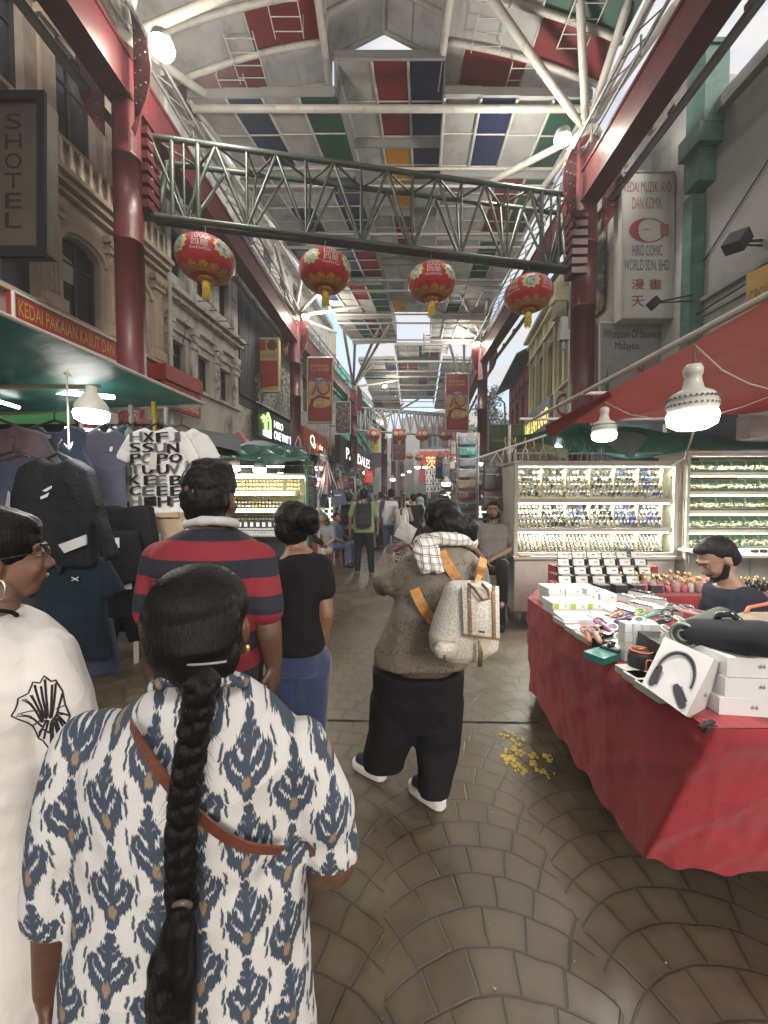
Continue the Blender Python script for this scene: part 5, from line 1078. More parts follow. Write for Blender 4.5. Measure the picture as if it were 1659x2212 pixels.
# ================================================================ THE FIVE NEAR PEOPLE
def LP_(rows, D, ry=None):
    return [((P((a+b_)/2, y, D+(dd[0] if dd else 0))), (b_-a)/2*D/F, r_, 0.) for y, a, b_, r_, *dd in rows]
def pxs(pts, D): return [P(x, y, D) for x, y in pts]
def foldz(amp, sc_, seed, st=(1, 1, .35)): return folds(amp, sc_, seed, st, 3)
# ikat print -------------------------------------------------------------
def ikat():
    m, b, vec, x, y, z = newmat('ikat_cotton', .85)
    x = x+y*.35+(xnoise(vec, 3.2, 2)-.5)*.085+(xnoise(vec, 9., 2)-.5)*.012; z = z+(xnoise(vec, 2.6, 2)-.5)*.10
    Wc, Hc = .078, .132
    st = xnoise(xcomb(x*330., y*40., z*12.), 1., 2)  # feathered threads
    zz = z+(st-.5)*.027; xx = x+(xnoise(xcomb(x*20., z*120., y*10.), 1., 1)-.5)*.006
    def motif(ox, oz):
        u = (xx+ox)/Wc; iu = xf('FLOOR', u); uu = xf('ABSOLUTE', u-iu-.5)*Wc          # mirrored half motif, 0..Wc/2
        v = (zz+oz)/Hc+xf('MULTIPLY', xf('MODULO', xf('ABSOLUTE', iu), 2.), .5); vv = (v-xf('FLOOR', v))*Hc
        def seg(ax, az, bx, bz, r_):
            dx, dz = bx-ax, bz-az; l2 = dx*dx+dz*dz
            px_, pz = uu-ax, vv-az
            t = xf('MINIMUM', xf('MAXIMUM', (px_*dx+pz*dz)/l2, 0.), 1.)
            qx, qz = px_-t*dx, pz-t*dz
            return xf('SQRT', qx*qx+qz*qz)-r_
        d = seg(0, .03, 0, .112, .0055)
        for a in ((0, .117, .0, .119, .0085), (.004, .026, .024, .044, .0088), (.024, .044, .0335, .068, .0058), (.0335, .068, .029, .078, .005), (.002, .050, .019, .068, .0066), (.019, .068, .021, .080, .005), (0, .076, .014, .092, .0056), (0, .018, .0, .030, .0125), (0, .004, 0, .022, .0075), (.0, .094, .009, .103, .0048), (.0365, .112, .0375, .128, .0022), (.033, .0, .036, .022, .0022)):
            d = xf('MINIMUM', d, seg(*a))
        return d, uu, vv
    d, uu, vv = motif(100., 100.)
    f = 1.-step(-.0010, .0018, d)
    # diamond ground between the motifs
    gd = xf('SQRT', uu*uu*1.6+(vv-.030)*(vv-.030)*.7)-.0088
    gold = (1.-step(-.001, .002, gd))
    fine = xnoise(vec, 420, 2); big = xnoise(vec, 7, 3)
    base = xmix(fine, (.50, .485, .465), (.58, .56, .54)); nav = xmix(big, (.012, .027, .052), (.021, .040, .072))
    c = xmix(f*.96, base, nav); c = xmix(gold*.95, c, xmix(fine, (.20, .14, .085), (.30, .21, .13)))
    X.nt.links.new(c, b.inputs['Base Color']); xbump(b, fine, .25, .002, vec, .9); return m
IK = ikat()
p1 = thing('person', 'woman with a long black braid and blue and white ikat tunic, closest to the camera', 'person', (P(410, 1500, .74).x, .74, 0))
D1 = .74
def c1(x, y, d=0.): return P(x, y, D1+d)
b = MB(); ringloft(b, LP_([(2900, 200, 620, .13), (2212, 190, 630, .12), (1900, 230, 620, .11), (1640, 240, 620, .10), (1540, 280, 580, .08), (1490, 370, 510, .06)], D1))
b.cap(c1(440, 1500), c1(440, 1420, .02), .05, .05); hc1 = c1(440, 1335, .03); head_geo(b, hc1, Q(.1, -.15), .92)
LA = [c1(190, 1630), c1(130, 1900, -.01), c1(108, 2130, .03)]; RA = [c1(655, 1625), c1(722, 1850, .0), c1(640, 1900, .19)]
for A_, th in ((LA, 1), (RA, -1)):
    b.cap(A_[0], A_[1], .052, .046); b.cap(A_[1], A_[2], .047, .029); d = (A_[2]-A_[1]).normalized(); hand(b, A_[2], d, (1 if th > 0 else 0, .5, .2), .95, .45, th)
remesh(b, 'body', skinmat('skin_p1', (.105, .048, .028)), p1, .007, 4)
t = MB(); ringloft(t, LP_([(3300, 40, 770, .20), (2700, 90, 740, .18), (2400, 118, 715, .165), (2212, 132, 692, .155), (2050, 150, 680, .145), (1900, 176, 672, .135), (1760, 182, 676, .13), (1680, 180, 680, .125), (1610, 195, 668, .12), (1560, 232, 640, .105), (1525, 285, 596, .09), (1500, 320, 562, .078), (1482, 345, 535, .066)], D1))
t.cap(c1(202, 1622), c1(158, 1790, -.01), .076, .074); t.cap(c1(158, 1790, -.01), c1(133, 1935, -.015), .072, .068)
t.cap(c1(645, 1625), c1(700, 1745, -.0), .066, .066); t.cap(c1(700, 1745), c1(718, 1822, .01), .066, .058)
def f1(co, no):
    f = nfold(co, 16, 3, 3, (1, 1, .3))*.0055
    # gathered crease under the right armpit, seams
    f += -.010*np.exp(-(((co[:, 0]-c1(615, 1800).x)*6)**2+((co[:, 2]-c1(615, 1800).z-.12*(co[:, 0]-c1(615, 1800).x))*42)**2))
    f += -.012*np.exp(-(((co[:, 0]-c1(640, 1700).x+.02)*40)**2))*(co[:, 2] > c1(0, 1900).z)*.6
    f += -.010*np.exp(-(((co[:, 0]-c1(200, 1720).x)*40)**2))*(co[:, 2] > c1(0, 1960).z)*.6
    return co+no*f[:, None]
remesh(t, 'tunic', IK, p1, .0055, 6, f1)
# ruffled neckline
m = MB(); pts = []
for i in range(60):
    a = 2*math.pi*i/60; pts.append(c1(430+98*math.cos(a), 1486-14*math.sin(a*1)+0, -.065*math.sin(a))+Vector((0, 0, .004*math.sin(a*17)+.004)))
m.path(pts, [.009+.003*math.sin(i*1.9) for i in range(60)], 8, closed=True); m.build('neck_ruffle', IK, p1)
# hair: cap, gathered tail, plait in three strands, loose end
m = MB(); q = Q(.1, -.15)
m.ell(hc1+Vector((0, -.02, .032)), (.0925, .098, .082), nu=32, nv=20); m.ell(hc1+Vector((0, -.042, -.02)), (.088, .082, .085), nu=28, nv=18); m.ell(c1(438, 1420, -.03), (.068, .062, .06)); m.ell(c1(436, 1470, -.05), (.036, .038, .05))
for i in range(26):
    a = -1.2+2.4*i/25; s0 = hc1+Vector((.094*math.sin(a), -.02-.09*math.cos(a), .02)); e_ = c1(436, 1455, -.06)
    m.cap(s0, s0.lerp(e_, .5)+Vector((math.sin(a)*.018, -.02*math.cos(a), 0)), .009, .010, 6); m.cap(s0.lerp(e_, .5)+Vector((math.sin(a)*.018, -.02*math.cos(a), 0)), e_, .010, .012, 6)
hcap = remesh(m, 'hair', HAIR, p1, .0042, 4, lambda co, no: co+no*(np.sin((co[:, 0]-hc1.x)*1400+nfold(co, 30, 2)*5)*.0005)[:, None])
pl = MB(); track = [(436, 1465), (426, 1540), (411, 1640), (397, 1730), (391, 1830), (392, 1900), (394, 1960)]
def trk(t_):
    f = t_*(len(track)-1); i = min(int(f), len(track)-2); f -= i; return track[i][0]*(1-f)+track[i+1][0]*f, track[i][1]*(1-f)+track[i+1][1]*f
N = 220
for k in range(3):
    pts, rr = [], []
    for i in range(N):
        t_ = i/(N-1); x_, y_ = trk(t_); ph = t_*2*math.pi*5.2+k*2*math.pi/3; ph *= 1.25; c = P(x_, y_, .565+.0*t_); w_ = .0125*(1-.08*t_)
        pts.append(c+Vector((math.sin(ph)*w_, math.sin(2*ph)*.008-.0, 0))); rr.append((.0125 if t_ > .12 else .0125+(.12-t_)*.03)*(1-.05*t_)*(1+.05*math.sin(i*1.3)))
    pl.path(pts, rr, 10)
plo = remesh(pl, 'plait', HAIR, p1, .0035, 2, lambda co, no: co+no*(nfold(co, 260, 5, 2, (1, 1, .35))*.0016)[:, None])
m = MB()
for k in range(34):
    rk = random.Random(k); dx = rk.gauss(0, 1)
    pts = [P(393+dx*6, 1955, .562+rk.gauss(0, .004)), P(385+dx*12, 2010, .56+rk.gauss(0, .008)), P(370+dx*19, 2090, .562+rk.gauss(0, .01)), P(362+dx*20, 2170, .565+rk.gauss(0, .01)), P(362+dx*20, 2270, .57)]
    m.path(pts, [.009, .012, .012, .011, .004], 7)
remesh(m, 'hair_tail', HAIR, p1, .0045, 2, lambda co, no: co+no*(nfold(co, 220, 9, 2, (1, 1, .1))*.002)[:, None])
m = MB(); m.path([P(393+18*math.cos(a), 1957+7*math.sin(a), .555+.02*math.sin(a)) for a in [2*math.pi*i/16 for i in range(16)]], .004, 6, closed=True); m.build('hair_tie', M('tie_bronze', (.10, .08, .06), .4), p1)
m = MB(); m.path([P(405+6*i, 1436-.25*i*i*.15, .60-.012*math.sin(i/14*3.14)) for i in range(15)], .0022, 5); m.build('hair_clip', M('clip_grey', (.25, .25, .25), .25), p1)
# loose strands
m = MB(); rs = random.Random(3)
for i in range(260):
    if i < 170:
        a = rs.uniform(-1.7, 1.7); z_ = rs.uniform(-.07, .1); rr = math.sqrt(max(0, 1-(z_/.115)**2)); p0 = hc1+Vector((.090*rr*math.sin(a), -.02-.090*rr*math.cos(a), z_+.01)); d = Vector((rs.gauss(0, .3)+math.sin(a)*.3, -.2, .25+rs.gauss(0, .4))).normalized(); L_ = rs.uniform(.012, .035)
        m.path([p0, p0+d*L_*.5, p0+d*L_+Vector((0, 0, -.006))], [.00045, .0004, .0001], 3)
    else:
        x_, y_ = trk(rs.random()); p0 = P(x_+rs.choice((-1, 1))*rs.uniform(12, 28), y_, .555); d = Vector((math.copysign(1, x_*0+p0.x-P(x_, y_, .555).x)*rs.uniform(.2, 1), 0, -rs.uniform(.3, 1))).normalized(); m.path([p0, p0+d*.015, p0+d*.03+Vector((0, 0, -.01))], [.0005, .0004, .0001], 3)
m.build('flyaway_hair', HAIR, p1)['kind'] = 'stuff'
# ear, earring, bag strap
for px_, py_, sx in ((336, 1395, -1), (533, 1400, 1)):
    m = MB(); c = P(px_, py_, .755)
    if sx < 0: m.path([c, c+Vector((-.004, -.002, -.012)), c+Vector((-.001, -.004, -.03))], [.004, .006, .003], 8)
    else: m.ell(c, (.007, .004, .008))
    m.build('earring', M('gold_chain', (.5, .36, .12), .3, metal=.8), p1)
    m = MB(); m.ell(P(px_+sx*-3, py_-38, .765), (.008, .014, .026)); m.build('ear', skinmat('skin_p1', (.105, .048, .028)), p1)
LEATH = M('brown_strap', (.12, .038, .022), .42, .2, 20, bump=.15, bs=120)
m = MB(); sp = [(284, 1560, .655), (300, 1595, .622), (335, 1650, .60), (380, 1710, .595), (425, 1755, .598), (480, 1800, .602), (540, 1828, .612), (610, 1835, .64)]
ribbon(m, [P(*a) for a in sp], .0088, th=.004)
m.build('bag_strap', LEATH, p1)
# ---- striped rugby shirt man ------------------------------------------
D3 = 1.30
def stripes():
    m, b, vec, x, y, z = newmat('rugby_stripes', .85)
    zz = z+xf('MULTIPLY', x, .02)+(xnoise(vec, 3., 2)-.5)*.012; f = (zz-.118*0-.002)/.118+100.; f = f-xf('FLOOR', f)
    fine = xnoise(vec, 300, 2)
    c = xmix(step(.50, .515, f), (.008, .010, .018), (.19, .011, .020)); c = xmix(fine*.05, c, (.1, .05, .05)); X.nt.links.new(c, b.inputs['Base Color']); xbump(b, fine, .3, .003, vec, .8); return m
RUG = stripes()
p3 = thing('person', 'man from behind in a red and navy striped rugby shirt with a white collar', 'person', (P(456, 1300, D3).x, D3, 0))
def c3(x, y, d=0.): return P(x, y, D3+d)
SK3 = skinmat('skin_p3', (.10, .05, .034))
b = MB(); ringloft(b, LP_([(1500, 370, 550, .12), (1350, 360, 555, .12), (1220, 350, 560, .11), (1160, 390, 520, .09), (1130, 420, 495, .06)], D3)); b.cap(c3(456, 1140), c3(456, 1105, .01), .062, .06); hc3 = c3(456, 1078, .02); head_geo(b, hc3, Q(-.15), 1.02)
LA3 = [c3(345, 1210), c3(330, 1350, -.03), c3(334, 1450, .03)]; RA3 = [c3(560, 1210), c3(582, 1365, -.03), c3(590, 1430, .0)]
for A_, th in ((LA3, 1), (RA3, -1)):
    b.cap(A_[0], A_[1], .047, .042); b.cap(A_[1], A_[2], .042, .031); d = (A_[2]-A_[1]).normalized(); hand(b, A_[2], Vector((0, .1, -1)), (th, .2, 0), 1.02, .5, th)
for x0 in (410, 500): b.cap(c3(x0, 1520), c3(x0, 1800), .08, .06); b.cap(c3(x0, 1800), P(x0, 1800, D3)+Vector((0, 0, -.42)), .06, .04)
remesh(b, 'body', SK3, p3, .0085, 3)
t = MB(); ringloft(t, LP_([(1512, 345, 562, .145), (1480, 345, 566, .145), (1400, 348, 568, .14), (1300, 345, 568, .14), (1240, 338, 572, .135), (1195, 334, 574, .125), (1170, 352, 556, .11), (1152, 385, 525, .09), (1142, 405, 506, .078)], D3))
t.cap(c3(352, 1210), c3(336, 1290, -.02), .066, .062); t.cap(c3(336, 1290, -.02), c3(331, 1318, -.025), .062, .060); t.cap(c3(558, 1210), c3(572, 1290, -.025), .066, .063); t.cap(c3(572, 1290, -.025), c3(575, 1312, -.03), .063, .061)
remesh(t, 'shirt', RUG, p3, .009, 6, folds(.006, 15, 5))
m = MB(); m.path([c3(456+52*math.cos(a), 1133-8*math.sin(a), -.075*math.sin(a)) for a in [2*math.pi*i/40 for i in range(40)]], .017, 8, closed=True); remesh(m, 'collar', fabric('collar_white', (.5, .49, .47)), p3, .006, 3, folds(.002, 60))
t = MB(); ringloft(t, LP_([(1600, 365, 548, .13), (1500, 362, 552, .13)], D3))
for x0 in (410, 500): t.cap(c3(x0, 1560), c3(x0, 1760), .088, .075); t.cap(c3(x0, 1760), P(x0, 1760, D3)+Vector((0, 0, -.36)), .075, .062)
remesh(t, 'trousers', BLK, p3, .013, 4, folds(.006, 18, 2))
m = MB(); m.ell(hc3+Vector((0, -.012, .052)), (.085, .098, .080), nu=28, nv=18); m.ell(hc3+Vector((0, -.04, .0)), (.081, .072, .080)); m.ell(hc3+Vector((0, -.045, -.05)), (.066, .05, .04)); m.ell(hc3+Vector((0, 0, .09)), (.078, .085, .05))
remesh(m, 'hair', HAIR, p3, .006, 3, lambda co, no: co+no*(nfold(co, 170, 4, 2)*.0028)[:, None])
for x0 in (410, 500):
    m = MB(); c = c3(x0, 1500); m.cap((c.x, D3-.05, .04), (c.x, D3+.13, .035), .042, .038); remesh(m, 'shoe', BLK, p3, .012, 2)
# ---- black tee woman ---------------------------------------------------
D4 = 1.78
p4 = thing('person', 'woman from behind in a black tee and jeans with a high bun', 'person', (P(648, 1300, D4).x, D4, 0))
def c4(x, y, d=0.): return P(x, y, D4+d)
b = MB(); SK4 = skinmat('skin_p4', (.19, .095, .06)); ringloft(b, LP_([(1420, 600, 700, .12), (1300, 606, 692, .11), (1215, 600, 698, .1), (1185, 620, 668, .07)], D4)); b.cap(c4(640, 1195), c4(638, 1160, .01), .052, .05); hc4 = c4(636, 1135, .02); head_geo(b, hc4, Q(.1), .94)
for A_, th in (([c4(596, 1225), c4(588, 1320, -.02), c4(592, 1395, .05)], 1), ([c4(692, 1225), c4(704, 1325, -.03), c4(696, 1385, .03)], -1)):
    b.cap(A_[0], A_[1], .047, .038); b.cap(A_[1], A_[2], .038, .028); hand(b, A_[2], Vector((0, .15, -1)), (th, .2, 0), .95, .5, th)
remesh(b, 'body', SK4, p4, .009, 3)
t = MB(); ringloft(t, LP_([(1398, 592, 704, .14), (1330, 598, 698, .13), (1270, 598, 698, .125), (1225, 592, 703, .115), (1205, 602, 694, .10), (1192, 618, 672, .08)], D4)); t.cap(c4(600, 1225), c4(592, 1268, -.015), .058, .056); t.cap(c4(690, 1225), c4(699, 1272, -.02), .060, .058)
remesh(t, 'shirt', BLK, p4, .010, 5, folds(.005, 17, 6))
t = MB(); ringloft(t, LP_([(1440, 592, 704, .14), (1385, 602, 696, .125)], D4))
for x0 in (620, 674): t.cap(c4(x0, 1430), c4(x0+2, 1560), .092, .068); t.cap(c4(x0+2, 1560), (c4(x0, 1560).x, D4, .1), .068, .052)
remesh(t, 'jeans', JEAN, p4, .012, 4, folds(.006, 22, 7))
m = MB(); m.ell(hc4+Vector((0, -.015, .03)), (.088, .095, .088)); m.ell(hc4+Vector((0, -.04, -.01)), (.084, .07, .08)); m.ell(c4(664, 1118, -.09), (.055, .045, .055)); m.ell(c4(672, 1135, -.08), (.04, .035, .045)); m.cap(c4(645, 1125, -.06), c4(664, 1120, -.08), .05, .04)
remesh(m, 'hair', HAIR, p4, .006, 3, lambda co, no: co+no*(nfold(co, 140, 6, 2)*.003)[:, None])
for x0 in (620, 674):
    m = MB(); c = c4(x0, 1500); m.cap((c.x, D4-.05, .04), (c.x, D4+.13, .035), .04, .036); remesh(m, 'shoe', BLK, p4, .012, 2)
# ---- woman in white at the left edge ------------------------------------
D2 = .92
p2 = thing('person', 'woman in glasses and a white kurta with black sleeve embroidery, at the left edge', 'person', (P(-20, 1500, D2).x, D2, 0))
def c2_(x, y, d=0.): return P(x, y, D2+d)
SK2 = skinmat('skin_p2', (.20, .105, .065)); WK = fabric('white_kurta', (.60, .575, .54), bump=.15)
b = MB(); q2 = Q(-.75, .02); hc2 = c2_(-10, 1208, .03); head_geo(b, hc2, q2, .98); b.cap(c2_(-25, 1340), c2_(-12, 1260, .02), .055, .052); ringloft(b, LP_([(2000, -140, 90, .11), (1450, -120, 110, .10), (1360, -90, 60, .07)], D2))
LA2 = [c2_(95, 1425), c2_(165, 1640, .0), c2_(150, 1760, .20)]; b.cap(LA2[0], LA2[1], .05, .042); b.cap(LA2[1], LA2[2], .042, .03); hand(b, LA2[2], Vector((-.2, .6, -.4)), (-.3, 0, 1), .95, .4, 1)
remesh(b, 'body', SK2, p2, .007, 3)
t = MB(); ringloft(t, LP_([(2800, -330, 170, .2), (2212, -280, 150, .18), (1900, -230, 130, .155), (1700, -190, 118, .14), (1560, -170, 128, .13), (1450, -160, 138, .125), (1390, -140, 120, .11), (1345, -105, 75, .085), (1322, -75, 30, .065)], D2))
t.cap(c2_(100, 1418), c2_(140, 1520), .068, .064); t.cap(c2_(140, 1520), c2_(160, 1610, .01), .064, .058)
def f2(co, no):
    f = nfold(co, 14, 8, 3, (1, 1, .55))*.008+.0018*np.sin((co[:, 2])*95+(co[:, 0])*60)*np.exp(-((co[:, 0]-c2_(40, 1500).x)*9)**2)*(co[:, 2] < c2_(0, 1450).z)*(co[:, 2] > c2_(0, 1800).z)
    return co+no*f[:, None]
ku = remesh(t, 'kurta', WK, p2, .007, 5, f2)
from mathutils.bvhtree import BVHTree
kt = BVHTree.FromPolygons([v.co+p2.location for v in ku.data.vertices], [tuple(f.vertices) for f in ku.data.polygons])
m = MB(); m.path([c2_(-22+58*math.cos(a), 1330-12*math.sin(a), -.065*math.sin(a)) for a in [2*math.pi*i/30 for i in range(30)]], .005, 6, closed=True); m.build('neck_piping', BLK, p2)
# embroidery: a fan shaped leaf in black thread on the sleeve
EMB = M('black_thread', (.03, .028, .032), .8); m = MB(); c0 = c2_(150, 1565)
def sl(u, v): # u across, v along the sleeve (picture-like), laid on the sleeve cylinder
    axa, axb = c2_(122, 1455), c2_(158, 1600, .01); u = u*.60+.36; v = v*.92-.08; ax = axa.lerp(axb, v); d_ = Vector((math.sin(u), -math.cos(u), 0)); h_ = kt.ray_cast(ax+d_*.16, -d_)[0]; return (h_ if h_ is not None else ax+d_*.067)+d_*.0012
def stroke(pts, r_=.0014): m.path([sl(pts[0][0], pts[0][1])]+[sl(*[a*(1-f)+b_*f for a, b_ in zip(p, q_)]) for p, q_ in zip(pts, pts[1:]) for f in (.33, .67, 1)], r_, 4)
ol = [(-1.15, .42), (-.95, .2), (-.7, .16), (-.5, .02), (-.2, .05), (.05, -.04), (.35, .06), (.55, .05), (.75, .22), (.72, .42), (.8, .6), (.55, .72), (.5, .86), (.2, .9), (.0, 1.02), (-.3, .98), (-.5, 1.05), (-.75, .9), (-1.0, .86), (-.95, .65), (-1.15, .42)]
stroke(ol, .0017)
for k, o_ in enumerate(ol):
    c_ = (-.25, .78) if k < 9 else (.1, .45)
    for f0, f1 in ((.0, .0), (.06, .06)): stroke([(c_[0]*.7+o_[0]*.3+f0, c_[1]*.7+o_[1]*.3), ((c_[0]+o_[0])/2+f0+.03, (c_[1]+o_[1])/2), (c_[0]*.06+o_[0]*.94+f0, c_[1]*.06+o_[1]*.94)], .0011)
stroke([(-.25, .78), (.0, .6), (.3, .52), (.55, .55)], .0017); stroke([(-.25, .78), (-.55, .7), (-.8, .78)], .0017)
m.build('embroidery', EMB, p2)
def tt2(x, y, z): return hc2+q2 @ (Vector((x, y, z))*.98)
m = MB(); m.ell(tt2(0, -.012, .048), (.092, .102, .090), mtx=q2); m.ell(tt2(0, -.06, .03), (.09, .09, .09), mtx=q2); m.ell(tt2(0, -.05, -.005), (.08, .07, .085), mtx=q2); m.ell(tt2(0, -.04, -.07), (.066, .05, .05), mtx=q2); m.ell(tt2(0, -.11, -.03), (.06, .055, .06), mtx=q2); m.ell(tt2(0, .022, .078), (.074, .072, .045), mtx=q2); m.ell(tt2(-.02, -.10, -.05), (.07, .06, .07), mtx=q2)
remesh(m, 'hair', HAIR, p2, .006, 3, lambda co, no: co+no*(nfold(co, 150, 3, 2)*.002)[:, None]); face_parts(p2, hc2, q2, .98)
m = MB()
for sx in (-1, 1):
    m.path([tt2(sx*.032+.022*math.cos(a), .100, .006+.017*math.sin(a)) for a in [2*math.pi*i/20 for i in range(20)]], .0012, 5, closed=True); m.path([tt2(sx*.054, .099, .010), tt2(sx*.074, .05, .012), tt2(sx*.080, -.005, .006)], .0014, 5)
m.path([tt2(-.01, .102, .01), tt2(0, .104, .013), tt2(.01, .102, .01)], .0012, 5); m.build('glasses', M('wire_frame', (.05, .045, .04), .3, metal=.6), p2)
m = MB(); e0 = tt2(.087, -.0, -.048); m.path([e0+Vector((.002*math.sin(a), .0105*math.cos(a)*0, -.016))+Vector((.016*math.cos(a), 0, .024*math.sin(a))) for a in [2*math.pi*i/24 for i in range(24)]], .0032, 6, closed=True); m.ell(e0, (.004, .004, .004)); m.build('hoop_earring', M('silver_shine', (.6, .55, .48), .2, .3, 90, metal=.9), p2)
# ---- woman with the cream backpack --------------------------------------
D5 = 1.98
p5 = thing('person', 'woman from behind in a patterned taupe blouse, wide black trousers and white soled shoes', 'person', (P(920, 1500, D5).x, D5, 0))
def c5(x, y, d=0.): return P(x, y, D5+d)
def taupe():
    m, b, vec, x, y, z = newmat('taupe_dotted', .7)
    v = m.node_tree.nodes.new('ShaderNodeTexVoronoi'); v.inputs['Scale'].default_value = 88; m.node_tree.links.new(vec, v.inputs[0]); dots = 1.-step(.30, .42, X(v.outputs[0]))
    v2 = m.node_tree.nodes.new('ShaderNodeTexVoronoi'); v2.inputs['Scale'].default_value = 8.5; m.node_tree.links.new(vec, v2.inputs[0]); cells = X(v2.outputs[0])
    wv = m.node_tree.nodes.new('ShaderNodeTexWave'); wv.wave_type = 'RINGS'; wv.inputs['Scale'].default_value = 2.1; wv.inputs['Distortion'].default_value = 7; wv.inputs['Detail'].default_value = 1; m.node_tree.links.new(vec, wv.inputs[0]); band = X(wv.outputs[1])
    leaf = 1.-step(.30, .36, cells); vine = step(.90, .95, band)
    fine = xnoise(vec, 260, 2); big = xnoise(vec, 6, 3)
    c = xmix(big, (.105, .086, .062), (.150, .126, .094)); msk = xf('MAXIMUM', leaf*.75+.28, xf('MAXIMUM', vine, step(.55, .62, xnoise(vec, 11., 2))*.55)); c = xmix(dots*msk*.95, c, (.022, .017, .015)); c = xmix((leaf-leaf*dots)*.10, c, (.10, .08, .07))
    X.nt.links.new(c, b.inputs['Base Color']); xbump(b, fine, .2, .002, vec, 1.0); return m
TAU = taupe(); SK5 = skinmat('skin_p5', (.075, .038, .028))
b = MB(); q5 = Q(.95, .0); hc5 = c5(953, 1128, .02); head_geo(b, hc5, q5, 1.0); b.cap(c5(960, 1190), c5(958, 1160, .01), .058, .055); ringloft(b, LP_([(1450, 850, 980, .13), (1300, 880, 1010, .12), (1210, 890, 1020, .1)], D5))
LA5 = [c5(893, 1232), c5(828, 1268, .10), c5(842, 1188, .26)]; RA5 = [c5(1030, 1235), c5(1050, 1330, .05), c5(1020, 1330, .3)]
for A_, th, dr in ((LA5, 1, Vector((.6, .1, .25))), (RA5, -1, Vector((-.3, .8, .1)))):
    b.cap(A_[0], A_[1], .06, .05); b.cap(A_[1], A_[2], .05, .033); hand(b, A_[2], dr, (.3, .2, -.9), 1.05, .6, th)
remesh(b, 'body', SK5, p5, .008, 3)
t = MB(); ringloft(t, LP_([(1428, 806, 1008, .17), (1405, 806, 1010, .17), (1370, 820, 1022, .17), (1320, 842, 1036, .175), (1265, 862, 1045, .16), (1225, 872, 1046, .145), (1200, 885, 1030, .125), (1182, 905, 1008, .10), (1168, 925, 990, .08)], D5))
t.cap(c5(895, 1228), c5(850, 1258, .05), .082, .080); t.cap(c5(850, 1258, .05), c5(828, 1255, .12), .082, .074); t.cap(c5(828, 1255, .12), c5(838, 1208, .22), .070, .050)
t.cap(c5(1026, 1232), c5(1040, 1310, .04), .07, .066); t.cap(c5(1040, 1310, .05), c5(1020, 1330, .22), .062, .05)
remesh(t, 'blouse', TAU, p5, .009, 6, folds(.0095, 12, 4))
t = MB(); ringloft(t, [(c5(904, 1440), .235, .17, 0), (c5(902, 1500), .230, .17, 0), (c5(898, 1560), .215, .13, 0)])
ringloft(t, [(c5(854, 1500), .128, .14, 0), (c5(848, 1580), .126, .13, 0), (c5(830, 1630, .03), .115, .12, 0), (c5(828, 1648, .04), .113, .115, 0)])
ringloft(t, [(c5(948, 1500), .124, .14, 0), (c5(942, 1600, -.02), .116, .12, 0), (c5(939, 1665, -.08), .084, .10, 0), (c5(935, 1702, -.11), .080, .095, 0)])
remesh(t, 'trousers', BLK, p5, .010, 4, folds(.009, 14, 5, (1, 1, .12)))
SOLE = M('sole_white', (.55, .53, .49), .6, .12, 20, bump=.2, bs=60); SHN = fabric('shoe_navy', (.02, .028, .05))
for (hx, hy, tx, ty) in ((832, 1688, 768, 1650), (960, 1752, 893, 1702)):
    a, b_ = G(hx, hy), G(tx, ty); d = (b_-a).normalized(); b_ = a+d*.235; w_ = Vector((d.y, -d.x, 0))
    m = MB(); n = 14; secs = []
    for i in range(n+1):
        t_ = i/n; wd = .034+.012*math.sin(t_*math.pi*.9)+.004*t_; wd *= (1-.75*max(0, (t_-.85)/.15)**2)*(1-.55*max(0, (.1-t_)/.1)**2); p = a.lerp(b_, t_); ht = .036+.014*(1-t_)+(.012*max(0, t_-.8)*5*.3); secs.append((p, wd, ht))
    for i in range(n):
        (p, w1, h1), (q_, w2, h2) = secs[i], secs[i+1]; m.slab([p-w_*w1+Vector((0, 0, .002)), p+w_*w1+Vector((0, 0, .002)), q_+w_*w2+Vector((0, 0, .002)), q_-w_*w2+Vector((0, 0, .002))], (0, 0, (h1+h2)/2))
    so_ = thing_par = remesh(m, 'shoe_sole', SOLE, p5, .006, 3)
    m = MB(); m.cap(a+d*.04+Vector((0, 0, .065)), a+d*.18+Vector((0, 0, .05)), .036, .034); m.cap(a+d*.04+Vector((0, 0, .06)), a+d*.05+Vector((0, 0, .12)), .036, .036); remesh(m, 'shoe', SHN, p5, .007, 3)
m = MB(); m.ell(hc5+Vector((.005, -.01, .035)), (.098, .098, .090), nu=26, nv=16); m.ell(c5(972, 1132, -.05), (.085, .07, .078)); m.ell(c5(1006, 1140, -.05), (.066, .058, .062)); m.ell(c5(1012, 1155, -.045), (.05, .05, .045)); m.cap(c5(965, 1130, -.05), c5(1005, 1140, -.06), .07, .055)
remesh(m, 'hair', HAIR, p5, .0065, 3, lambda co, no: co+no*(nfold(co, 110, 6, 2)*.0035)[:, None]); face_parts(p5, hc5, q5, 1.0)
m = MB(); e0 = hc5+q5 @ Vector((-.088, .0, -.045)); m.tube(e0, e0+Vector((0, 0, -.04)), .003); m.build('earring', M('silver_shine', (.6, .55, .48), .2, .3, 90, metal=.9), p5)
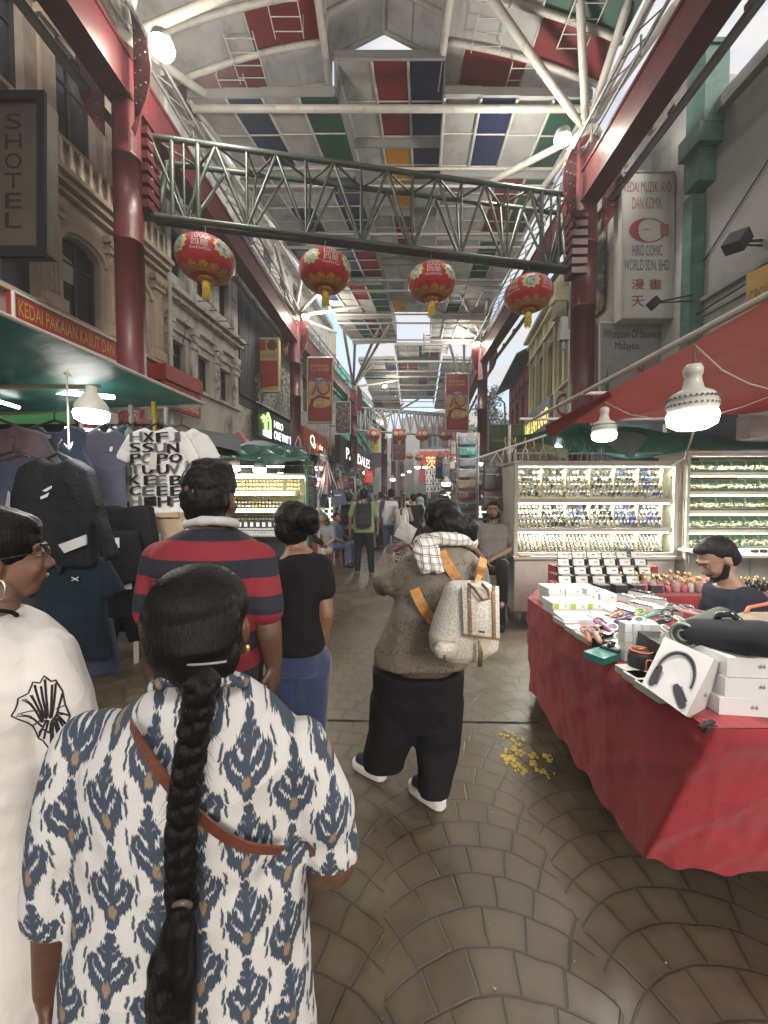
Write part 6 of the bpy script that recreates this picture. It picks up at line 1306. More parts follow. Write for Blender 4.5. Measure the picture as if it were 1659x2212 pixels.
# checked scarf
def checks():
    m, b, vec, x, y, z = newmat('checked_cotton', .85)
    def ln(v, per, w_, o_=0.): f = (v+o_)/per+50.; f = f-xf('FLOOR', f); return 1.-step(w_, w_*1.25, xf('ABSOLUTE', f-.5))
    u = x+y*.5+(xnoise(vec, 9, 2)-.5)*.02; v_ = z+x*.15-y*.3+(xnoise(vec, 8, 2)-.5)*.02
    k = xf('MAXIMUM', xf('MAXIMUM', ln(u, .040, .045), ln(u, .040, .03, .007)), xf('MAXIMUM', ln(v_, .036, .05), ln(v_, .036, .03, .008)))
    X.nt.links.new(xmix(k*.85, (.56, .54, .50), (.035, .035, .04)), b.inputs['Base Color']); return m
CHK = checks(); sc_o = thing('scarf', 'black and white checked cotton scarf round the neck of the woman with the cream backpack', 'scarf', c5(960, 1180))
m = MB(); m.path([c5(962+56*math.cos(a), 1172-8*math.sin(a), -.10*math.sin(a)) for a in [2*math.pi*i/36 for i in range(36)]], .036, 10, closed=True)
m.path([c5(930, 1170, -.07), c5(915, 1180, -.13), c5(905, 1200, -.15)], [.04, .045, .04], 10)
for k in range(5):
    x0 = 897+k*10; m.path([c5(x0+4, 1182, -.13-.008*(k % 2)), c5(x0+6, 1205, -.158-.008*(k % 2)), c5(x0+14, 1225, -.165-.01*(k % 2)), c5(x0+19, 1240-2*(k % 3), -.165)], [.016, .018, .018, .014], 8)
remesh(m, 'scarf_cloth', CHK, sc_o, .0065, 3, folds(.005, 45, 3, (1, 1, .6)))
# backpack
def logoprint():
    m, b, vec, x, y, z = newmat('cream_logo_canvas', .6)
    v = m.node_tree.nodes.new('ShaderNodeTexVoronoi'); v.feature = 'DISTANCE_TO_EDGE'; v.inputs['Scale'].default_value = 34; m.node_tree.links.new(vec, v.inputs[0]); e = X(v.outputs[0])
    v2 = m.node_tree.nodes.new('ShaderNodeTexVoronoi'); v2.inputs['Scale'].default_value = 34; m.node_tree.links.new(vec, v2.inputs[0]); d = X(v2.outputs[0]); ring = (step(.2, .26, d)-step(.34, .40, d))
    k = xf('MAXIMUM', 1.-step(.04, .09, e), ring); fine = xnoise(vec, 300, 2)
    X.nt.links.new(xmix(k*.6, xmix(fine, (.36, .325, .27), (.42, .38, .32)), (.56, .54, .50)), b.inputs['Base Color']); xbump(b, fine+k, .25, .002); return m
LOG = logoprint(); OR = M('orange_webbing', (.42, .20, .06), .7, .25, 25, c2=(.26, .12, .05), c2pos=(.55, .65), c2s=60); BRL = M('brown_leather', (.16, .09, .04), .45, .15, 20, bump=.1, bs=200)
bp = thing('backpack', 'cream patterned backpack with brown leather trim and orange straps', 'backpack', c5(1000, 1340, -.3))
DB = 1.66
def cb(x, y, d=0.): return P(x, y, DB+d)
m = MB(); ringloft(m, [(cb(1002, 1418), .105, .075, .2), (cb(1001, 1400), .150, .10, .2), (cb(1001, 1370), .155, .11, .2), (cb(1005, 1330), .138, .105, .2), (cb(1010, 1290), .118, .09, .2), (cb(1012, 1265), .105, .075, .2), (cb(1010, 1256), .08, .05, .2)]); remesh(m, 'bag_body', LOG, bp, .008, 4, folds(.006, 22, 2))
def flap(u, v, l=0.):
    x0 = 998+4*v; x1 = 1078+2*v; x_ = x0+(x1-x0)*u; y_ = 1262+118*v+4*u-6*(1-u)*(v); dep = -.10-.035*math.sin(min(1, v*1.2)*math.pi*.5)-.012*math.sin(u*math.pi)-l
    if v < .12: dep += .09*(1-v/.12)**2
    return cb(x_, y_, dep)
m = MB(); m.s = True; m.grid(lambda u, v: flap(u, v), 12, 24); m.grid(lambda u, v: flap(1-u, v, -.012), 12, 24); m.build('flap', LOG, bp)
m = MB()
for u0 in (.14, .80):
    for k in range(20): m.slab([flap(u0, k/20, .003), flap(u0+.09, k/20, .003), flap(u0+.09, (k+1)/20, .003), flap(u0, (k+1)/20, .003)], (0, -.003, 0))
for k in range(12): m.slab([flap(k/12, .955, .004), flap((k+1)/12, .955, .004), flap((k+1)/12, 1., .004), flap(k/12, 1., .004)], (0, -.003, 0))
m.build('leather_trim', BRL, bp)
m = MB()
for u0 in (.185, .845):
    for v0 in (.3, .86, .94): m.ell(flap(u0, v0, .009), (.0035, .003, .0035), nu=8, nv=6)
m.build('stud', M('gold_chain', (.5, .36, .12), .3, metal=.8), bp)
m = MB(); m.slab([flap(.42, .86, .003), flap(.58, .86, .003), flap(.58, .89, .003), flap(.42, .89, .003)], (0, -.003, 0)); m.build('name_plate', M('plate_dark', (.08, .06, .04), .3, metal=.8), bp)
m = MB(); m.path([cb(1012, 1262, -.09), cb(1025, 1272, -.14), cb(1043, 1296, -.16), cb(1058, 1292, -.15), cb(1054, 1275, -.13), cb(1042, 1262, -.09)], .007, 6); m.build('grab_handle', BRL, bp)
for k, (pts, ) in enumerate((([(952, 1190), (965, 1215), (980, 1240), (996, 1262), (1004, 1268)],), ([(1044, 1205), (1040, 1225), (1032, 1245), (1024, 1262)],), ([(895, 1272), (905, 1295), (918, 1318), (932, 1338), (942, 1346)],))):
    m = MB(); pv = [c5(x, y, -.155 if k < 2 else -.185) for x, y in pts]
    if k < 2: pv[-1] = cb(*pts[-1], -.02); pv[0] = c5(*pts[0], -.13); pv[1] = c5(*pts[1], -.17)
    else: pv[-1] = cb(*pts[-1], .03)
    ribbon(m, pv, .024 if k != 1 else .020)
    m.build('strap', OR, bp)
m = MB(); ringloft(m, [(cb(965, 1416, -.10), .05, .03, .4), (cb(965, 1400, -.11), .055, .035, .4), (cb(968, 1385, -.11), .045, .03, .4)]); remesh(m, 'side_pocket', LOG, bp, .006, 4)
m = MB()
for dx in (0, 3, 7): m.path([cb(1034, 1385, -.14), cb(1035+dx, 1410, -.14), cb(1033+dx, 1440, -.13)], .0035, 5)
m.path([cb(962, 1400, -.14), cb(960, 1422, -.14)], .005, 5); m.build('drawstring', BRL, bp)
# ================================================================ RIGHT-HAND STALLS
REDC = M('red_cloth', (.27, .012, .018), .8, .14, 2.5, bump=.25, bs=300, sheen=.15, crease=.8); WP = M('white_card', (.62, .62, .61), .45, .05, 8); ALU = M('white_metal', (.42, .42, .38), .45, .12, 5, c2=(.25, .23, .19), c2pos=(.6, .8), c2s=5)
TZ = .79
# --- tables (folding tables under the cloth) and the cloths
def foldtable(label, x0, x1, y0, y1):
    o = thing('folding_table', label, 'table', ((x0+x1)/2, (y0+y1)/2, 0)); m = MB(); m.box(((x0+x1)/2, (y0+y1)/2, TZ-.035), (x1-x0-.03, y1-y0-.03, .03)); m.build('tabletop', M('ply', (.25, .18, .1), .7), o)
    for x in (x0+.3, x1-.12):
        for y in (y0+.5*(y1-y0 > .8)+.12, y1-.12): m = MB(); m.tube((x, y, 0), (x, y, TZ-.05), .015); m.build('leg', GREYST, o)
foldtable('folding table under the red cloth nearest the camera', 1.12, 1.84, 1.29, 2.9); foldtable('folding table under the red cloth behind the seller', 1.60, 3.2, 3.02, 3.68); foldtable('folding table under the front right end of the red cloth', 1.86, 3.0, 1.29, 1.95)
def cloth(label, outline, hemdrop, seed, flare=.05, closed=True):
    """outline: top corner points, hemdrop: hem points under them"""
    o = tag(None, label) if False else None
    m = MB(); n = len(outline); per = 26
    top, hem = [], []
    for i in range(n if closed else n-1):
        a, b_ = Vector(outline[i]), Vector(outline[(i+1) % n]); c, d = Vector(hemdrop[i]), Vector(hemdrop[(i+1) % n])
        k = max(6, int((b_-a).length/.03))
        for j in range(k): top.append(a.lerp(b_, j/k)); hem.append(c.lerp(d, j/k))
    if not closed: top.append(Vector(outline[-1])); hem.append(Vector(hemdrop[-1]))
    N = len(top); rows = 22; cen = sum(top, Vector())/N; vs = []
    for r in range(rows+1):
        t = r/rows
        for i in range(N):
            p = top[i].lerp(hem[i], t); s_ = i*.045*10
            out = (p-cen); out.z = 0; out.normalize()
            w_ = (.009*math.sin(s_*.8+seed+1.6*math.sin(s_*.23)-t*3)+.003*math.sin(s_*2.3+t*5.))*min(1, t*1.8)
            sw = .010*math.sin(t*11+s_*.42+seed+1.2*math.sin(s_*.19))*math.sin(min(1, t)*3.14)*(1.2-t)+.022*math.exp(-((t-.16-.08*math.sin(s_*.11))*14)**2)+.021*max(0, 1-abs(((s_*.13+t*1.7) % 1)-.5)*7)*min(1, 4*t*(1.05-t))+.013*max(0, 1-abs(((s_*.21-t*1.1+.3) % 1)-.5)*9)*min(1, 4*t*(1.05-t))
            q = p+out*(w_+sw); 
            if r == rows: q.z += .012*math.sin(s_*1.3)
            vs.append(q)
    m.s = True; m.add(vs, [(r*N+i, r*N+(i+1) % N, (r+1)*N+(i+1) % N, (r+1)*N+i) for r in range(rows) for i in range(N if closed else N-1)])
    return m, top
m, top = cloth('', [(1.62, 3.72, TZ+.004), (1.10, 2.92, TZ+.004), (1.07, 2.2, TZ+.004), (1.065, 1.42, TZ+.003), (1.10, 1.25, TZ+.003), (1.7, 1.245, TZ+.003), (3.1, 1.245, TZ+.003), (3.1, 2.0, TZ), (1.87, 2.0, TZ), (1.87, 2.98, TZ), (3.25, 2.98, TZ), (3.25, 3.72, TZ)],
               [(1.63, 3.75, .12), (1.10, 2.87, .11), (1.06, 2.2, .11), (1.02, 1.62, .13), (.975, 1.40, .19), (1.30, 1.37, .17), (3.1, 1.36, .05), (3.13, 2.0, .2), (1.9, 2.03, .3), (1.9, 2.95, .3), (3.25, 2.96, .25), (3.28, 3.75, .1)], 1.3)
t0 = len(m.v); m.s = False
for q in ([(1.07, 1.25), (1.87, 1.25), (1.87, 3.72), (1.62, 3.72), (1.10, 2.92)], [(1.87, 2.98), (3.25, 2.98), (3.25, 3.72), (1.87, 3.72)], [(1.87, 1.25), (3.1, 1.25), (3.1, 2.0), (1.87, 2.0)]): m.quad([(x, y, TZ+.002) for x, y in q])
tag(m.build('tablecloth', REDC), 'bright red cloth draped to the ground over the U of market tables', 'tablecloth')
m = MB(); c = P(1533, 1573, 1.265); m.box(c, (.034, .02, .034), Matrix.Rotation(.3, 3, 'Y')); m.box(c+Vector((-.02, -.012, .022)), (.05, .014, .008), Matrix.Rotation(-.4, 3, 'Y')); tag(m.build('cloth_clip', BLACKS), 'black clip pinning the red cloth at the near table corner', 'clip')
# --- goods -----------------------------------------------------------------
def gp(px, py, z=TZ+.006): v = G(px, py, z); return v
def carton(label, c, sz, rz, m_=None, side=None, mark=True, group=None, cat='box'):
    o = thing('product_box', label, cat, c, group); Rm = Matrix.Rotation(rz, 3, 'Z'); b_ = MB(); b_.box(Vector(c)+Vector((0, 0, sz[2]/2)), sz, Rm); b_.build('carton', m_ or WP, o)
    if side:
        s_ = MB(); s_.box(Vector(c)+Rm @ Vector((-sz[0]*.3, -sz[1]/2-.0005, sz[2]/2)), (sz[0]*.28, .002, sz[2]*.9), Rm); s_.build('green_label', side, o)
    if mark:
        s_ = MB(); s_.ell(Vector(c)+Rm @ Vector((sz[0]*.22, -sz[1]/2-.001, sz[2]/2)), (.006, .001, .007), nu=8, nv=6); s_.build('printed_mark', M('mark_grey', (.2, .2, .2), .5), o)
    return o
LIME = M('lime_label', (.30, .42, .05), .5); rg = random.Random(5)
k = 0; ords = ['first', 'second', 'third', 'fourth', 'fifth', 'sixth', 'seventh']
for row, (py, xs, n_) in enumerate(((1288, (1186, 1222, 1258, 1294), 3), (1308, (1196, 1232, 1268, 1304, 1338), 2), (1330, (1218, 1262, 1300), 1))):
    for i, px in enumerate(xs):
        c0 = gp(px+5, py+14)
        if c0.x < 1.13: c0.x = 1.13
        for q in range(n_-(1 if (i > 2 and row < 2) else 0)):
            carton('white phone box, %s from the left, %s row, %s layer' % (ords[i], ['back', 'middle', 'front'][row], ['bottom', 'middle', 'top'][q]), c0+Vector((rg.uniform(-.004, .004), rg.uniform(-.004, .004), q*.042)), (.115, .17, .040), rg.uniform(-.05, .05)+(.25 if (row == 0 and q == n_-1 and i > 1) else 0), side=LIME if (q == n_-1 and row == 1 and i < 4) else None, group='white phone boxes on the red table')
tl = {}
for i, (px, py, rz, mt, w_, l_) in enumerate(((1390, 1318, .5, M('glass_black', (.02, .02, .024), .15), .075, .155), (1360, 1333, .3, M('glass_blue', (.03, .07, .15), .2), .075, .155), (1320, 1332, .2, WP, .08, .16), (1412, 1305, .9, M('lilac_shell', (.33, .29, .40), .3), .075, .15), (1385, 1290, .6, M('glass_black', (.02, .02, .024), .15), .075, .15), (1340, 1350, .4, M('glass_grey', (.10, .10, .11), .2), .08, .16), (1300, 1352, .25, WP, .08, .16), (1440, 1330, 1.1, M('glass_black', (.02, .02, .024), .15), .075, .155), (1468, 1322, 1.0, M('case_grey', (.16, .16, .17), .3), .08, .15), (1357, 1300, .4, M('pale_blue', (.3, .42, .46), .3), .08, .14))):
    names = ['black phone lying flat left of the seller', 'dark blue phone on the white boxes', 'white tablet box lying open', 'lilac phone beside the fans', 'black phone behind the lilac one', 'grey phone near the table edge', 'white boxed screen at the table edge', 'black phone among the fans', 'grey case close to the seller', 'pale blue case behind the phones']
    c = gp(px, py); o = thing('mobile_phone', names[i], 'phone', c); m = MB(); m.box(c+Vector((0, 0, .02)), (w_, l_, .04), rz); m.build('inner_box', WP, o); m = MB(); m.box(c+Vector((0, 0, .045)), (w_*.94, l_*.94, .008), rz); m.build('handset', mt, o); m = MB(); m.box(c+Vector((0, 0, .0495)), (w_*.84, l_*.86, .002), rz); m.build('screen', M('screen_dark', (.05, .055, .065), .1) if mt is not WP else M('screen_pale', (.35, .37, .38), .2), o)
cols = [('white', (.55, .55, .52)), ('pink', (.42, .25, .25)), ('orange', (.40, .12, .05)), ('mint', (.16, .32, .29)), ('purple', (.09, .06, .17)), ('lime', (.26, .34, .08)), ('magenta', (.32, .06, .17)), ('cream', (.42, .37, .28)), ('black', (.03, .03, .03)), ('coral', (.38, .20, .14))]
fans = [(1268, 1388, 2, 1.2), (1300, 1372, 6, 1.5), (1285, 1398, 9, 1.3), (1330, 1345, 2, .6), (1352, 1357, 4, .4), (1378, 1352, 5, .7), (1322, 1380, 0, 1.0), (1345, 1392, 7, .8), (1372, 1372, 0, .5), (1398, 1358, 3, 2.2), (1410, 1380, 0, 1.2), (1430, 1368, 8, .3), (1452, 1385, 0, 2.0), (1462, 1360, 7, 2.6), (1478, 1345, 1, 2.4), (1492, 1334, 1, 2.7), (1440, 1350, 8, .9), (1392, 1400, 7, .6), (1366, 1407, 0, 1.4), (1432, 1398, 0, 1.9), (1482, 1372, 0, 2.2), (1415, 1342, 3, .4), (1338, 1410, 0, .9)]
for i, (px, py, ci, rz) in enumerate(fans):
    cn, cc = cols[ci]; mt = M('plastic_'+cn, cc, .3, .05); c = gp(px, py)+Vector((0, 0, .045+.012*(i % 3))); o = thing('hand_fan', '%s hand held fan %s, %s counting from the street' % (cn, ['beside the phones', 'at the street side', 'in the middle', 'towards the seller', 'next to the white cubes'][min(4, int((px-1260)/47))], (ords+['eighth', 'ninth', 'tenth', 'eleventh', 'twelfth'])[sum(1 for q_ in fans if q_[0] < px and q_[2] == ci)]), 'hand fan', c, 'hand held fans heaped on the red table')
    d = Vector((math.cos(rz), math.sin(rz), .10)); m = MB(); m.cap(c-d*.085, c-d*.0, .013, .015, 12); m.build('handle', mt, o)
    hq = d.to_track_quat('Z', 'Y').to_matrix(); m = MB(); h = c+d*.03+Vector((0, 0, .008)); tq = Matrix.Rotation(.5, 3, Vector((math.sin(rz), -math.cos(rz), 0)))
    m.path([h+tq @ Vector((  .026*math.cos(a), .026*math.sin(a), 0)) for a in [2*math.pi*q/20 for q in range(20)]], .0065, 8, closed=True); m.build('ring', mt, o)
    m = MB()
    for q in range(5): a = q*1.257; m.add([h, h+tq @ Vector((.022*math.cos(a), .022*math.sin(a), .004)), h+tq @ Vector((.022*math.cos(a+.6), .022*math.sin(a+.6), -.004))], [(0, 1, 2)])
    m.ell(h, (.010, .010, .006), nu=8, nv=6); m.build('blades', M('blade_grey', (.28, .3, .32), .3), o)
for ix in range(4):
    for iz in range(4):
        c = gp(1350+ix*19, 1424+ix*1.5)+Vector((0, .0, iz*.045)); carton('small white cube box, column %s from left, layer %s from below' % (ords[ix], ords[iz]), c, (.040, .044, .043), .12, group='small white cube boxes stacked by the round speakers', mark=False)
for i, (px, py, lb) in enumerate(((1290, 1378, 'open black box of a smart watch, furthest of the three at the table edge'), (1311, 1396, 'open black box of a smart watch, middle of the three at the table edge'), (1330, 1414, 'open black box of a smart watch, nearest of the three at the table edge'))):
    c = gp(px, py); o = thing('watch_box', lb, 'watch box', c); m = MB(); m.box(c+Vector((0, 0, .02)), (.12, .085, .04), .5); m.build('tray', BLACKS, o); m = MB(); m.box(c+Vector((0, 0, .043)), (.105, .07, .004), .5); m.build('lining', M('lining_grey', (.3, .3, .31), .6), o)
    m = MB(); m.cap(c+Vector((-.04, -.02, .052)), c+Vector((.04, .02, .052)), .013, .013, 8); m.box(c+Vector((0, 0, .062)), (.035, .03, .012), .5); m.build('smart_watch', M('gloss_black', (.012, .012, .014), .12), o)
carton('teal flat box under the smart watch boxes at the table edge', gp(1300, 1425)+Vector((.02, .02, 0)), (.16, .10, .03), .5, M('teal_card', (.03, .18, .16), .4), mark=False); carton('blue patterned flat box at the street edge of the red table', gp(1264, 1374), (.08, .10, .03), .4, M('blue_card', (.04, .09, .25), .4, .6, 60), mark=False)
for i, (px, py) in enumerate(((1205, 1348), (1232, 1368), (1255, 1384), (1370, 1478), (1398, 1500), (1352, 1462))):
    carton('pale flat box %s along the street edge of the red table' % ['far left', 'second', 'third', 'fifth', 'nearest', 'fourth'][i], gp(px+10, py)+Vector((.02, 0, 0)), (.09, .13, .028), .1, M('pale_card', (.42, .41, .38), .5), mark=False, group='flat boxes along the table edge')
for (px, py, s_, mb_, ac, lb) in ((1384, 1452, 1., (.014, .014, .016), (.65, .16, .04), 'round black portable speaker with an orange ring'), (1420, 1425, .92, (.07, .035, .10), (.6, .35, .05), 'round purple portable speaker with a yellow top ring')):
    c = gp(px, py); o = thing('portable_speaker', lb, 'speaker', c); m = MB(); r_ = .047*s_; m.lathe([(r_*.8, 0), (r_*1.0, .012), (r_*1.08, .045*s_), (r_*1.04, .08*s_), (r_*.86, .098*s_), (r_*.2, .10*s_)], c, 28); m.build('speaker_body', M('spk_%d' % px, mb_, .5, .1, 30, bump=.3, bs=500), o)
    m = MB(); am = M('acc_%d' % px, ac, .4); m.path([c+Vector((r_*.88*math.cos(a), r_*.88*math.sin(a), .098*s_)) for a in [2*math.pi*q/28 for q in range(28)]], .0035, 6, closed=True)
    m.path([c+Vector((.013*math.copysign(abs(math.cos(a))**.5, math.cos(a)), -r_*1.10, .048*s_+.026*math.copysign(abs(math.sin(a))**.7, math.sin(a)))) for a in [2*math.pi*q/24 for q in range(24)]], .004, 6, closed=True); m.build('accent_ring', am, o)
    m = MB(); m.box(c+Vector((0, 0, .103*s_)), (.02, .012, .004)); m.box(c+Vector((-.02, .01, .103*s_)), (.01, .01, .004)); m.build('button', am, o)
# headphone box: tilted, face towards the camera
A_, B_, C_, D_ = P(1386, 1478, 1.40), P(1482, 1547, 1.295), P(1543, 1423, 1.33), P(1436, 1375, 1.44)
hb = thing('headphone_box', 'large white box picturing black headphones, tilted over the near table corner', 'box', (A_+C_)/2)
th = (P(1566, 1441, 1.40)-C_); th = th.lerp(P(1512, 1557, 1.36)-B_, .5)
m = MB(); m.slab([A_, B_, C_, D_], th); m.build('carton', M('carton_grey', (.50, .49, .48), .4), hb)
nrm = (B_-A_).cross(D_-A_).normalized()
if nrm.y > 0: nrm = -nrm
def hbp(x, y, l=.003): return A_.lerp(B_, x).lerp(D_.lerp(C_, x), y)+nrm*l
m = MB(); m.path([hbp(.50+.36*math.cos(a), .42+.44*math.sin(a)) for a in [-.05+3.25*q/24 for q in range(25)]], [.003+.0036*math.sin(q/24*3.14) for q in range(25)], 6); m.build('printed_headband', M('print_black', (.025, .025, .028), .5), hb)
for (x, y, tilt) in ((.17, .28, .05), (.74, .20, -.9)):
    m = MB(); ax = Vector((math.sin(tilt), math.cos(tilt)));
    pts = []
    for q in range(16): a = 2*math.pi*q/16; u, v = .075*math.copysign(abs(math.cos(a))**.6, math.cos(a)), .21*math.copysign(abs(math.sin(a))**.6, math.sin(a)); pts.append(hbp(x+u*math.cos(tilt)+v*math.sin(tilt), y-u*math.sin(tilt)+v*math.cos(tilt), .004))
    m.add(pts, [tuple(range(16))]); m.build('printed_ear_cup', M('print_black', (.025, .025, .028), .5), hb)
    m = MB(); m.path([hbp(x+.09*math.cos(tilt)+v*math.sin(tilt), y-.09*math.sin(tilt)+v*math.cos(tilt), .004) for v in (-.13, 0, .13)], .003, 5); m.build('printed_cushion', M('print_grey', (.12, .12, .125), .5), hb)
def applemark(par, c, s_, n_):
    m = MB(); m.ell(Vector(c), (s_, .0008, s_*1.05), nu=12, nv=8); m.ell(Vector(c)+Vector((s_*.3, 0, s_*1.5)), (s_*.25, .0006, s_*.45), mtx=Matrix.Rotation(.6, 3, 'Y'), nu=8, nv=6); m.build('printed_mark', M('mark_grey', (.2, .2, .2), .5), par)
applemark(hb, (B_+th*.5).lerp(C_+th*.5, .42)+Vector((.002, -.004, 0)), .006, None)
for i, (y0, y1, xl) in enumerate(((1505, 1553, 1535), (1462, 1507, 1548), (1418, 1462, 1552))):
    D_i = 1.30; xl += 18; D_i = 1.33; a = P(xl, y1, D_i); b_ = P(1720, y1+6, D_i-.03); h = P(xl, y0, D_i).z-a.z; o = thing('laptop_box', 'flat white box, %s of the three stacked at the right edge of the table' % ['bottom', 'middle', 'top'][i], 'box', a); m = MB(); m.slab([a, b_, b_+Vector((0, .26, 0)), a+Vector((-.0, .26, 0))], (0, 0, h*.96)); m.build('carton', WP, o)
    applemark(o, P(1648 if i else 1632, (y0+y1)/2, D_i-.02)+Vector((0, -.004, 0)), .006, None)
o = thing('drone_box', 'white box with a purple picture lying on top of the three flat boxes', 'box', P(1560, 1420, 1.36)); zt = P(1552, 1418, 1.33).z; m = MB(); m.box((1.45, 1.49, zt+.010), (.30, .22, .022), .05); m.build('carton', WP, o); m = MB(); m.box((1.40, 1.44, zt+.024), (.15, .15, .001), .05); m.build('picture', M('purple_print', (.26, .23, .36), .4, .3, 12), o); m = MB(); m.box((1.40, 1.44, zt+.0252), (.10, .02, .001), .05); m.box((1.30, 1.42, zt+.0252), (.01, .12, .001), .05); m.build('print_lettering', BLACKS, o)
# big speakers
o = thing('boombox_speaker', 'large black cylindrical speaker with a carrying handle', 'speaker', P(1580, 1375, 1.42)); m = MB(); a, b_ = P(1505, 1368, 1.50), P(1650, 1380, 1.30); m.cap(a, b_, .058, .062, 24); remesh(m, 'speaker_body', M('mesh_black', (.018, .020, .024), .7, .1, 20, bump=.5, bs=700), o, .006, 2)
m = MB(); m.path([a.lerp(b_, .3)+Vector((0, 0, .05)), a.lerp(b_, .36)+Vector((0, 0, .078)), a.lerp(b_, .55)+Vector((0, 0, .082)), a.lerp(b_, .7)+Vector((0, 0, .05))], .012, 8); m.build('handle', M('gloss_black', (.012, .012, .014), .12), o); m = MB(); m.ell(b_+(b_-a).normalized()*.05, (.02, .045, .045)); m.ell(a-(b_-a).normalized()*.05, (.02, .045, .045)); m.build('end_cap', GREYST, o)
o = thing('tube_speaker', 'dark olive green tube speaker with a grey end ring', 'speaker', P(1500, 1350, 1.62)); m = MB(); a, b_ = P(1478, 1372, 1.50), P(1560, 1335, 1.72); m.tube(a, b_, .05, n=26); m.build('speaker_body', M('olive_mesh', (.06, .085, .055), .7, .15, 20, bump=.4, bs=600), o)
m = MB(); d = (b_-a).normalized(); qd = d.to_track_quat('Z', 'Y').to_matrix(); m.path([a-d*.003+qd @ Vector((.045*math.cos(t), .045*math.sin(t), 0)) for t in [2*math.pi*q/24 for q in range(24)]], .006, 6, closed=True); m.path([a-d*.004+qd @ Vector((.02*math.cos(t), .02*math.sin(t), 0)) for t in [2*math.pi*q/16 for q in range(16)]], .004, 6, closed=True); m.build('end_ring', GREYST, o)
o = thing('lunchbox_speaker', 'beige rounded speaker with an orange handle at the right edge', 'speaker', P(1640, 1355, 1.7)); m = MB(); c = P(1655, 1352, 1.72); m.cap(c+Vector((-.08, 0, 0)), c+Vector((.14, 0, 0)), .062, .062, 22); remesh(m, 'speaker_body', M('beige_mesh', (.32, .27, .20), .7, .1, 20, bump=.3, bs=500), o, .007, 2); m = MB(); m.path([c+Vector((-.11, 0, .03)), c+Vector((-.08, 0, .085)), c+Vector((.05, 0, .11)), c+Vector((.2, 0, .08))], .008, 8); m.build('handle', M('coral_rubber', (.45, .12, .06), .5), o)
# dark stand under the speakers
carton('black flat case under the large black speaker', Vector((1.38, 1.62, TZ+.006)), (.46, .20, .15), -.1, BLACKS, mark=False)
# --- things on the rear table: flip boxes, perfume
fb = thing('flip_case', 'black presentation case with a raised white lid', 'presentation case', (0, 0, 0), 'presentation cases in rows on the rear red table'); m = MB(); m.box((0, 0, .03), (.095, .085, .06)); m.build('case', BLACKS, fb); m = MB(); m.box((0, .05, .085), (.105, .008, .075), Matrix.Rotation(-.25, 3, 'X')); m.build('lid', BLACKS, fb); m = MB(); m.box((0, .044, .085), (.095, .003, .065), Matrix.Rotation(-.25, 3, 'X')); m.build('lid_lining', M('satin_white', (.48, .48, .47), .4), fb); m = MB(); m.box((.012, .040, .092), (.03, .002, .006), Matrix.Rotation(-.25, 3, 'X')); m.build('lid_mark', BLACKS, fb)
m = MB(); m.box((0, -.002, .0615), (.09, .07, .004)); m.build('cushion', M('lining_grey', (.3, .3, .31), .6), fb)
first = True
for r_ in range(4):
    for i in range(6):
        loc = (1.70+i*.140+r_*.0-.07*r_, 3.60-r_*.165, TZ+.006+.05*(3-r_)*.9); lb = 'black presentation case with a raised white lid, %s in the %s row' % (ords[i], ['rear', 'second', 'third', 'front'][r_])
        if first: fb.location = loc; fb['label'] = lb; first = False
        else: dup(fb, loc, 0, None, lb)
m = MB()
for r_ in range(3): m.box((2.05-.07*r_, 3.60-r_*.165, TZ+.004+.0225*(3-r_)), (.95, .15, .045*(3-r_)))
tag(m.build('display_riser', REDC), 'stepped red riser lifting the presentation cases', 'riser')
rb2 = random.Random(9)
pb = thing('perfume_bottle', 'x', 'perfume bottle', (0, 0, 0), 'perfume bottles on the rear red table')
m = MB(); m.lathe([(.018, 0), (.024, .006), (.025, .05), (.018, .062), (.008, .068), (.008, .075)], n=12); m.build('bottle', M('pink_glass', (.36, .21, .20), .12, .1), pb); m = MB(); m.lathe([(.011, .075), (.013, .08), (.011, .10), (.004, .105)], n=10); m.build('cap', M('gold_cap', (.5, .36, .15), .25, metal=.7), pb)
pcm = [('pink', M('pink_glass', (.36, .21, .20), .12)), ('clear', M('clear_glass', (.45, .42, .38), .08)), ('amber', M('amber_glass', (.45, .25, .06), .12)), ('black', M('black_glass', (.015, .015, .02), .1)), ('rose', M('rose_glass', (.4, .1, .14), .12))]
first = True
for i in range(44):
    cn, mt = pcm[rb2.choice((0, 0, 1, 1, 2, 4)) if i < 30 else 3]
    if i < 30: x_, y_ = 2.06+(i % 10)*.062+rb2.uniform(-.01, .01), 3.10+(i//10)*.11
    else: x_, y_ = 2.75+((i-30) % 7)*.07, 3.12+((i-30)//7)*.13
    o = pb if first else dup(pb); first = False; o.location = (x_, y_, TZ+.006); s_ = rb2.uniform(.8, 1.25); o.scale = (s_, s_, s_*rb2.uniform(.85, 1.3))
    o['label'] = '%s perfume bottle, %s in the %s row on the rear red table' % (cn, (ords+['eighth', 'ninth', 'tenth'])[i % 10 if i < 30 else (i-30) % 7], ['front', 'second', 'third', 'black front', 'black rear'][i//10 if i < 30 else 3+(i-30)//7])
    b_ = [c for c in o.children if c.name.startswith('bottle')][0]; b_.data = b_.data.copy(); b_.data.materials[0] = mt
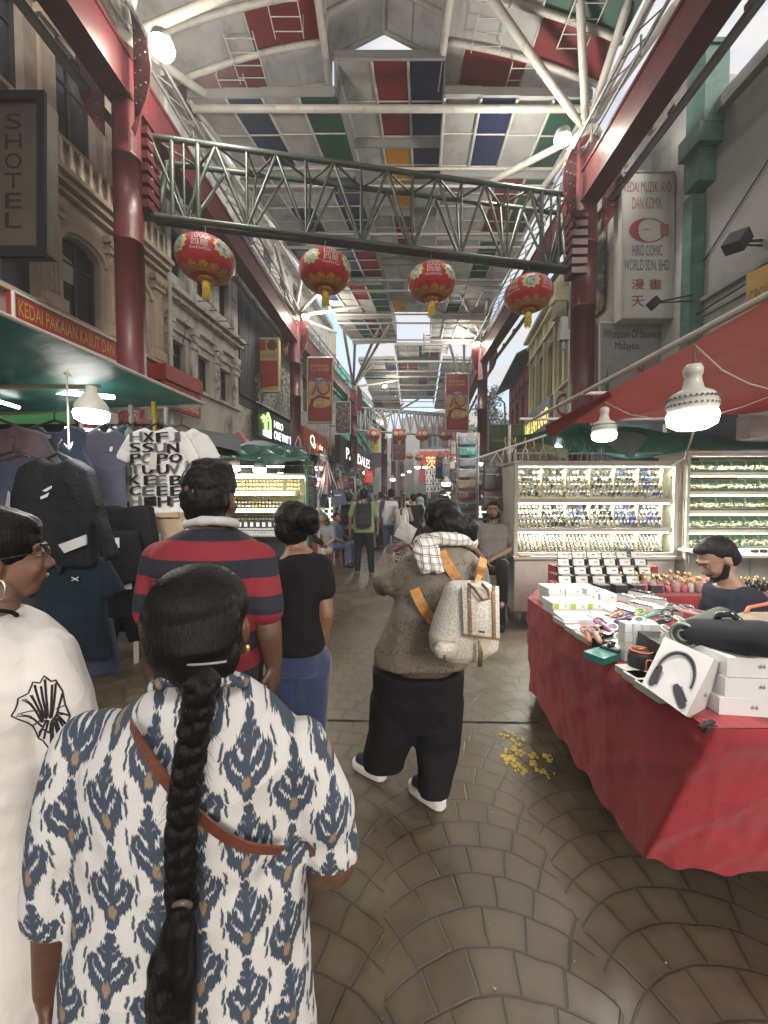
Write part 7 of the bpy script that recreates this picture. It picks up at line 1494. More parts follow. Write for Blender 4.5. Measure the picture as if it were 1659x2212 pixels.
# --- watch cabinets ---------------------------------------------------------
WB = M('cabinet_cream', (.62, .62, .50), .6, .04); LEDM = M('led_strip', (1., 1., .84), emit=3.5)
C1 = thing('watch_cabinet', 'white wheeled display cabinet full of wrist watches, left of the two lit cabinets', 'display cabinet', (2.6, 4.74, 0))
x0, x1, yf, yb = 1.61, 3.62, 4.74, 5.30; zb, zt = .85, 1.995
m = MB(); m.box(((x0+x1)/2, (yf+yb)/2, .48), (x1-x0-.02, yb-yf-.04, .66)); m.box(((x0+x1)/2, (yf+yb)/2-.03, .83), (x1-x0+.04, yb-yf+.06, .035)); m.build('base_chest', ALU, C1)
for i in range(3): m = MB(); w_ = (x1-x0)/3; m.box((x0+w_*(i+.5), yf+.018, .48), (w_-.03, .012, .6)); m.box((x0+w_*(i+.5), yf+.010, .48), (w_-.09, .008, .005)); m.build('chest_door', ALU, C1)
m = MB(); m.tube((x0+.62, yf, .2), (x0+.62, yf, .78), .008); m.box((x0+.62, yf-.01, .5), (.08, .03, .02)); m.build('door_bolt', GREYST, C1)
m = MB()
for sx in (x0+.02, x1-.02): m.box((sx, yf+.02, (zb+zt)/2), (.045, .045, zt-zb)); m.box((sx, yb-.02, (zb+zt)/2), (.045, .045, zt-zb))
for z_ in (zb+.015, zt-.02): m.box(((x0+x1)/2, yf+.0205, z_), (x1-x0-.086, .044, .04)); 
m.box(((x0+x1)/2, (yf+yb)/2, zt+.012), (x1-x0+.03, yb-yf+.03, .02)); m.build('frame', ALU, C1)
m = MB(); m.box(((x0+x1)/2, yb-.005, (zb+zt)/2), (x1-x0-.09, .01, zt-zb-.02)); m.box((x0+.008, (yf+yb)/2, (zb+zt)/2), (.012, yb-yf-.1, zt-zb-.05)); m.box((x1-.008, (yf+yb)/2, (zb+zt)/2), (.012, yb-yf-.1, zt-zb-.05)); m.build('back_panel', WB, C1)
for z_ in (1.135+.03, 1.53): m = MB(); m.box(((x0+x1)/2, (yf+yb)/2-.01, z_), (x1-x0-.06, yb-yf-.08, .05)); m.build('shelf', ALU, C1)
for z_ in (zt-.045, 1.495, 1.13): m = MB(); m.box(((x0+x1)/2, yf+.075, z_), (x1-x0-.12, .03, .012)); m.build('led_strip', LEDM, C1)
for i, (wx, wy) in enumerate(((x0+.08, yf+.08), (x1-.1, yf+.08), (x0+.08, yb-.08), (x1-.1, yb-.08))):
    m = MB(); m.tube((wx-.02, wy, .065), (wx+.02, wy, .065), .062, n=20); m.mat(1); m.box((wx, wy, .125), (.07, .06, .03)); m.box((wx-.03, wy, .10), (.006, .05, .08)); m.box((wx+.03, wy, .10), (.006, .05, .08)); m.build('castor', [M('castor_grey', (.18, .18, .18), .4), GREYST], C1)
def areal(loc, sx, sy, e, rot=(0, 0, 0), c=(1, 1, .82)):
    d = bpy.data.lights.new('case_light', 'AREA'); d.shape = 'RECTANGLE'; d.size = sx; d.size_y = sy; d.energy = e; d.color = c; o = bpy.data.objects.new('case_light', d); col.objects.link(o); o.location = loc; o.rotation_euler = rot; return o
for z_ in (zt-.06, 1.48, 1.115): areal(((x0+x1)/2, yf+.09, z_), x1-x0-.2, .04, 13, (R(-22), 0, 0))
# watches: eight looks, one mesh each
def watchmesh(dial, rim, band):
    m = MB(); m.mat(0); m.cap((-.0, -.006, -.022), (0, -.016, -.004), .0075, .0095, 8); m.cap((0, -.016, .004), (0, -.006, .022), .0095, .0075, 8); m.mat(1); m.tube((0, -.008, 0), (0, -.024, 0), .0178, n=14); m.mat(2); m.tube((0, -.024, 0), (0, -.0265, 0), .0148, n=12); m.mat(1); m.box((0, -.0275, .004), (.0016, .001, .012)); m.box((.004, -.0275, 0), (.009, .001, .0016))
    o = m.build('wrist_watch', [band, rim, dial]); me = o.data; bpy.data.objects.remove(o); return me
sil, gld, blk = M('steel_watch', (.4, .4, .4), .25, metal=.9), M('gold_watch', (.5, .36, .12), .25, metal=.9), M('gloss_black', (.012, .012, .014), .12); dw, db, dk, dgr = M('dial_white', (.5, .5, .48), .3), M('dial_blue', (.03, .06, .28), .3), M('dial_black', (.02, .02, .022), .2), M('dial_green', (.03, .14, .10), .3)
WM = [('silver watch with a white dial', watchmesh(dw, sil, sil)), ('black watch', watchmesh(dk, blk, blk)), ('steel watch with a black dial', watchmesh(dk, sil, sil)), ('steel watch with a blue dial', watchmesh(db, sil, sil)), ('gold watch with a white dial', watchmesh(dw, gld, gld)), ('watch with a black strap and white dial', watchmesh(dw, sil, blk)), ('steel watch with a green dial', watchmesh(dgr, sil, sil)), ('blue watch', watchmesh(db, db, db))]
rw = random.Random(2); nW = 0; rack = MB(); stuffm = MB()
for sh, (zlo, zhi) in enumerate(((1.565, 1.93), (1.20, 1.49), (.895, 1.12))):
    for r_ in range(4):
        z_ = zhi-.035-(zhi-zlo-.05)*r_/3.4; y_ = yf+.19-.035*r_
        rack.box(((x0+x1)/2-.03, y_+.012, z_-.03), (x1-x0-.22, .006, .01)); 
        for b_ in range(6):
            for i in range(6):
                x_ = x0+.10+b_*.302+i*.0478+(.0 if sh else .0)
                if x_ > x1-.12: continue
                if nW < 300:
                    wt = [(0, 2, 0, 5, 1), (0, 5, 2, 0, 1), (5, 2, 0, 0, 2), (2, 0, 1, 2, 5), (3, 0, 6, 2, 1), (3, 0, 2, 7, 6)][b_] if sh == 0 else [(4, 0, 0, 5), (0, 1, 2, 5), (3, 0, 2, 1), (0, 2, 0, 1), (7, 3, 0, 2), (0, 7, 3, 0)][b_] if sh == 1 else (4, 0, 0, 4, 5)
                    nm, me = WM[rw.choice(wt)]; o = bpy.data.objects.new('wrist_watch', me); col.objects.link(o); o.scale = (1.22,)*3; o.location = (x_+rw.uniform(-.002, .002), y_, z_); o.rotation_euler = (rw.uniform(-.1, .1), 0, rw.uniform(-.15, .15))
                    tag(o, '%s, %s shelf, %s row, %s block, %s along' % (nm, ['top', 'middle', 'bottom'][sh], ords[r_], ords[b_], ords[i]), 'watch', 'wrist watches in the left cabinet'); nW += 1
                else:
                    c = Vector((x_, y_, z_)); stuffm.mat(rw.choice((0, 0, 1, 2))); stuffm.tube(c+Vector((0, -.008, 0)), c+Vector((0, -.026, 0)), .0165, n=10); stuffm.mat(3); stuffm.tube(c+Vector((0, -.026, 0)), c+Vector((0, -.027, 0)), .013, n=8); stuffm.mat(0); stuffm.cap(c+Vector((0, -.008, -.026)), c+Vector((0, -.008, .026)), .008, .008, 6)
                rack.box((x_+.0239, y_+.004, z_), (.003, .02, .062))
    for b_ in range(7): rack.mat(1); rack.box((x0+.065+b_*.302, yf+.13, (zlo+zhi)/2), (.016, .10, zhi-zlo-.01), Matrix.Rotation(.0, 3, 'X')); rack.mat(0)
rack.build('watch_racks', [M('rack_white', (.62, .62, .5), .4), M('rack_wood', (.50, .45, .24), .5)], C1)
tag(stuffm.build('watches', [sil, gld, blk, dw]), 'rows of small watches on the lowest shelf of the left cabinet', 'watch', kind='stuff')
m = MB(); c = P(1452, 1030, 4.82); m.ell(c+Vector((0, 0, .0)), (.03, .03, .018)); m.mat(1); m.path([c, c+Vector((.02, 0, -.12)), c+Vector((.07, 0, -.33))], .015, 6); tag(m.build('key_tag', [M('tag_red', (.6, .05, .03), .4), GREYST]), 'small red topped tag hanging at the right inside of the left cabinet', 'tag')
m = MB(); m.box((1.72, 4.72, .856), (.13, .09, .018), .2); tag(m.build('wallet', M('tan_wallet', (.25, .17, .08), .6)), 'tan wallet on the ledge of the left cabinet', 'wallet'); m = MB(); m.box((3.0, 4.70, .862), (.17, .10, .012), -.3); m.box((3.0, 4.74, .90), (.17, .01, .07), Matrix.Rotation(-.5, 3, 'X')); tag(m.build('calculator', BLACKS), 'black calculator on the ledge of the left cabinet', 'calculator')
C2 = thing('tray_cabinet', 'lit display cabinet with five shelves of green trays at the right edge', 'display cabinet', (4.6, 4.66, 0))
X0, X1, YF, YB = 3.67, 5.6, 4.66, 5.2; ZB, ZT = .92, 2.11
m = MB(); m.box(((X0+X1)/2, (YF+YB)/2, .50), (X1-X0, YB-YF, .84)); m.box(((X0+X1)/2, YF-.12, .935), (X1-X0+.1, .9, .03)); m.build('base_chest', ALU, C2)
for i in range(5): m = MB(); m.box((X0+.2+i*.38, YF-.006, .5), (.35, .01, .76)); m.build('chest_door', ALU, C2)
m = MB()
for sx in (X0+.02, X1-.02, X0+1.05): m.box((sx, YF+.02, (ZB+ZT)/2), (.035, .035, ZT-ZB))
m.box(((X0+X1)/2, (YF+YB)/2, ZT+.005), (X1-X0+.03, YB-YF+.03, .03)); m.box(((X0+X1)/2, YF+.0215, ZT-.03), (X1-X0-.1, .03, .03)); m.build('frame', ALU, C2)
m = MB(); m.box(((X0+X1)/2, YB-.006, (ZB+ZT)/2), (X1-X0-.06, .01, ZT-ZB)); m.box((X0+.004, (YF+YB)/2, (ZB+ZT)/2), (.008, YB-YF-.1, ZT-ZB)); m.build('back_panel', WB, C2)
GT = M('tray_green', (.07, .16, .10), .5, .2, 10); rt2 = random.Random(8)
pm = [M('pile_pearl', (.50, .48, .36), .3, .3, 60), M('pile_silver', (.4, .4, .38), .25, .3, 60, metal=.6), M('pile_gold', (.42, .36, .14), .3, .3, 60, metal=.5), M('pile_dark', (.10, .11, .10), .4, .3, 60)]
nt_ = 0; tm = None
for s_ in range(5):
    z_ = 1.905-s_*.2345
    m = MB(); m.box(((X0+X1)/2, (YF+YB)/2, z_-.012), (X1-X0-.08, YB-YF-.06, .02)); m.build('shelf', M('shelf_dark', (.12, .13, .12), .3), C2)
    m = MB(); m.box(((X0+X1)/2, YF+.05, z_-.05), (X1-X0-.1, .012, .045)); m.build('shelf_front', WB, C2); m = MB(); m.box(((X0+X1)/2, YF+.06, z_-.078), (X1-X0-.1, .02, .010)); m.build('led_strip', LEDM, C2)
    areal(((X0+X1)/2, YF+.07, z_+.155), X1-X0-.2, .04, 8, (R(-20), 0, 0))
    for i in range(9):
        x_ = X0+.13+i*.187
        if tm is None:
            t_ = MB(); t_.box((0, 0, .065), (.165, .01, .13), Matrix.Rotation(-.45, 3, 'X')); t_.mat(1); t_.path([(-.082, -.03, .005), (-.082, .028, .125), (.082, .028, .125), (.082, -.03, .005)], .005, 5); o = t_.build('display_tray', [GT, WB]); tm = o.data; bpy.data.objects.remove(o)
        o = bpy.data.objects.new('display_tray', tm); col.objects.link(o); o.location = (x_, YF+.28, z_+.0); tag(o, 'green display tray, %s shelf, %s from the left, in the right cabinet' % (['top', 'second', 'third', 'fourth', 'bottom'][s_], (ords+['eighth', 'ninth'])[i]), 'display tray', 'green trays in the right cabinet')
    m = MB()
    for i in range(240):
        x_ = X0+.07+rt2.random()*(X1-X0-.14); d = rt2.random(); c = Vector((x_, YF+.09+d*.15, z_+.008+d*.05+rt2.random()*.012)); m.mat(rt2.choice((0, 0, 0, 1, 2, 3))); r_ = rt2.uniform(.010, .019)
        q = Q(rt2.random()*6, rt2.random()*3); m.path([c+q @ Vector((r_*math.cos(a), r_*math.sin(a)*.8, 0)) for a in (0, .9, 1.8, 2.7, 3.6, 4.5, 5.4)], r_*.33, 4, closed=True)
        if i % 3 == 0: m.ell(c+Vector((0, -.01, .004)), (r_*.7, .006, r_*.7), nu=8, nv=5)
    tag(m.build('bracelet_pile', pm), 'heaped pearl and silver bracelets on the %s shelf of the right cabinet' % ['top', 'second', 'third', 'fourth', 'bottom'][s_], 'bracelets', kind='stuff')
o = thing('sunglasses', 'dark sunglasses lying on the ledge of the right cabinet', 'sunglasses', P(1640, 1190, 4.3)); m = MB()
for sx in (-.05, .05): m.ell(P(1640, 1191, 4.3)+Vector((sx, 0, 0)), (.045, .02, .025))
m.build('lens', M('gloss_black', (.012, .012, .014), .12), o); m = MB(); m.path([P(1600, 1195, 4.3), P(1620, 1188, 4.28), P(1650, 1187, 4.28)], .006, 5); m.build('frame', GT, o)
# --- right awnings ------------------------------------------------------------
RT = M('red_tarp', (.36, .060, .058), .45, .12, 3, bump=.35, bs=9, trans=.45); GT2 = M('green_tarp', (.018, .085, .058), .4, .2, 3, bump=.3, bs=10, trans=.35); GT3 = M('dark_green_tarp', (.02, .085, .075), .32, .25, 2.5, bump=.4, bs=7, trans=.22)
def sheet(name, label, pts, nu, nv, sag, mat, seed=0, rip=.015, th=None, cat='awning'):
    """pts: 4 corners; a sagging, wrinkled sheet"""
    a, b_, c, d = [Vector(p) for p in pts]
    def f(u, v):
        p = a.lerp(b_, u).lerp(d.lerp(c, u), v); p.z += -sag*math.sin(math.pi*u)*math.sin(math.pi*v)+rip*math.sin(u*17+seed+3*math.sin(v*4))*math.sin(v*3.1)+rip*.6*math.sin(v*21+u*5+seed)
        return p
    m = MB(); m.s = True; m.grid(f, nu, nv); o = m.build(name, mat); return tag(o, label, cat)
sheet('red_awning', 'large translucent red tarpaulin over the phone stall at the right', [(1.98, .9, 2.62), (1.92, 4.62, 2.42), (4.8, 4.7, 2.62), (4.8, .9, 3.15)], 40, 40, .10, RT, 1)
m = MB(); m.slab([(1.92, 4.62, 2.42), (1.97, 3.4, 2.50), (1.98, 3.4, 2.44), (2.0, 4.66, 2.28)], (.01, 0, 0)); tag(m.build('awning_flap', RT), 'hanging red corner flap of the right awning', 'awning flap')
sheet('green_awning', 'green tarpaulin sagging behind the red awning on the right', [(2.3, 4.75, 2.50), (2.2, 7.0, 2.62), (5.6, 7.0, 2.6), (5.6, 4.75, 2.2)], 24, 24, .3, GT2, 3, .04)
m = MB(); m.slab([(2.45, 4.9, 2.45), (3.15, 4.9, 2.06), (3.35, 4.9, 2.35), (3.35, 4.9, 2.5)], (0, .02, 0)); tag(m.build('awning_flap', GT3), 'dark green flap hanging between the two lit cabinets', 'awning flap')
m = MB()
for a, b_ in (((2.02, .9, 2.62), (1.93, 5.1, 2.58)), ((1.93, 3.8, 2.58), (5, 3.8, 2.62)), ((1.75, 5.0, 2.58), (3.9, 5.0, 2.58)), ((5.0, .9, 2.6), (5.0, 5.1, 2.6))): m.tube(a, b_, .02)
for p in ((3.95, 5.45), (5.45, 3.0), (5.45, 5.45)): m.tube((p[0], p[1], 0), (p[0], p[1], 2.6), .022)
m.tube((1.75, 5.4, 0), (1.75, 5.4, 2.58), .02); tag(m.build('awning_scaffold', M('pale_pipe', (.45, .43, .38), .5)), 'white tube frame carrying the red awning', 'frame')
def bulb(label, c, s_, cord, e, kind=0):
    c = Vector(c); o = thing('hanging_bulb', label, 'lamp', c, 'lit bulbs hanging over the stalls'); LH = M('lamp_housing', (.48, .47, .42), .4, .08)
    m = MB(); r_ = .075*s_
    if kind == 0: m.lathe([(r_*.92, .0), (r_*1.0, .02*s_), (r_*1.02, .035*s_), (r_*.93, .037*s_), (r_*.98, .045*s_), (r_*.9, .047*s_), (r_*.93, .058*s_), (r_*.80, .07*s_), (r_*.45, .085*s_), (r_*.36, .11*s_), (r_*.32, .13*s_), (r_*.38, .135*s_), (r_*.40, .155*s_), (r_*.30, .17*s_), (.005, .175*s_)], c, 26)
    else: m.lathe([(r_*1.0, .0), (r_*.95, .03*s_), (r_*.55, .075*s_), (r_*.32, .10*s_), (r_*.30, .125*s_), (.005, .13*s_)], c, 22)
    m.build('housing', LH, o)
    if kind == 0:
        m = MB()
        for k in range(30):
            a = 2*math.pi*k/30
            for z_ in (.026, .050): m.box(c+Vector((r_*1.0*math.cos(a), r_*1.0*math.sin(a), z_*s_)), (.006*s_, .006*s_, .007*s_), a)
        m.build('vent_slots', M('slot_dark', (.1, .1, .09), .6), o)
    m = MB(); m.lathe([(.004, -.062*s_), (r_*.6, -.056*s_), (r_*.95, -.040*s_), (r_*1.03, -.012*s_), (r_*.98, .002*s_)], c, 24); m.build('diffuser', LAMPW, o)
    m = MB(); m.tube(c+Vector((0, 0, .17*s_ if kind == 0 else .12*s_)), cord, .003, n=6); m.build('cord', BLACKS, o)
    l_ = lampl(c+Vector((0, 0, -.062*s_-.03)), e*1.5, .06*s_, (1, .96, .88), 'lamp_light', 'SPOT'); l_.data.spot_size = R(172); l_.data.spot_blend = .5; l_.data.shadow_soft_size = .07; return o
bulb('biggest lit bulb, under the red awning at the right', P(1495, 893, 1.38), 1.0, P(1501, 745, 1.38), 9)
bulb('second lit bulb under the red awning, left of the biggest one', P(1305, 935, 2.5), .95, P(1306, 868, 2.5), 11)
m = MB(); m.path([P(1500, 745, 1.38), P(1560, 800, 1.4), P(1620, 830, 1.45), P(1700, 850, 1.5)], .003, 5); m.path([P(1306, 868, 2.5), P(1360, 895, 2.2), P(1420, 905, 1.7), P(1455, 905, 1.4)], .0025, 5); m.path([P(1500, 925, 1.4), P(1480, 990, 2.4), P(1452, 1005, 4.6)], .004, 5); m.path([P(1535, 898, 1.5), P(1600, 880, 1.8), P(1680, 850, 2.)], .0025, 5); tag(m.build('electric_cable', M('cable_grey', (.3, .28, .25), .6)), 'sagging electric cables strung between the two bulbs on the right', 'cable')
# back of the right stalls
m = MB(); m.box((4.9, 6.6, 1.5), (2.8, .05, 3.0)); tag(m.build('stall_backdrop', M('backdrop_blue', (.04, .045, .06), .8, .4, 2)), 'dark blue grey backdrop behind the right cabinets', 'backdrop')
m = MB(); 
for k in range(8): a = k*math.pi/4; b_ = a+math.pi/4; c = P(1528, 1008, 5.3); m.slab([c+Vector((0, 0, .12)), c+Vector((.42*math.cos(a), .3*math.sin(a), -.12)), c+Vector((.42*math.cos(b_), .3*math.sin(b_), -.12))], (0, 0, -.01))
m.mat(0); m.box(c+Vector((0, 0, -.25)), (.55, .3, .25)); tag(m.build('red_bundle', RT), 'faceted red tarpaulin bundle above the right cabinet', 'bundle')
m = MB(); m.box(P(1455+35, 1003, 5.2), (.16, .1, .42)); tag(m.build('grey_post_box', GREYST), 'grey upright box above the gap between the cabinets', 'box'); c = P(1640, 925, 4.5); m = MB(); m.box(c, (.42, .16, .26), .12); tag(m.build('fuse_box', M('box_pale', (.35, .36, .37), .5)), 'pale grey electrical cabinet hanging at the right edge under the awning', 'electrical box')
for i, (px, w_) in enumerate(((1290, 150), (1345, 90), (1400, 80))):
    c = P(px, 963-4*i, 6.2); m = MB(); m.tube(c-Vector((w_*.0045, 0, .0)), c+Vector((w_*.0045, .1, .02)), .018); tag(m.build('strip_light', M('tube_glow', (1, 1, .97), emit=4.5)), 'lit fluorescent tube, %s behind the left cabinet' % ords[i], 'strip light', 'strip lights behind the cabinets'); 
lampl(P(1345, 965, 6.0)+Vector((0, -.1, -.1)), 14, .2)
# ================================================================ BAG STALLS (centre right) and hanging goods
def bagmat(n, c, r=.45): return M('bag_'+n, c, r, .18, 9, bump=.15, bs=60)
BG = {'dark brown': bagmat('dark brown', (.045, .033, .032)), 'brown leather': bagmat('brown leather', (.085, .035, .03), .3), 'black': bagmat('black', (.015, .016, .018)), 'taupe': bagmat('taupe', (.20, .17, .13)), 'grey': bagmat('grey', (.13, .14, .15)), 'slate blue': bagmat('slate blue', (.07, .10, .15)), 'pink': bagmat('pink', (.42, .19, .18)), 'cream': bagmat('cream', (.40, .36, .28)), 'white': bagmat('white', (.5, .5, .48)), 'red': bagmat('red', (.5, .03, .02)), 'teal': bagmat('teal', (.04, .25, .24)), 'maroon': bagmat('maroon', (.16, .035, .045)), 'navy': bagmat('navy', (.02, .03, .07))}
SILV = M('strap_silver', (.38, .38, .38), .35, .3, 80)
def handbag(cn, label, c, w_, h_, d_=.12, rz=0., handles=True, strap=0., group='handbags hanging at the bag stalls', nm='handbag', vox=.013):
    c = Vector(c); o = thing(nm, label, 'bag', c, group); Rm = Matrix.Rotation(rz, 3, 'Z'); m = MB()
    vs = [c+Rm @ Vector((x*w_/2*(1.0 if z < 0 else .9), y*d_/2*(1 if z < 0 else .35), z*h_/2)) for z in (-1, 1) for x, y in ((-1, -1), (1, -1), (1, 1), (-1, 1))]
    m.add(vs, [(0, 3, 2, 1), (4, 5, 6, 7), (0, 1, 5, 4), (1, 2, 6, 5), (2, 3, 7, 6), (3, 0, 4, 7)]); remesh(m, 'bag_body', BG[cn], o, vox, 5, folds(.006, 16, c.x*7))
    m = MB(); m.box(c+Rm @ Vector((0, -d_*.42, h_*.18)), (w_*.86, .012, h_*.03), Rm); m.box(c+Rm @ Vector((0, -d_*.46, h_*.15)), (w_*.08, .014, h_*.12), Rm); m.build('clasp', SILV, o)
    if handles:
        m = MB()
        for s_ in (-1, 1): m.path([c+Rm @ Vector((s_*w_*.28, 0, h_*.45)), c+Rm @ Vector((s_*w_*.18, 0, h_*.45+.10)), c+Rm @ Vector((0, 0, h_*.45+.16+strap)), ], .008, 5)
        m.build('handle', BG[cn] if cn != 'dark brown' else SILV, o)
    return o
handbag('dark brown', 'big dark brown tote above the bearded man, topmost of its column', P(1072, 1034, 5.3), .38, .32, strap=.05)
handbag('brown leather', 'big brown leather tote below the dark brown one', P(1070, 1082, 5.25), .37, .28, handles=False)
handbag('black', 'black bag behind the head of the bearded man', P(1068, 1128, 5.35), .36, .26, handles=False)
handbag('slate blue', 'slate blue bag between the brown totes and the watch cabinet', P(1107, 1040, 5.6), .14, .34)
handbag('taupe', 'small taupe bag hanging at the top left of the watch cabinet', P(1103, 985, 5.5), .20, .26)
handbag('black', 'black bag low beside the watch cabinet', P(1104, 1090, 5.6), .16, .3, handles=False)
handbag('navy', 'dark navy backpack, left of the hanging pair beside the wallets', P(950, 1013, 7.2), .16, .36, .12); handbag('grey', 'dark grey backpack, right of the hanging pair beside the wallets', P(963, 1010, 7.0), .15, .34, .12); handbag('taupe', 'beige backpack hanging highest above the wallets', P(981, 967, 6.9), .16, .26, .1)
handbag('cream', 'cream striped bag right of the navy backpack', P(976, 1000, 7.1), .12, .24)
# plastic column of wallets
wc = [('slate blue', (.20, .27, .33)), ('teal', (.06, .30, .29)), ('steel grey', (.20, .25, .28)), ('pale grey', (.30, .29, .27)), ('tan', (.34, .24, .17)), ('maroon', (.20, .07, .08)), ('charcoal', (.09, .09, .09)), ('olive black', (.06, .06, .045)), ('black', (.03, .03, .035))]
PLA = M('clear_plastic', (.42, .42, .41), .15, .3, 20)
o = thing('wallet_rack', 'tall narrow plastic rack holding wrapped bags of several colours', 'rack', P(1008, 1150, 5.9))
m = MB()
for px in (988, 1031): m.path([P(px, 1165, 5.9), P(px+1, 1050, 5.9), P(px+3, 935, 5.9)], .018, 6)
m.slab([P(986, 935, 6.02), P(1033, 935, 6.02), P(1030, 1165, 6.02), P(984, 1165, 6.02)], (0, .02, 0)); m.build('plastic_sheet', PLA, o)
for i, (n_, cc) in enumerate(wc):
    c = P(1010-i*.5, 952+i*23.5, 5.85); m = MB(); m.box(c, (.27, .09, .135)); ob = thing('wrapped_bag', 'wrapped %s bag, %s from the top of the plastic rack' % (n_, (ords+['eighth', 'ninth'])[i]), 'bag', c, 'wrapped bags in the plastic rack'); remesh(m, 'bag_body', M('wrap_'+n_, cc, .22, .35, 14), ob, .014, 5, folds(.007, 22, i)); m = MB(); m.box(c+Vector((0, -.052, .045)), (.25, .01, .012)); m.box(c+Vector((.0, -.055, .02)), (.03, .008, .03)); m.build('zip_edge', SILV, ob)
# rails with hanging handles above the left cabinet
m = MB(); m.tube(P(1000, 1000, 5.2), P(1180, 940, 5.0), .014); m.tube((1.7, 5.0, 2.14), (3.6, 5.0, 2.14), .012); tag(m.build('hanging_rail', SILV), 'thin metal rails with hanging bag handles above the left cabinet', 'rail')
rh = random.Random(12); YS = M('yellow_tie', (.55, .45, .05), .5)
for i in range(11):
    x_ = 1.68+i*.135+rh.uniform(-.02, .02); c = Vector((x_, 5.35, 2.10)); cn = ['cream', 'black', 'white', 'taupe', 'cream', 'grey', 'white', 'black', 'cream', 'black', 'grey'][i]
    o = thing('hanging_bag', '%s bag seen by its handles above the left cabinet, %s along the rail' % (cn, (ords+['eighth', 'ninth', 'tenth', 'last'])[i]), 'bag', c, 'bags on the rail above the left cabinet')
    m = MB(); m.path([c+Vector((-.05, 0, -.06)), c+Vector((-.03, 0, .10)), c+Vector((0, 0, .17)), c+Vector((.03, 0, .10)), c+Vector((.05, 0, -.06))], .010, 6); m.build('handle', BG[cn], o); m = MB(); m.box(c+Vector((0, 0, -.12)), (.12, .07, .12)); remesh(m, 'bag_body', BG[cn], o, .014, 3)
    m = MB(); m.path([c+Vector((0, 0, .15)), c+Vector((.01, 0, .20)), c+Vector((-.01, 0, .26)), c+Vector((0, -.0, .30))], .006, 5); m.build('tie', YS, o)
# --- distant stalls, both sides ------------------------------------------------
cano = [('green', GT2), ('dark green', GT3), ('red', RT), ('blue grey', M('bluegrey_tarp', (.07, .09, .11), .5, .2, 3, trans=.2)), ('cream', M('cream_tarp', (.35, .32, .26), .6, .2, 3, trans=.3))]
def rack_clothes(label, x, y, w_, n_, z, side, seed, dark=True):
    """a rail crowded with hanging goods: each goods item is its own thing"""
    rr = random.Random(seed)
    for i in range(n_):
        cn = rr.choice(['black', 'grey', 'navy', 'dark brown', 'maroon', 'cream', 'black', 'brown leather', 'taupe', 'white'] if not dark else ['black', 'grey', 'dark brown', 'black', 'navy', 'maroon', 'taupe'])
        c = Vector((x+rr.uniform(-w_/2, w_/2), y+rr.uniform(-.5, .5), z-rr.uniform(.1, .8 if y < 9 else 1.45))); h = rr.uniform(.22, .42); ww = rr.uniform(.14, .28)
        ob = MB(); ob.mat(0); vs = [c+Vector((xx*ww/2*(1 if zz < 0 else .8), yy*.05, zz*h/2)) for zz in (-1, 1) for xx, yy in ((-1, -1), (1, -1), (1, 1), (-1, 1))]; ob.add(vs, [(0, 3, 2, 1), (4, 5, 6, 7), (0, 1, 5, 4), (1, 2, 6, 5), (2, 3, 7, 6), (3, 0, 4, 7)]); ob.mat(1)
        for q in range(2): ob.path([c+Vector(((q-.5)*ww*.5, -.03, h/2)), c+Vector(((q-.5)*ww*.3, -.03, h/2+.12)), c+Vector((0, 0, h/2+.25))], .006, 4)
        ob.mat(2); ob.box(c+Vector((0, -.055, h*.1)), (ww*.5, .01, h*.06))
        o = ob.build('hanging_bag', [BG[cn], rr.choice([SILV, BG['black'], BG['cream']]), SILV]); tag(o, '%s bag hanging %s, %dth piece' % (cn, label, i+4), 'bag', 'small bags hanging at the far stalls')
SN = {}
def stall(side, D, px, roof, nm, w_=2.0, seed=0, lit=True, z=2.35):
    x = (px-CX)*D/F; s = side; label = '%s roofed market stall, %s' % (cano[roof][0], nm); o = thing('market_stall', label, 'stall', (x, D, 0), 'market stalls along the street')
    xi, xo = x, x+s*w_
    m = MB()
    for xx in (xi, xo):
        for yy in (D, D+2.1): m.tube((xx, yy, 0), (xx, yy, z), .025, n=6)
    m.tube((xi, D, z-.2), (xo, D, z-.2), .02, n=6); m.tube((xi, D, z-.25), (xi, D+2.1, z-.25), .02, n=6); m.build('posts', GREYST, o)
    m = MB(); m.s = True; rr = random.Random(seed); ph = rr.random()*6
    m.grid(lambda u, v: Vector((xi-s*.25+s*(w_+.4)*u, D-.3+2.7*v, z+.25*math.sin(math.pi*u)+.06*math.sin(u*13+ph)*math.sin(v*7+ph)-.05)), 14, 14); m.build('canopy', cano[roof][1], o)
    m = MB(); m.box((x+s*w_/2, D+1.1, .4), (w_*.9, 1.6, .8)); m.build('counter', M('counter_cloth_%d' % (seed % 4), [(.22, .02, .02), (.03, .03, .035), (.25, .24, .22), (.03, .06, .10)][seed % 4], .8), o)
    if lit:
        m = MB(); m.box((x+s*w_*.55, D+1.9, 1.35), (w_*.8, .04, .9)); m.build('lit_backboard', M('backboard_lit', (.75, .75, .62), emit=.55), o)
        m = MB()
        for r_ in range(5):
            for i in range(9): m.box((x+s*w_*(.2+.085*i), D+1.86, 1.02+r_*.17), (.10, .05, .09))
        m.build('small_goods', M('goods_dark', (.06, .06, .06), .5, .9, 30), o)
        m = MB(); m.tube((x+s*w_*.2, D+.6, z-.12), (x+s*w_*.8, D+.7, z-.12), .018, n=6); m.build('strip_light', M('tube_glow', (1, 1, .97), emit=4.5), o)
    return x
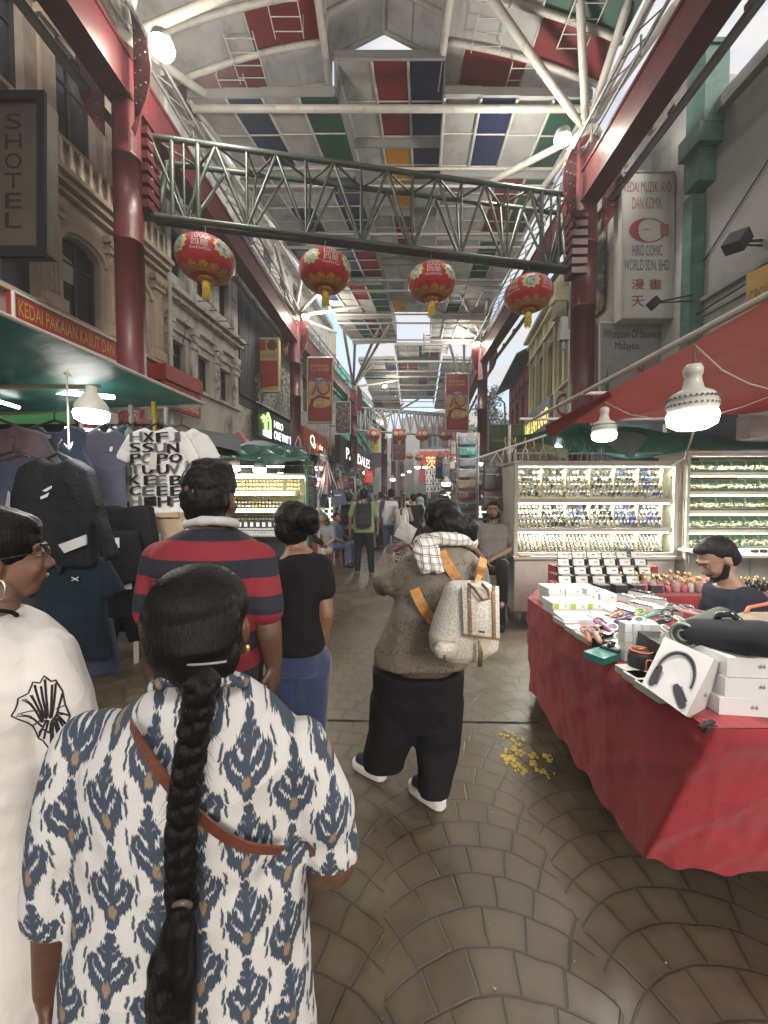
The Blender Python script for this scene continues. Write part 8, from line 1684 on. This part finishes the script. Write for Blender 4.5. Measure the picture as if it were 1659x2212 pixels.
pos = [(-1, 6.9, 688, 1, 'left row behind the two seated men'), (-1, 9.6, 735, 3, 'left row before the capped man'), (-1, 12.4, 758, 0, 'left row, third along'), (-1, 15.5, 772, 2, 'left row, fourth along'), (-1, 19.5, 790, 4, 'left row, far end'), (1, 8.6, 1012, 4, 'right row behind the wallet rack'), (1, 11.5, 952, 0, 'right row beyond the hijab'), (1, 14.6, 946, 2, 'right row, third along'), (1, 18.5, 942, 3, 'right row, far end'), (1, 24, 940, 1, 'right row, furthest')]
for i, (s, D, px, rf, nm) in enumerate(pos):
    x = stall(s, D, px, rf, nm, 2.2, i, lit=(i != 5), z=2.3+.05*(i % 3)); rack_clothes('%s row, %s stall' % (['left', 0, 'right'][s+1], ords[i % 5]), x+s*.3, D+.3, 1.3, 20, 2.35, s, i*3+1)
    rack_clothes('inside, %s row, %s stall' % (['left', 0, 'right'][s+1], ords[i % 5]), x+s*.2, D+1.6, .9, 8, 2.2, s, i*5+2, False)
for i, (px, py, D, e) in enumerate(((690, 1009, 7.4, 6), (848, 1035, 14, 6), (964, 1016+27, 7.6, 8), (902, 990+18, 13, 7), (918, 1008, 14.5, 5), (884, 1018, 20, 5), (790, 1020, 12, 5), (1035, 1000, 9.5, 5), (1004, 1010, 10.5, 5), (655, 1003, 6.2, 4), (870, 1025, 24, 5), (1120, 1005, 6.3, 4))):
    bulb('lit bulb over the far stalls, %s from the left' % ['third', 'sixth', 'tenth', 'eighth', 'ninth', 'seventh', 'fourth', 'twelfth', 'eleventh', 'second', 'fifth', 'last'][i], P(px, py, D), 1.15, P(px, py, D)+Vector((0, 0, .45)), e*2.2, 1)
handbag('pink', 'small pink bag with two buckles at the left bag stall', P(696, 1043, 6.4), .24, .17, .08, strap=.2); handbag('red', 'bright red bag hanging over the crowd', P(796-0, 1030, 9.), .22, .3, .06); handbag('black', 'wide black bag, left of two over the left jewellery case', P(633, 1012, 5.2), .26, .2, strap=.08); handbag('black', 'wide black bag, right of two over the left jewellery case', P(660, 1012, 5.3), .26, .2, strap=.08)
for i in range(12):
    rr = random.Random(i); a = P(706+rr.uniform(-26, 26)*0, 992, 6.4); b_ = P(684+i*4.5, 1060+rr.uniform(-15, 15), 6.35); m = MB(); m.path([a, a.lerp(b_, .5)+Vector((0, 0, -.03)), b_], .010, 5); tag(m.build('bag_strap', rr.choice([SILV, BG['black'], BG['cream'], BG['maroon']])), 'long bag strap above the pink bag, %s from the left in the fan' % (ords+['eighth', 'ninth', 'tenth', 'eleventh', 'last'])[i], 'strap', 'bag straps fanning out above the pink bag')
# string of small lights and headphone posters
for i, (px, py) in enumerate(((926, 1019), (942, 1018), (927, 1037), (944, 1036), (928, 1055), (944, 1054))):
    q = fq(px-7, px+7, py-8, py+8, 9.9)
    def hpic(o, at):
        m = MB(); m.path([at(.5+.3*math.cos(a), .5+.3*math.sin(a)) for a in [-.2+3.5*k/8 for k in range(9)]], .008, 4); m.ell(at(.22, .35), (.02, .005, .035), nu=6, nv=4); m.ell(at(.78, .35), (.02, .005, .035), nu=6, nv=4); m.build('printed_headphones', BLACKS, o)
    signboard('headphone_carton', 'white carton picturing headphones, %s row, %s' % (['top', 'middle', 'bottom'][i//2], ['left', 'right'][i % 2]), 'box', q, .1, WP, (), extra=hpic, group='headphone cartons at the far right stall')
# ================================================================ LEFT CLOTHES STALL AND JEWELLERY CASE
GA = M('awning_green', (.030, .115, .098), .4, .25, 2.2, bump=.7, bs=3.5, trans=.15)
sheet('green_awning', 'glossy dark green tarpaulin over the clothes stall on the left', [(-1.80, .5, 2.37), (-1.72, 3.72, 2.46), (-4.8, 3.9, 2.35), (-4.8, .5, 2.55)], 44, 40, .16, GA, 2, .016)
m = MB(); m.tube((-1.80, .5, 2.37), (-1.72, 3.72, 2.46), .012); m.tube((-1.74, 3.7, 2.44), (-4.8, 3.85, 2.36), .018); m.tube((-2.6, .5, 2.42), (-2.6, 3.8, 2.4), .018); m.tube((-1.9, 2.6, 2.30), (-4.5, 2.6, 2.3), .016)
for p in ((-2.35, 3.6), (-4.6, 3.7)): m.tube((p[0], p[1], 0), (p[0], p[1], 2.42), .022)
tag(m.build('awning_scaffold', M('pale_pipe', (.45, .43, .38), .5)), 'tube frame under the green awning of the clothes stall', 'frame')
m = MB(); m.tube(P(334, 905, 3.5), P(332, 868, 3.5), .022); m.tube(P(334, 1100, 3.5), P(334, 905, 3.5), .016); tag(m.build('stall_pole', M('yellow_pole', (.50, .38, .03), .5)), 'yellow taped pole left of the lettered tee', 'pole')
for i, (a, b_) in enumerate(((P(118, 846, 2.9), P(245, 858, 2.9)), (P(120, 838, 3.2), P(230, 846, 3.2)), (P(0, 868, 2.8), P(40, 880, 3.0)), (P(140, 925, 3.6), P(215, 930, 3.8)))):
    m = MB(); m.tube(a, b_, .013 if i else .018); tag(m.build('strip_light', M('tube_glow', (1, 1, .97), emit=4.5)), 'lit fluorescent tube under the green awning, %s' % ['in front', 'just behind the front one', 'at the left edge', 'low behind the navy vest'][i], 'strip light', 'strip lights under the green awning')
lampl(P(180, 900, 2.9), 2, .15)
def areaup(): pass
bulb('lit bulb with a funnel shaped housing under the green awning on the left', P(198, 889, 1.95), 1.0, P(197, 840, 1.95), 6, 1)
m = MB(); m.tube(P(148, 970, 1.9), P(144, 800, 1.9), .004, n=6); m.path([P(138, 958, 1.9), P(146, 968, 1.88), P(156, 955, 1.9), P(150, 975, 1.9)], .003, 5); m.path([P(138, 808, 1.9), P(146, 800, 1.9), P(152, 812, 1.9)], .005, 5); tag(m.build('hanging_rope', M('rope_white', (.42, .42, .38), .7)), 'thin white rope tied down from the green awning', 'rope')
# garments -----------------------------------------------------------------------
TEE = [(-.10, 0), (-.04, -.035), (.04, -.035), (.10, 0), (.235, -.06), (.34, -.26), (.25, -.31), (.215, -.20), (.225, -.72), (-.225, -.72), (-.215, -.20), (-.25, -.31), (-.34, -.26), (-.235, -.06)]
VEST = [(-.09, 0), (-.04, -.04), (.04, -.04), (.09, 0), (.19, -.04), (.17, -.14), (.215, -.24), (.225, -.72), (-.225, -.72), (-.215, -.24), (-.17, -.14), (-.19, -.04)]
SHORT = [(-.20, 0), (.20, 0), (.27, -.42), (.04, -.44), (0, -.26), (-.04, -.44), (-.27, -.42)]
LONG = [(-.10, 0), (-.04, -.03), (.04, -.03), (.10, 0), (.24, -.07), (.40, -.60), (.33, -.64), (.235, -.30), (.25, -.66), (-.25, -.66), (-.235, -.30), (-.33, -.64), (-.40, -.60), (-.24, -.07)]
def garment(label, outl, top, s_, mat, rz=0., cat='T-shirt', nm='tee_shirt', seed=0, th=.05, hanger=True, vox=.011, group=None, extra=None, sx=1.):
    top = Vector(top); o = thing(nm, label, cat, top, group); Rm = Matrix.Rotation(rz, 3, 'Z'); m = MB(); n = len(outl)
    f = [top+Rm @ Vector((x*s_*sx, -th/2, z*s_)) for x, z in outl]; b_ = [top+Rm @ Vector((x*s_*sx, th/2, z*s_)) for x, z in outl]
    m.add(f+b_, [tuple(range(n))[::-1], tuple(range(n, 2*n))]+[(i, (i+1) % n, (i+1) % n+n, i+n) for i in range(n)])
    remesh(m, 'cloth', mat, o, vox, 5, lambda co, no: co+no*(nfold(co, 15, seed, 3, (1, 1, .16))*.013)[:, None])
    if hanger:
        m = MB(); m.path([top+Rm @ Vector((-.17*s_*sx, 0, -.035)), top+Vector((0, 0, .03)), top+Rm @ Vector((.17*s_*sx, 0, -.035))], .009, 6); m.path([top+Vector((0, 0, .03)), top+Vector((0, 0, .07)), top+Vector((.02, 0, .095)), top+Vector((.0, 0, .11))], .004, 5); m.build('hanger', BLACKS, o)
    if extra: extra(o, lambda x, z, l=.0: top+Rm @ Vector((x*s_*sx, -th/2-.022-l, z*s_)))
    return o
def tee_letters():
    m, b, vec, x, y, z = newmat('letter_print_cloth', .8); n = xnoise(vec, 9, 3); X.nt.links.new(xmix(step(.5, .6, n), (.58, .58, .57), (.48, .48, .47)), b.inputs['Base Color']); return m
def letters(o, at):
    rr = random.Random(6); rows = ['HXFJ', 'SSUN', 'PCPQ', 'TUUV', 'KEEB', 'CEEE', 'HIHF']; dk_, gy = M('ink_black', (.02, .02, .022), .7), M('ink_grey', (.14, .14, .15), .7); a_, b_ = MB(), MB()
    for r_, s_ in enumerate(rows):
        for k, ch in enumerate(s_):
            x_ = -.205+k*.105+rr.uniform(-.012, .012); z_ = -.135-r_*.088; t = a_ if (r_+k) % 3 else b_; w_ = .085+rr.uniform(-.008, .012)
            t.text(ch, lambda u, v: at(x_+w_*u, z_+.076*v+.01*u*rr.choice((1,)), .004))
            for dd in (.006, -.006): t.text(ch, lambda u, v: at(x_+dd+w_*u, z_+.076*v+.01*u, .004))
    a_.build('black_lettering', dk_, o); b_.build('grey_lettering', gy, o)
    t = MB(); t.slab([at(-.045, -.36, .03), at(.02, -.36, .03), at(.03, -.22, .03), at(-.02, -.22, .03)], Vector((0, -.002, 0))); t.build('price_tag', M('tag_cream', (.48, .46, .40), .6), o)
LT = tee_letters()
garment('white tee covered in big black letters at the front right of the clothes stall', TEE, P(342, 922, 3.0), .93, LT, .05, seed=3, extra=letters)
garment('second lettered tee half hidden behind the first one', TEE, P(392, 925, 3.35), .9, LT, .6, seed=5, extra=None)
garment('beige drawstring shorts with a white tag below the lettered tee', SHORT, P(336, 1107, 2.95), 1.0, fabric('beige_fleece', (.30, .22, .145), bs=120), .05, 'shorts', 'shorts', 4, .07, False, extra=lambda o, at: (MB().path([at(-.02, -.03, .01), at(0, -.07, .012), at(.02, -.03, .01), at(.03, -.13, .012)], .004, 5).build('drawstring', WHITE, o), MB().slab([at(.01, -.24, .01), at(.07, -.24, .01), at(.07, -.155, .01), at(.01, -.155, .01)], Vector((0, -.003, 0))).build('price_tag', WP, o), MB().slab([at(-.20, 0, .006), at(.20, 0, .006), at(.2, -.035, .006), at(-.2, -.035, .006)], Vector((0, .01, 0))).build('waistband', fabric('beige_fleece', (.30, .22, .145)), o)))
garment('navy sleeveless vest hanging highest at the left of the clothes stall', VEST, P(118, 918, 2.45), 1.1, fabric('vest_navy', (.013, .024, .062)), .0, 'vest', 'vest', 2, extra=lambda o, at: MB().textq('4WD', at(-.03, -.085, .01), (.06, 0, 0), (0, 0, .022)).build('chest_print', WP, o))
garment('grey purple tee hanging behind the left bulb', TEE, P(228, 925, 2.95), .9, fabric('lavender_grey', (.085, .085, .13)), .5, seed=6, sx=.62, extra=lambda o, at: MB().slab([at(.05, -.2, .008), at(.08, -.2, .008), at(.09, -.16, .008), at(.06, -.16, .008)], Vector((0, -.002, 0))).build('chest_print', WP, o))
for i, (px, cn, cc, lb) in enumerate(((262, 'pale_mint', (.42, .48, .45), 'pale mint tee seen edge on'), (276, 'petrol', (.025, .09, .14), 'petrol blue tee seen edge on'), (292, 'moss', (.085, .10, .075), 'moss grey tee seen edge on'))): garment(lb+' in the clothes stall', TEE, P(px, 920, 3.15+.06*i), .86, fabric(cn, cc), 1.25, seed=7+i, sx=.55)
def swoosh(o, at):
    m = MB(); m.slab([at(-.035, -.20, .012), at(-.005, -.185, .012), at(.03, -.17, .012), at(.028, -.185, .012), at(-.01, -.205, .012)], Vector((0, -.002, 0))); m.slab([at(-.05, -.235, .012), at(-.02, -.225, .012), at(.01, -.21, .012), at(.0, -.235, .012), at(-.045, -.25, .012)], Vector((0, -.002, 0))); m.build('chest_print', M('print_white', (.55, .55, .55), .6), o)
    m = MB(); m.slab([at(.06, -.52, .01), at(.25, -.46, .01), at(.25, -.52, .01), at(.10, -.57, .01)], Vector((0, .01, 0))); m.slab([at(-.25, -.52, .0), at(-.10, -.55, .0), at(-.10, -.57, .0), at(-.25, -.55, .0)], Vector((0, .01, 0))); m.build('reflective_hem', M('hem_silver', (.42, .42, .42), .3), o)
    m = MB(); m.slab([at(-.36, -.52, .0), at(-.27, -.20, .01), at(-.26, -.22, .01), at(-.29, -.54, .0)], Vector((0, -.004, 0))); m.build('grey_stripe', M('stripe_grey', (.22, .22, .23), .7), o)
BK2 = fabric('ink_black_cloth', (.006, .0065, .009), bs=90)
garment('glossy black sports top with a white double chest mark hanging on the rope', LONG, P(126, 990, 1.98), .84, BK2, .0, 'sports top', 'sports_top', 8, .07, sx=.86, extra=swoosh)
def ualogo(o, at):
    m = MB()
    for s_ in (1, -1): m.path([at(.09-.022, -.17+.012*s_, .012), at(.09-.008, -.17+.004*s_, .012), at(.09, -.17+.003*s_, .012), at(.09+.008, -.17+.004*s_, .012), at(.09+.022, -.17+.012*s_, .012)], .0026, 5)
    m.build('chest_logo', M('print_white', (.55, .55, .55), .6), o)
    m = MB(); m.path([at(-.09, -.005, .0), at(-.03, -.05, .012), at(.0, -.13, .014), at(.03, -.05, .012), at(.09, -.005, .0)], .012, 6); m.build('polo_collar', fabric('polo_teal2', (.009, .017, .027)), o)
garment('dark teal polo shirt with a small white chest logo below the black top', TEE, P(152, 1190, 2.02), .80, fabric('polo_teal', (.006, .013, .021)), .0, 'polo shirt', 'polo_shirt', 9, .06, extra=ualogo)
garment('dark navy garment hem showing under the teal polo', SHORT, P(178, 1340, 2.2), .75, NAVY, .1, 'shorts', 'shorts', 3, .05, False)
garment('maroon jersey cut by the left edge', TEE, P(-8, 915, 2.3), 1.0, fabric('jersey_maroon', (.10, .05, .06), c2=(.05, .04, .045), c2pos=(.45, .6), c2s=12), .2, seed=10)
garment('dark blue jacket hanging left behind the black top', LONG, P(30, 985, 2.25), .95, fabric('jacket_blue', (.018, .026, .05)), .2, 'jacket', 'jacket', 11, .07)
for i, (px, py, D, lb) in enumerate(((255, 1095, 2.7, 'upper black trousers beside the beige shorts'), (270, 1180, 2.75, 'middle black trousers under the beige shorts'), (262, 1225, 2.6, 'lower black trousers right of the teal polo'), (295, 1215, 2.8, 'rear black trousers beside the striped shirt man'), (235, 1150, 2.5, 'black shorts between the polo and the beige shorts'))):
    garment(lb, SHORT, P(px, py, D), 1.15 if i != 4 else .8, BK2, .15*i, 'trousers', 'trousers', 12+i, .08, False, extra=(lambda o, at: MB().slab([at(.0, -.12, .012), at(.07, -.12, .012), at(.07, -.04, .012), at(.0, -.04, .012)], Vector((0, -.003, 0))).build('price_tag', WP, o)) if i in (2, 4) else None)
m = MB()
for z_ in (.5, 1.0, 1.45, 1.9): m.tube((-3.4, 3.3, z_), (-1.75, 3.1, z_), .012)
for x_ in (-3.3, -2.5, -1.8): m.tube((x_, 3.2, 0), (x_, 3.2, 2.3), .016)
tag(m.build('clothes_rack', GREYST), 'metal rack behind the hanging clothes', 'rack')
m = MB(); m.box((-3.5, 3.9, 1.2), (2.6, .05, 2.2)); tag(m.build('stall_backdrop', M('backdrop_dark', (.03, .03, .035), .8, .5, 3)), 'dark crowded back of the clothes stall', 'backdrop')
for i in range(14):
    rr = random.Random(40+i); cn, cc = rr.choice([('charc', (.04, .04, .045)), ('ink', (.015, .016, .02)), ('dgrey', (.08, .08, .085)), ('wine', (.08, .03, .035))]); garment('%s hanging %s in the back of the clothes stall' % (['dark tee', 'dark pair of shorts'][1-i % 2], (ords+['eighth', 'ninth', 'tenth', 'eleventh', 'twelfth', 'next to last', 'last'])[i]), TEE if i % 2 else SHORT, (-3.6+i*.13, 3.45+.1*(i % 3), 2.1-.55*(i % 3)), .9, fabric('back_'+cn, cc), rr.uniform(-.6, .6), 'T-shirt', 'garment', i, .07, False, .018, 'dark garments in the back of the clothes stall')
sheet('green_awning', 'flat bright green tarpaulin glimpsed behind the navy vest', [P(0, 925, 3.9), P(180, 925, 3.9), P(180, 880, 4.6), P(0, 870, 4.6)], 10, 6, .02, M('bright_green_tarp', (.04, .22, .07), .5, .15, 3, trans=.4), 1)
m = MB(); c = P(188, 890, 3.9)
for k in range(6): a = k*1.047; m.slab([c+Vector((0, 0, .08)), c+Vector((.15*math.cos(a), .1*math.sin(a), -.06)), c+Vector((.15*math.cos(a+1.047), .1*math.sin(a+1.047), -.06))], (0, 0, -.01))
m.ell(c+Vector((0, 0, -.08)), (.12, .08, .1)); tag(m.build('red_parasol', RT), 'crumpled red parasol top beside the left bulb', 'parasol')
sheet('grey_awning', 'grey tarpaulin over the stall behind the lettered tee', [P(270, 925, 4.0), P(520, 975, 4.3), P(520, 940, 5.6), P(300, 905, 5.6)], 14, 10, .05, M('grey_tarp', (.085, .09, .10), .5, .2, 3, trans=.1), 5)
sheet('red_awning', 'strip of red tarpaulin behind the lettered tee', [P(272, 922, 3.8), P(345, 930, 3.8), P(345, 915, 4.0), P(272, 905, 4.0)], 8, 5, .02, RT, 5)
# left jewellery case
CG = thing('jewellery_case', 'lit case of gold watches under the small green canopy on the left', 'display cabinet', P(560, 1165, 4.6)); A = P(395, 1027, 4.55); B = P(660, 1027, 4.55); zb = P(500, 1128, 4.55).z; zt = A.z
m = MB(); m.slab([(A.x, 4.95, zb-.05), (B.x, 4.95, zb-.05), (B.x, 4.95, zt), (A.x, 4.95, zt)], (0, .02, 0)); m.build('back_panel', M('case_yellow', (.62, .60, .36), .5), CG)
m = MB(); m.box(((A.x+B.x)/2, 4.75, zt+.012), (B.x-A.x, .45, .02)); m.box((B.x+.01, 4.57, (zt+zb)/2), (.03, .03, zt-zb)); m.build('frame', ALU, CG); m = MB(); m.box(((A.x+B.x)/2, 4.62, zt-.02), (B.x-A.x-.05, .02, .012)); m.build('led_strip', LEDM, CG)
m = MB()
for z_ in (P(0, 1066, 4.6).z, P(0, 1103, 4.6).z): m.box(((A.x+B.x)/2-.06, 4.72, z_), (B.x-A.x-.15, .3, .05))
m.build('shelf', M('shelf_pale', (.55, .54, .48), .4, .1, 30), CG)
m = MB(); m.box(((A.x+B.x)/2, 4.72, zb*.5-.03), (B.x-A.x, .5, zb-.12)); m.build('base_chest', BLACKS, CG)
areal(((A.x+B.x)/2, 4.63, zt-.05), 1.3, .05, 9, (R(-25), 0, 0), (1, .95, .62))
WG = [('gold bracelet watch', watchmesh(M('dial_gold', (.5, .42, .2), .3), gld, gld)), ('silver bracelet watch', watchmesh(dw, sil, sil))]; n_ = 0; rj = random.Random(3)
for r_, py in enumerate((1039, 1047, 1056, 1077, 1085, 1093, 1113, 1121)):
    for i in range(34):
        px = 402+i*7.4+(0 if r_ < 3 else -2)
        if r_ > 2 and px > 610: continue
        if r_ < 3 and 615 < px < 622: continue
        nm, me = WG[0 if (r_ < 3 and px > 520) or rj.random() < .35 else 1]; o = bpy.data.objects.new('bracelet_watch', me); col.objects.link(o); o.location = P(px, py, 4.70-.01*(r_ % 3)); o.scale = (.95, 1, .62); o.rotation_euler = (0, rj.uniform(-.2, .2), 0)
        tag(o, '%s in the left case, %s row, %dth column' % (nm, (ords+['last'])[r_], i+4), 'watch', 'bracelet watches in the left case')
for i in range(3):
    q = [P(495+i*38, 1163, 4.30), P(531+i*38, 1163, 4.30), P(527+i*36, 1143, 4.62), P(493+i*36, 1143, 4.62)]; o = thing('jewellery_tray', 'black slotted jewellery tray in front of the left case, %s' % ords[i], 'jewellery tray', q[0], 'slotted trays before the left case'); m = MB(); m.slab(q, (0, 0, .02)); m.build('tray', BLACKS, o); m = MB(); u, v = (Vector(q[1])-Vector(q[0])), (Vector(q[3])-Vector(q[0]))
    for a in range(1, 6): m.tube(Vector(q[0])+v*a/6+Vector((0, 0, .024)), Vector(q[0])+v*a/6+u+Vector((0, 0, .024)), .004, n=5)
    for a in range(0, 7): m.tube(Vector(q[0])+u*a/6+Vector((0, 0, .024)), Vector(q[0])+u*a/6+v+Vector((0, 0, .024)), .002, n=5)
    m.build('silver_rows', SILV, o)
m = MB(); m.box(P(560, 1134, 4.62), (.75, .05, .09)); 
tag(m.build('black_display_box', BLACKS), 'long black display block above the slotted trays', 'display block')
m = MB()
for i in range(9): m.box(P(505+i*13, 1133, 4.585), (.035, .01, .05))
tag(m.build('display_cards', WP), 'row of tiny white cards on the long black display block', 'cards')
sheet('green_awning', 'small crumpled green canopy over the left jewellery case', [P(440, 985, 4.2), P(668, 995, 4.2), P(655, 968, 5.6), P(470, 960, 5.6)], 34, 18, .03, GT3, 8, .05)
m = MB(); m.tube(P(664, 1230, 4.45), P(662, 985, 4.45), .02); m.tube(P(616, 1000, 4.9), P(615, 965, 4.9), .015); tag(m.build('stall_pole', M('green_pole', (.03, .10, .07), .4)), 'dark green pole at the right end of the left jewellery case', 'pole')
for i, (px, py) in enumerate(((505, 1008), (561, 1012))): bulb('lit clear bulb over the jewellery case, %s' % ['behind the striped shirt man', 'in the middle of the case'][i], P(px, py, 4.35), .95, P(px, py-22, 4.35), 5, 1)
m = MB(); c = P(515, 952, 7.0)
for k in range(8): a = k*.785; m.slab([c+Vector((0, 0, .16)), c+Vector((.34*math.cos(a), .34*math.sin(a), -.1)), c+Vector((.34*math.cos(a+.785), .34*math.sin(a+.785), -.1))], (0, 0, -.012))
m.tube(c+Vector((0, 0, -2)), c, .02); tag(m.build('red_parasol', RT), 'red parasol under the palm outline sign', 'parasol')
m = MB()
for i in range(7): m.box(P(672, 1040+i*17, 4.9), (.12, .2, .09))
tag(m.build('black_purse_stack', BG['black']), 'column of black purses right of the green pole', 'purses')
# ================================================================ HAZE: thin evening air that lifts the far end of the street
hm = bpy.data.materials.new('haze'); hm.use_nodes = True; hn = hm.node_tree.nodes; hn.clear()
ho = hn.new('ShaderNodeOutputMaterial'); hv = hn.new('ShaderNodeVolumePrincipled'); hm.node_tree.links.new(hv.outputs[0], ho.inputs['Volume'])
hv.inputs['Color'].default_value = (.86, .86, .88, 1); hv.inputs['Density'].default_value = .006; hv.inputs['Anisotropy'].default_value = .2
m = MB(); m.box((0, 60, 8.75), (170, 190, 19.5)); tag(m.build('haze', hm), kind='stuff')
cy.volume_bounces = 0; cy.volume_step_rate = 5
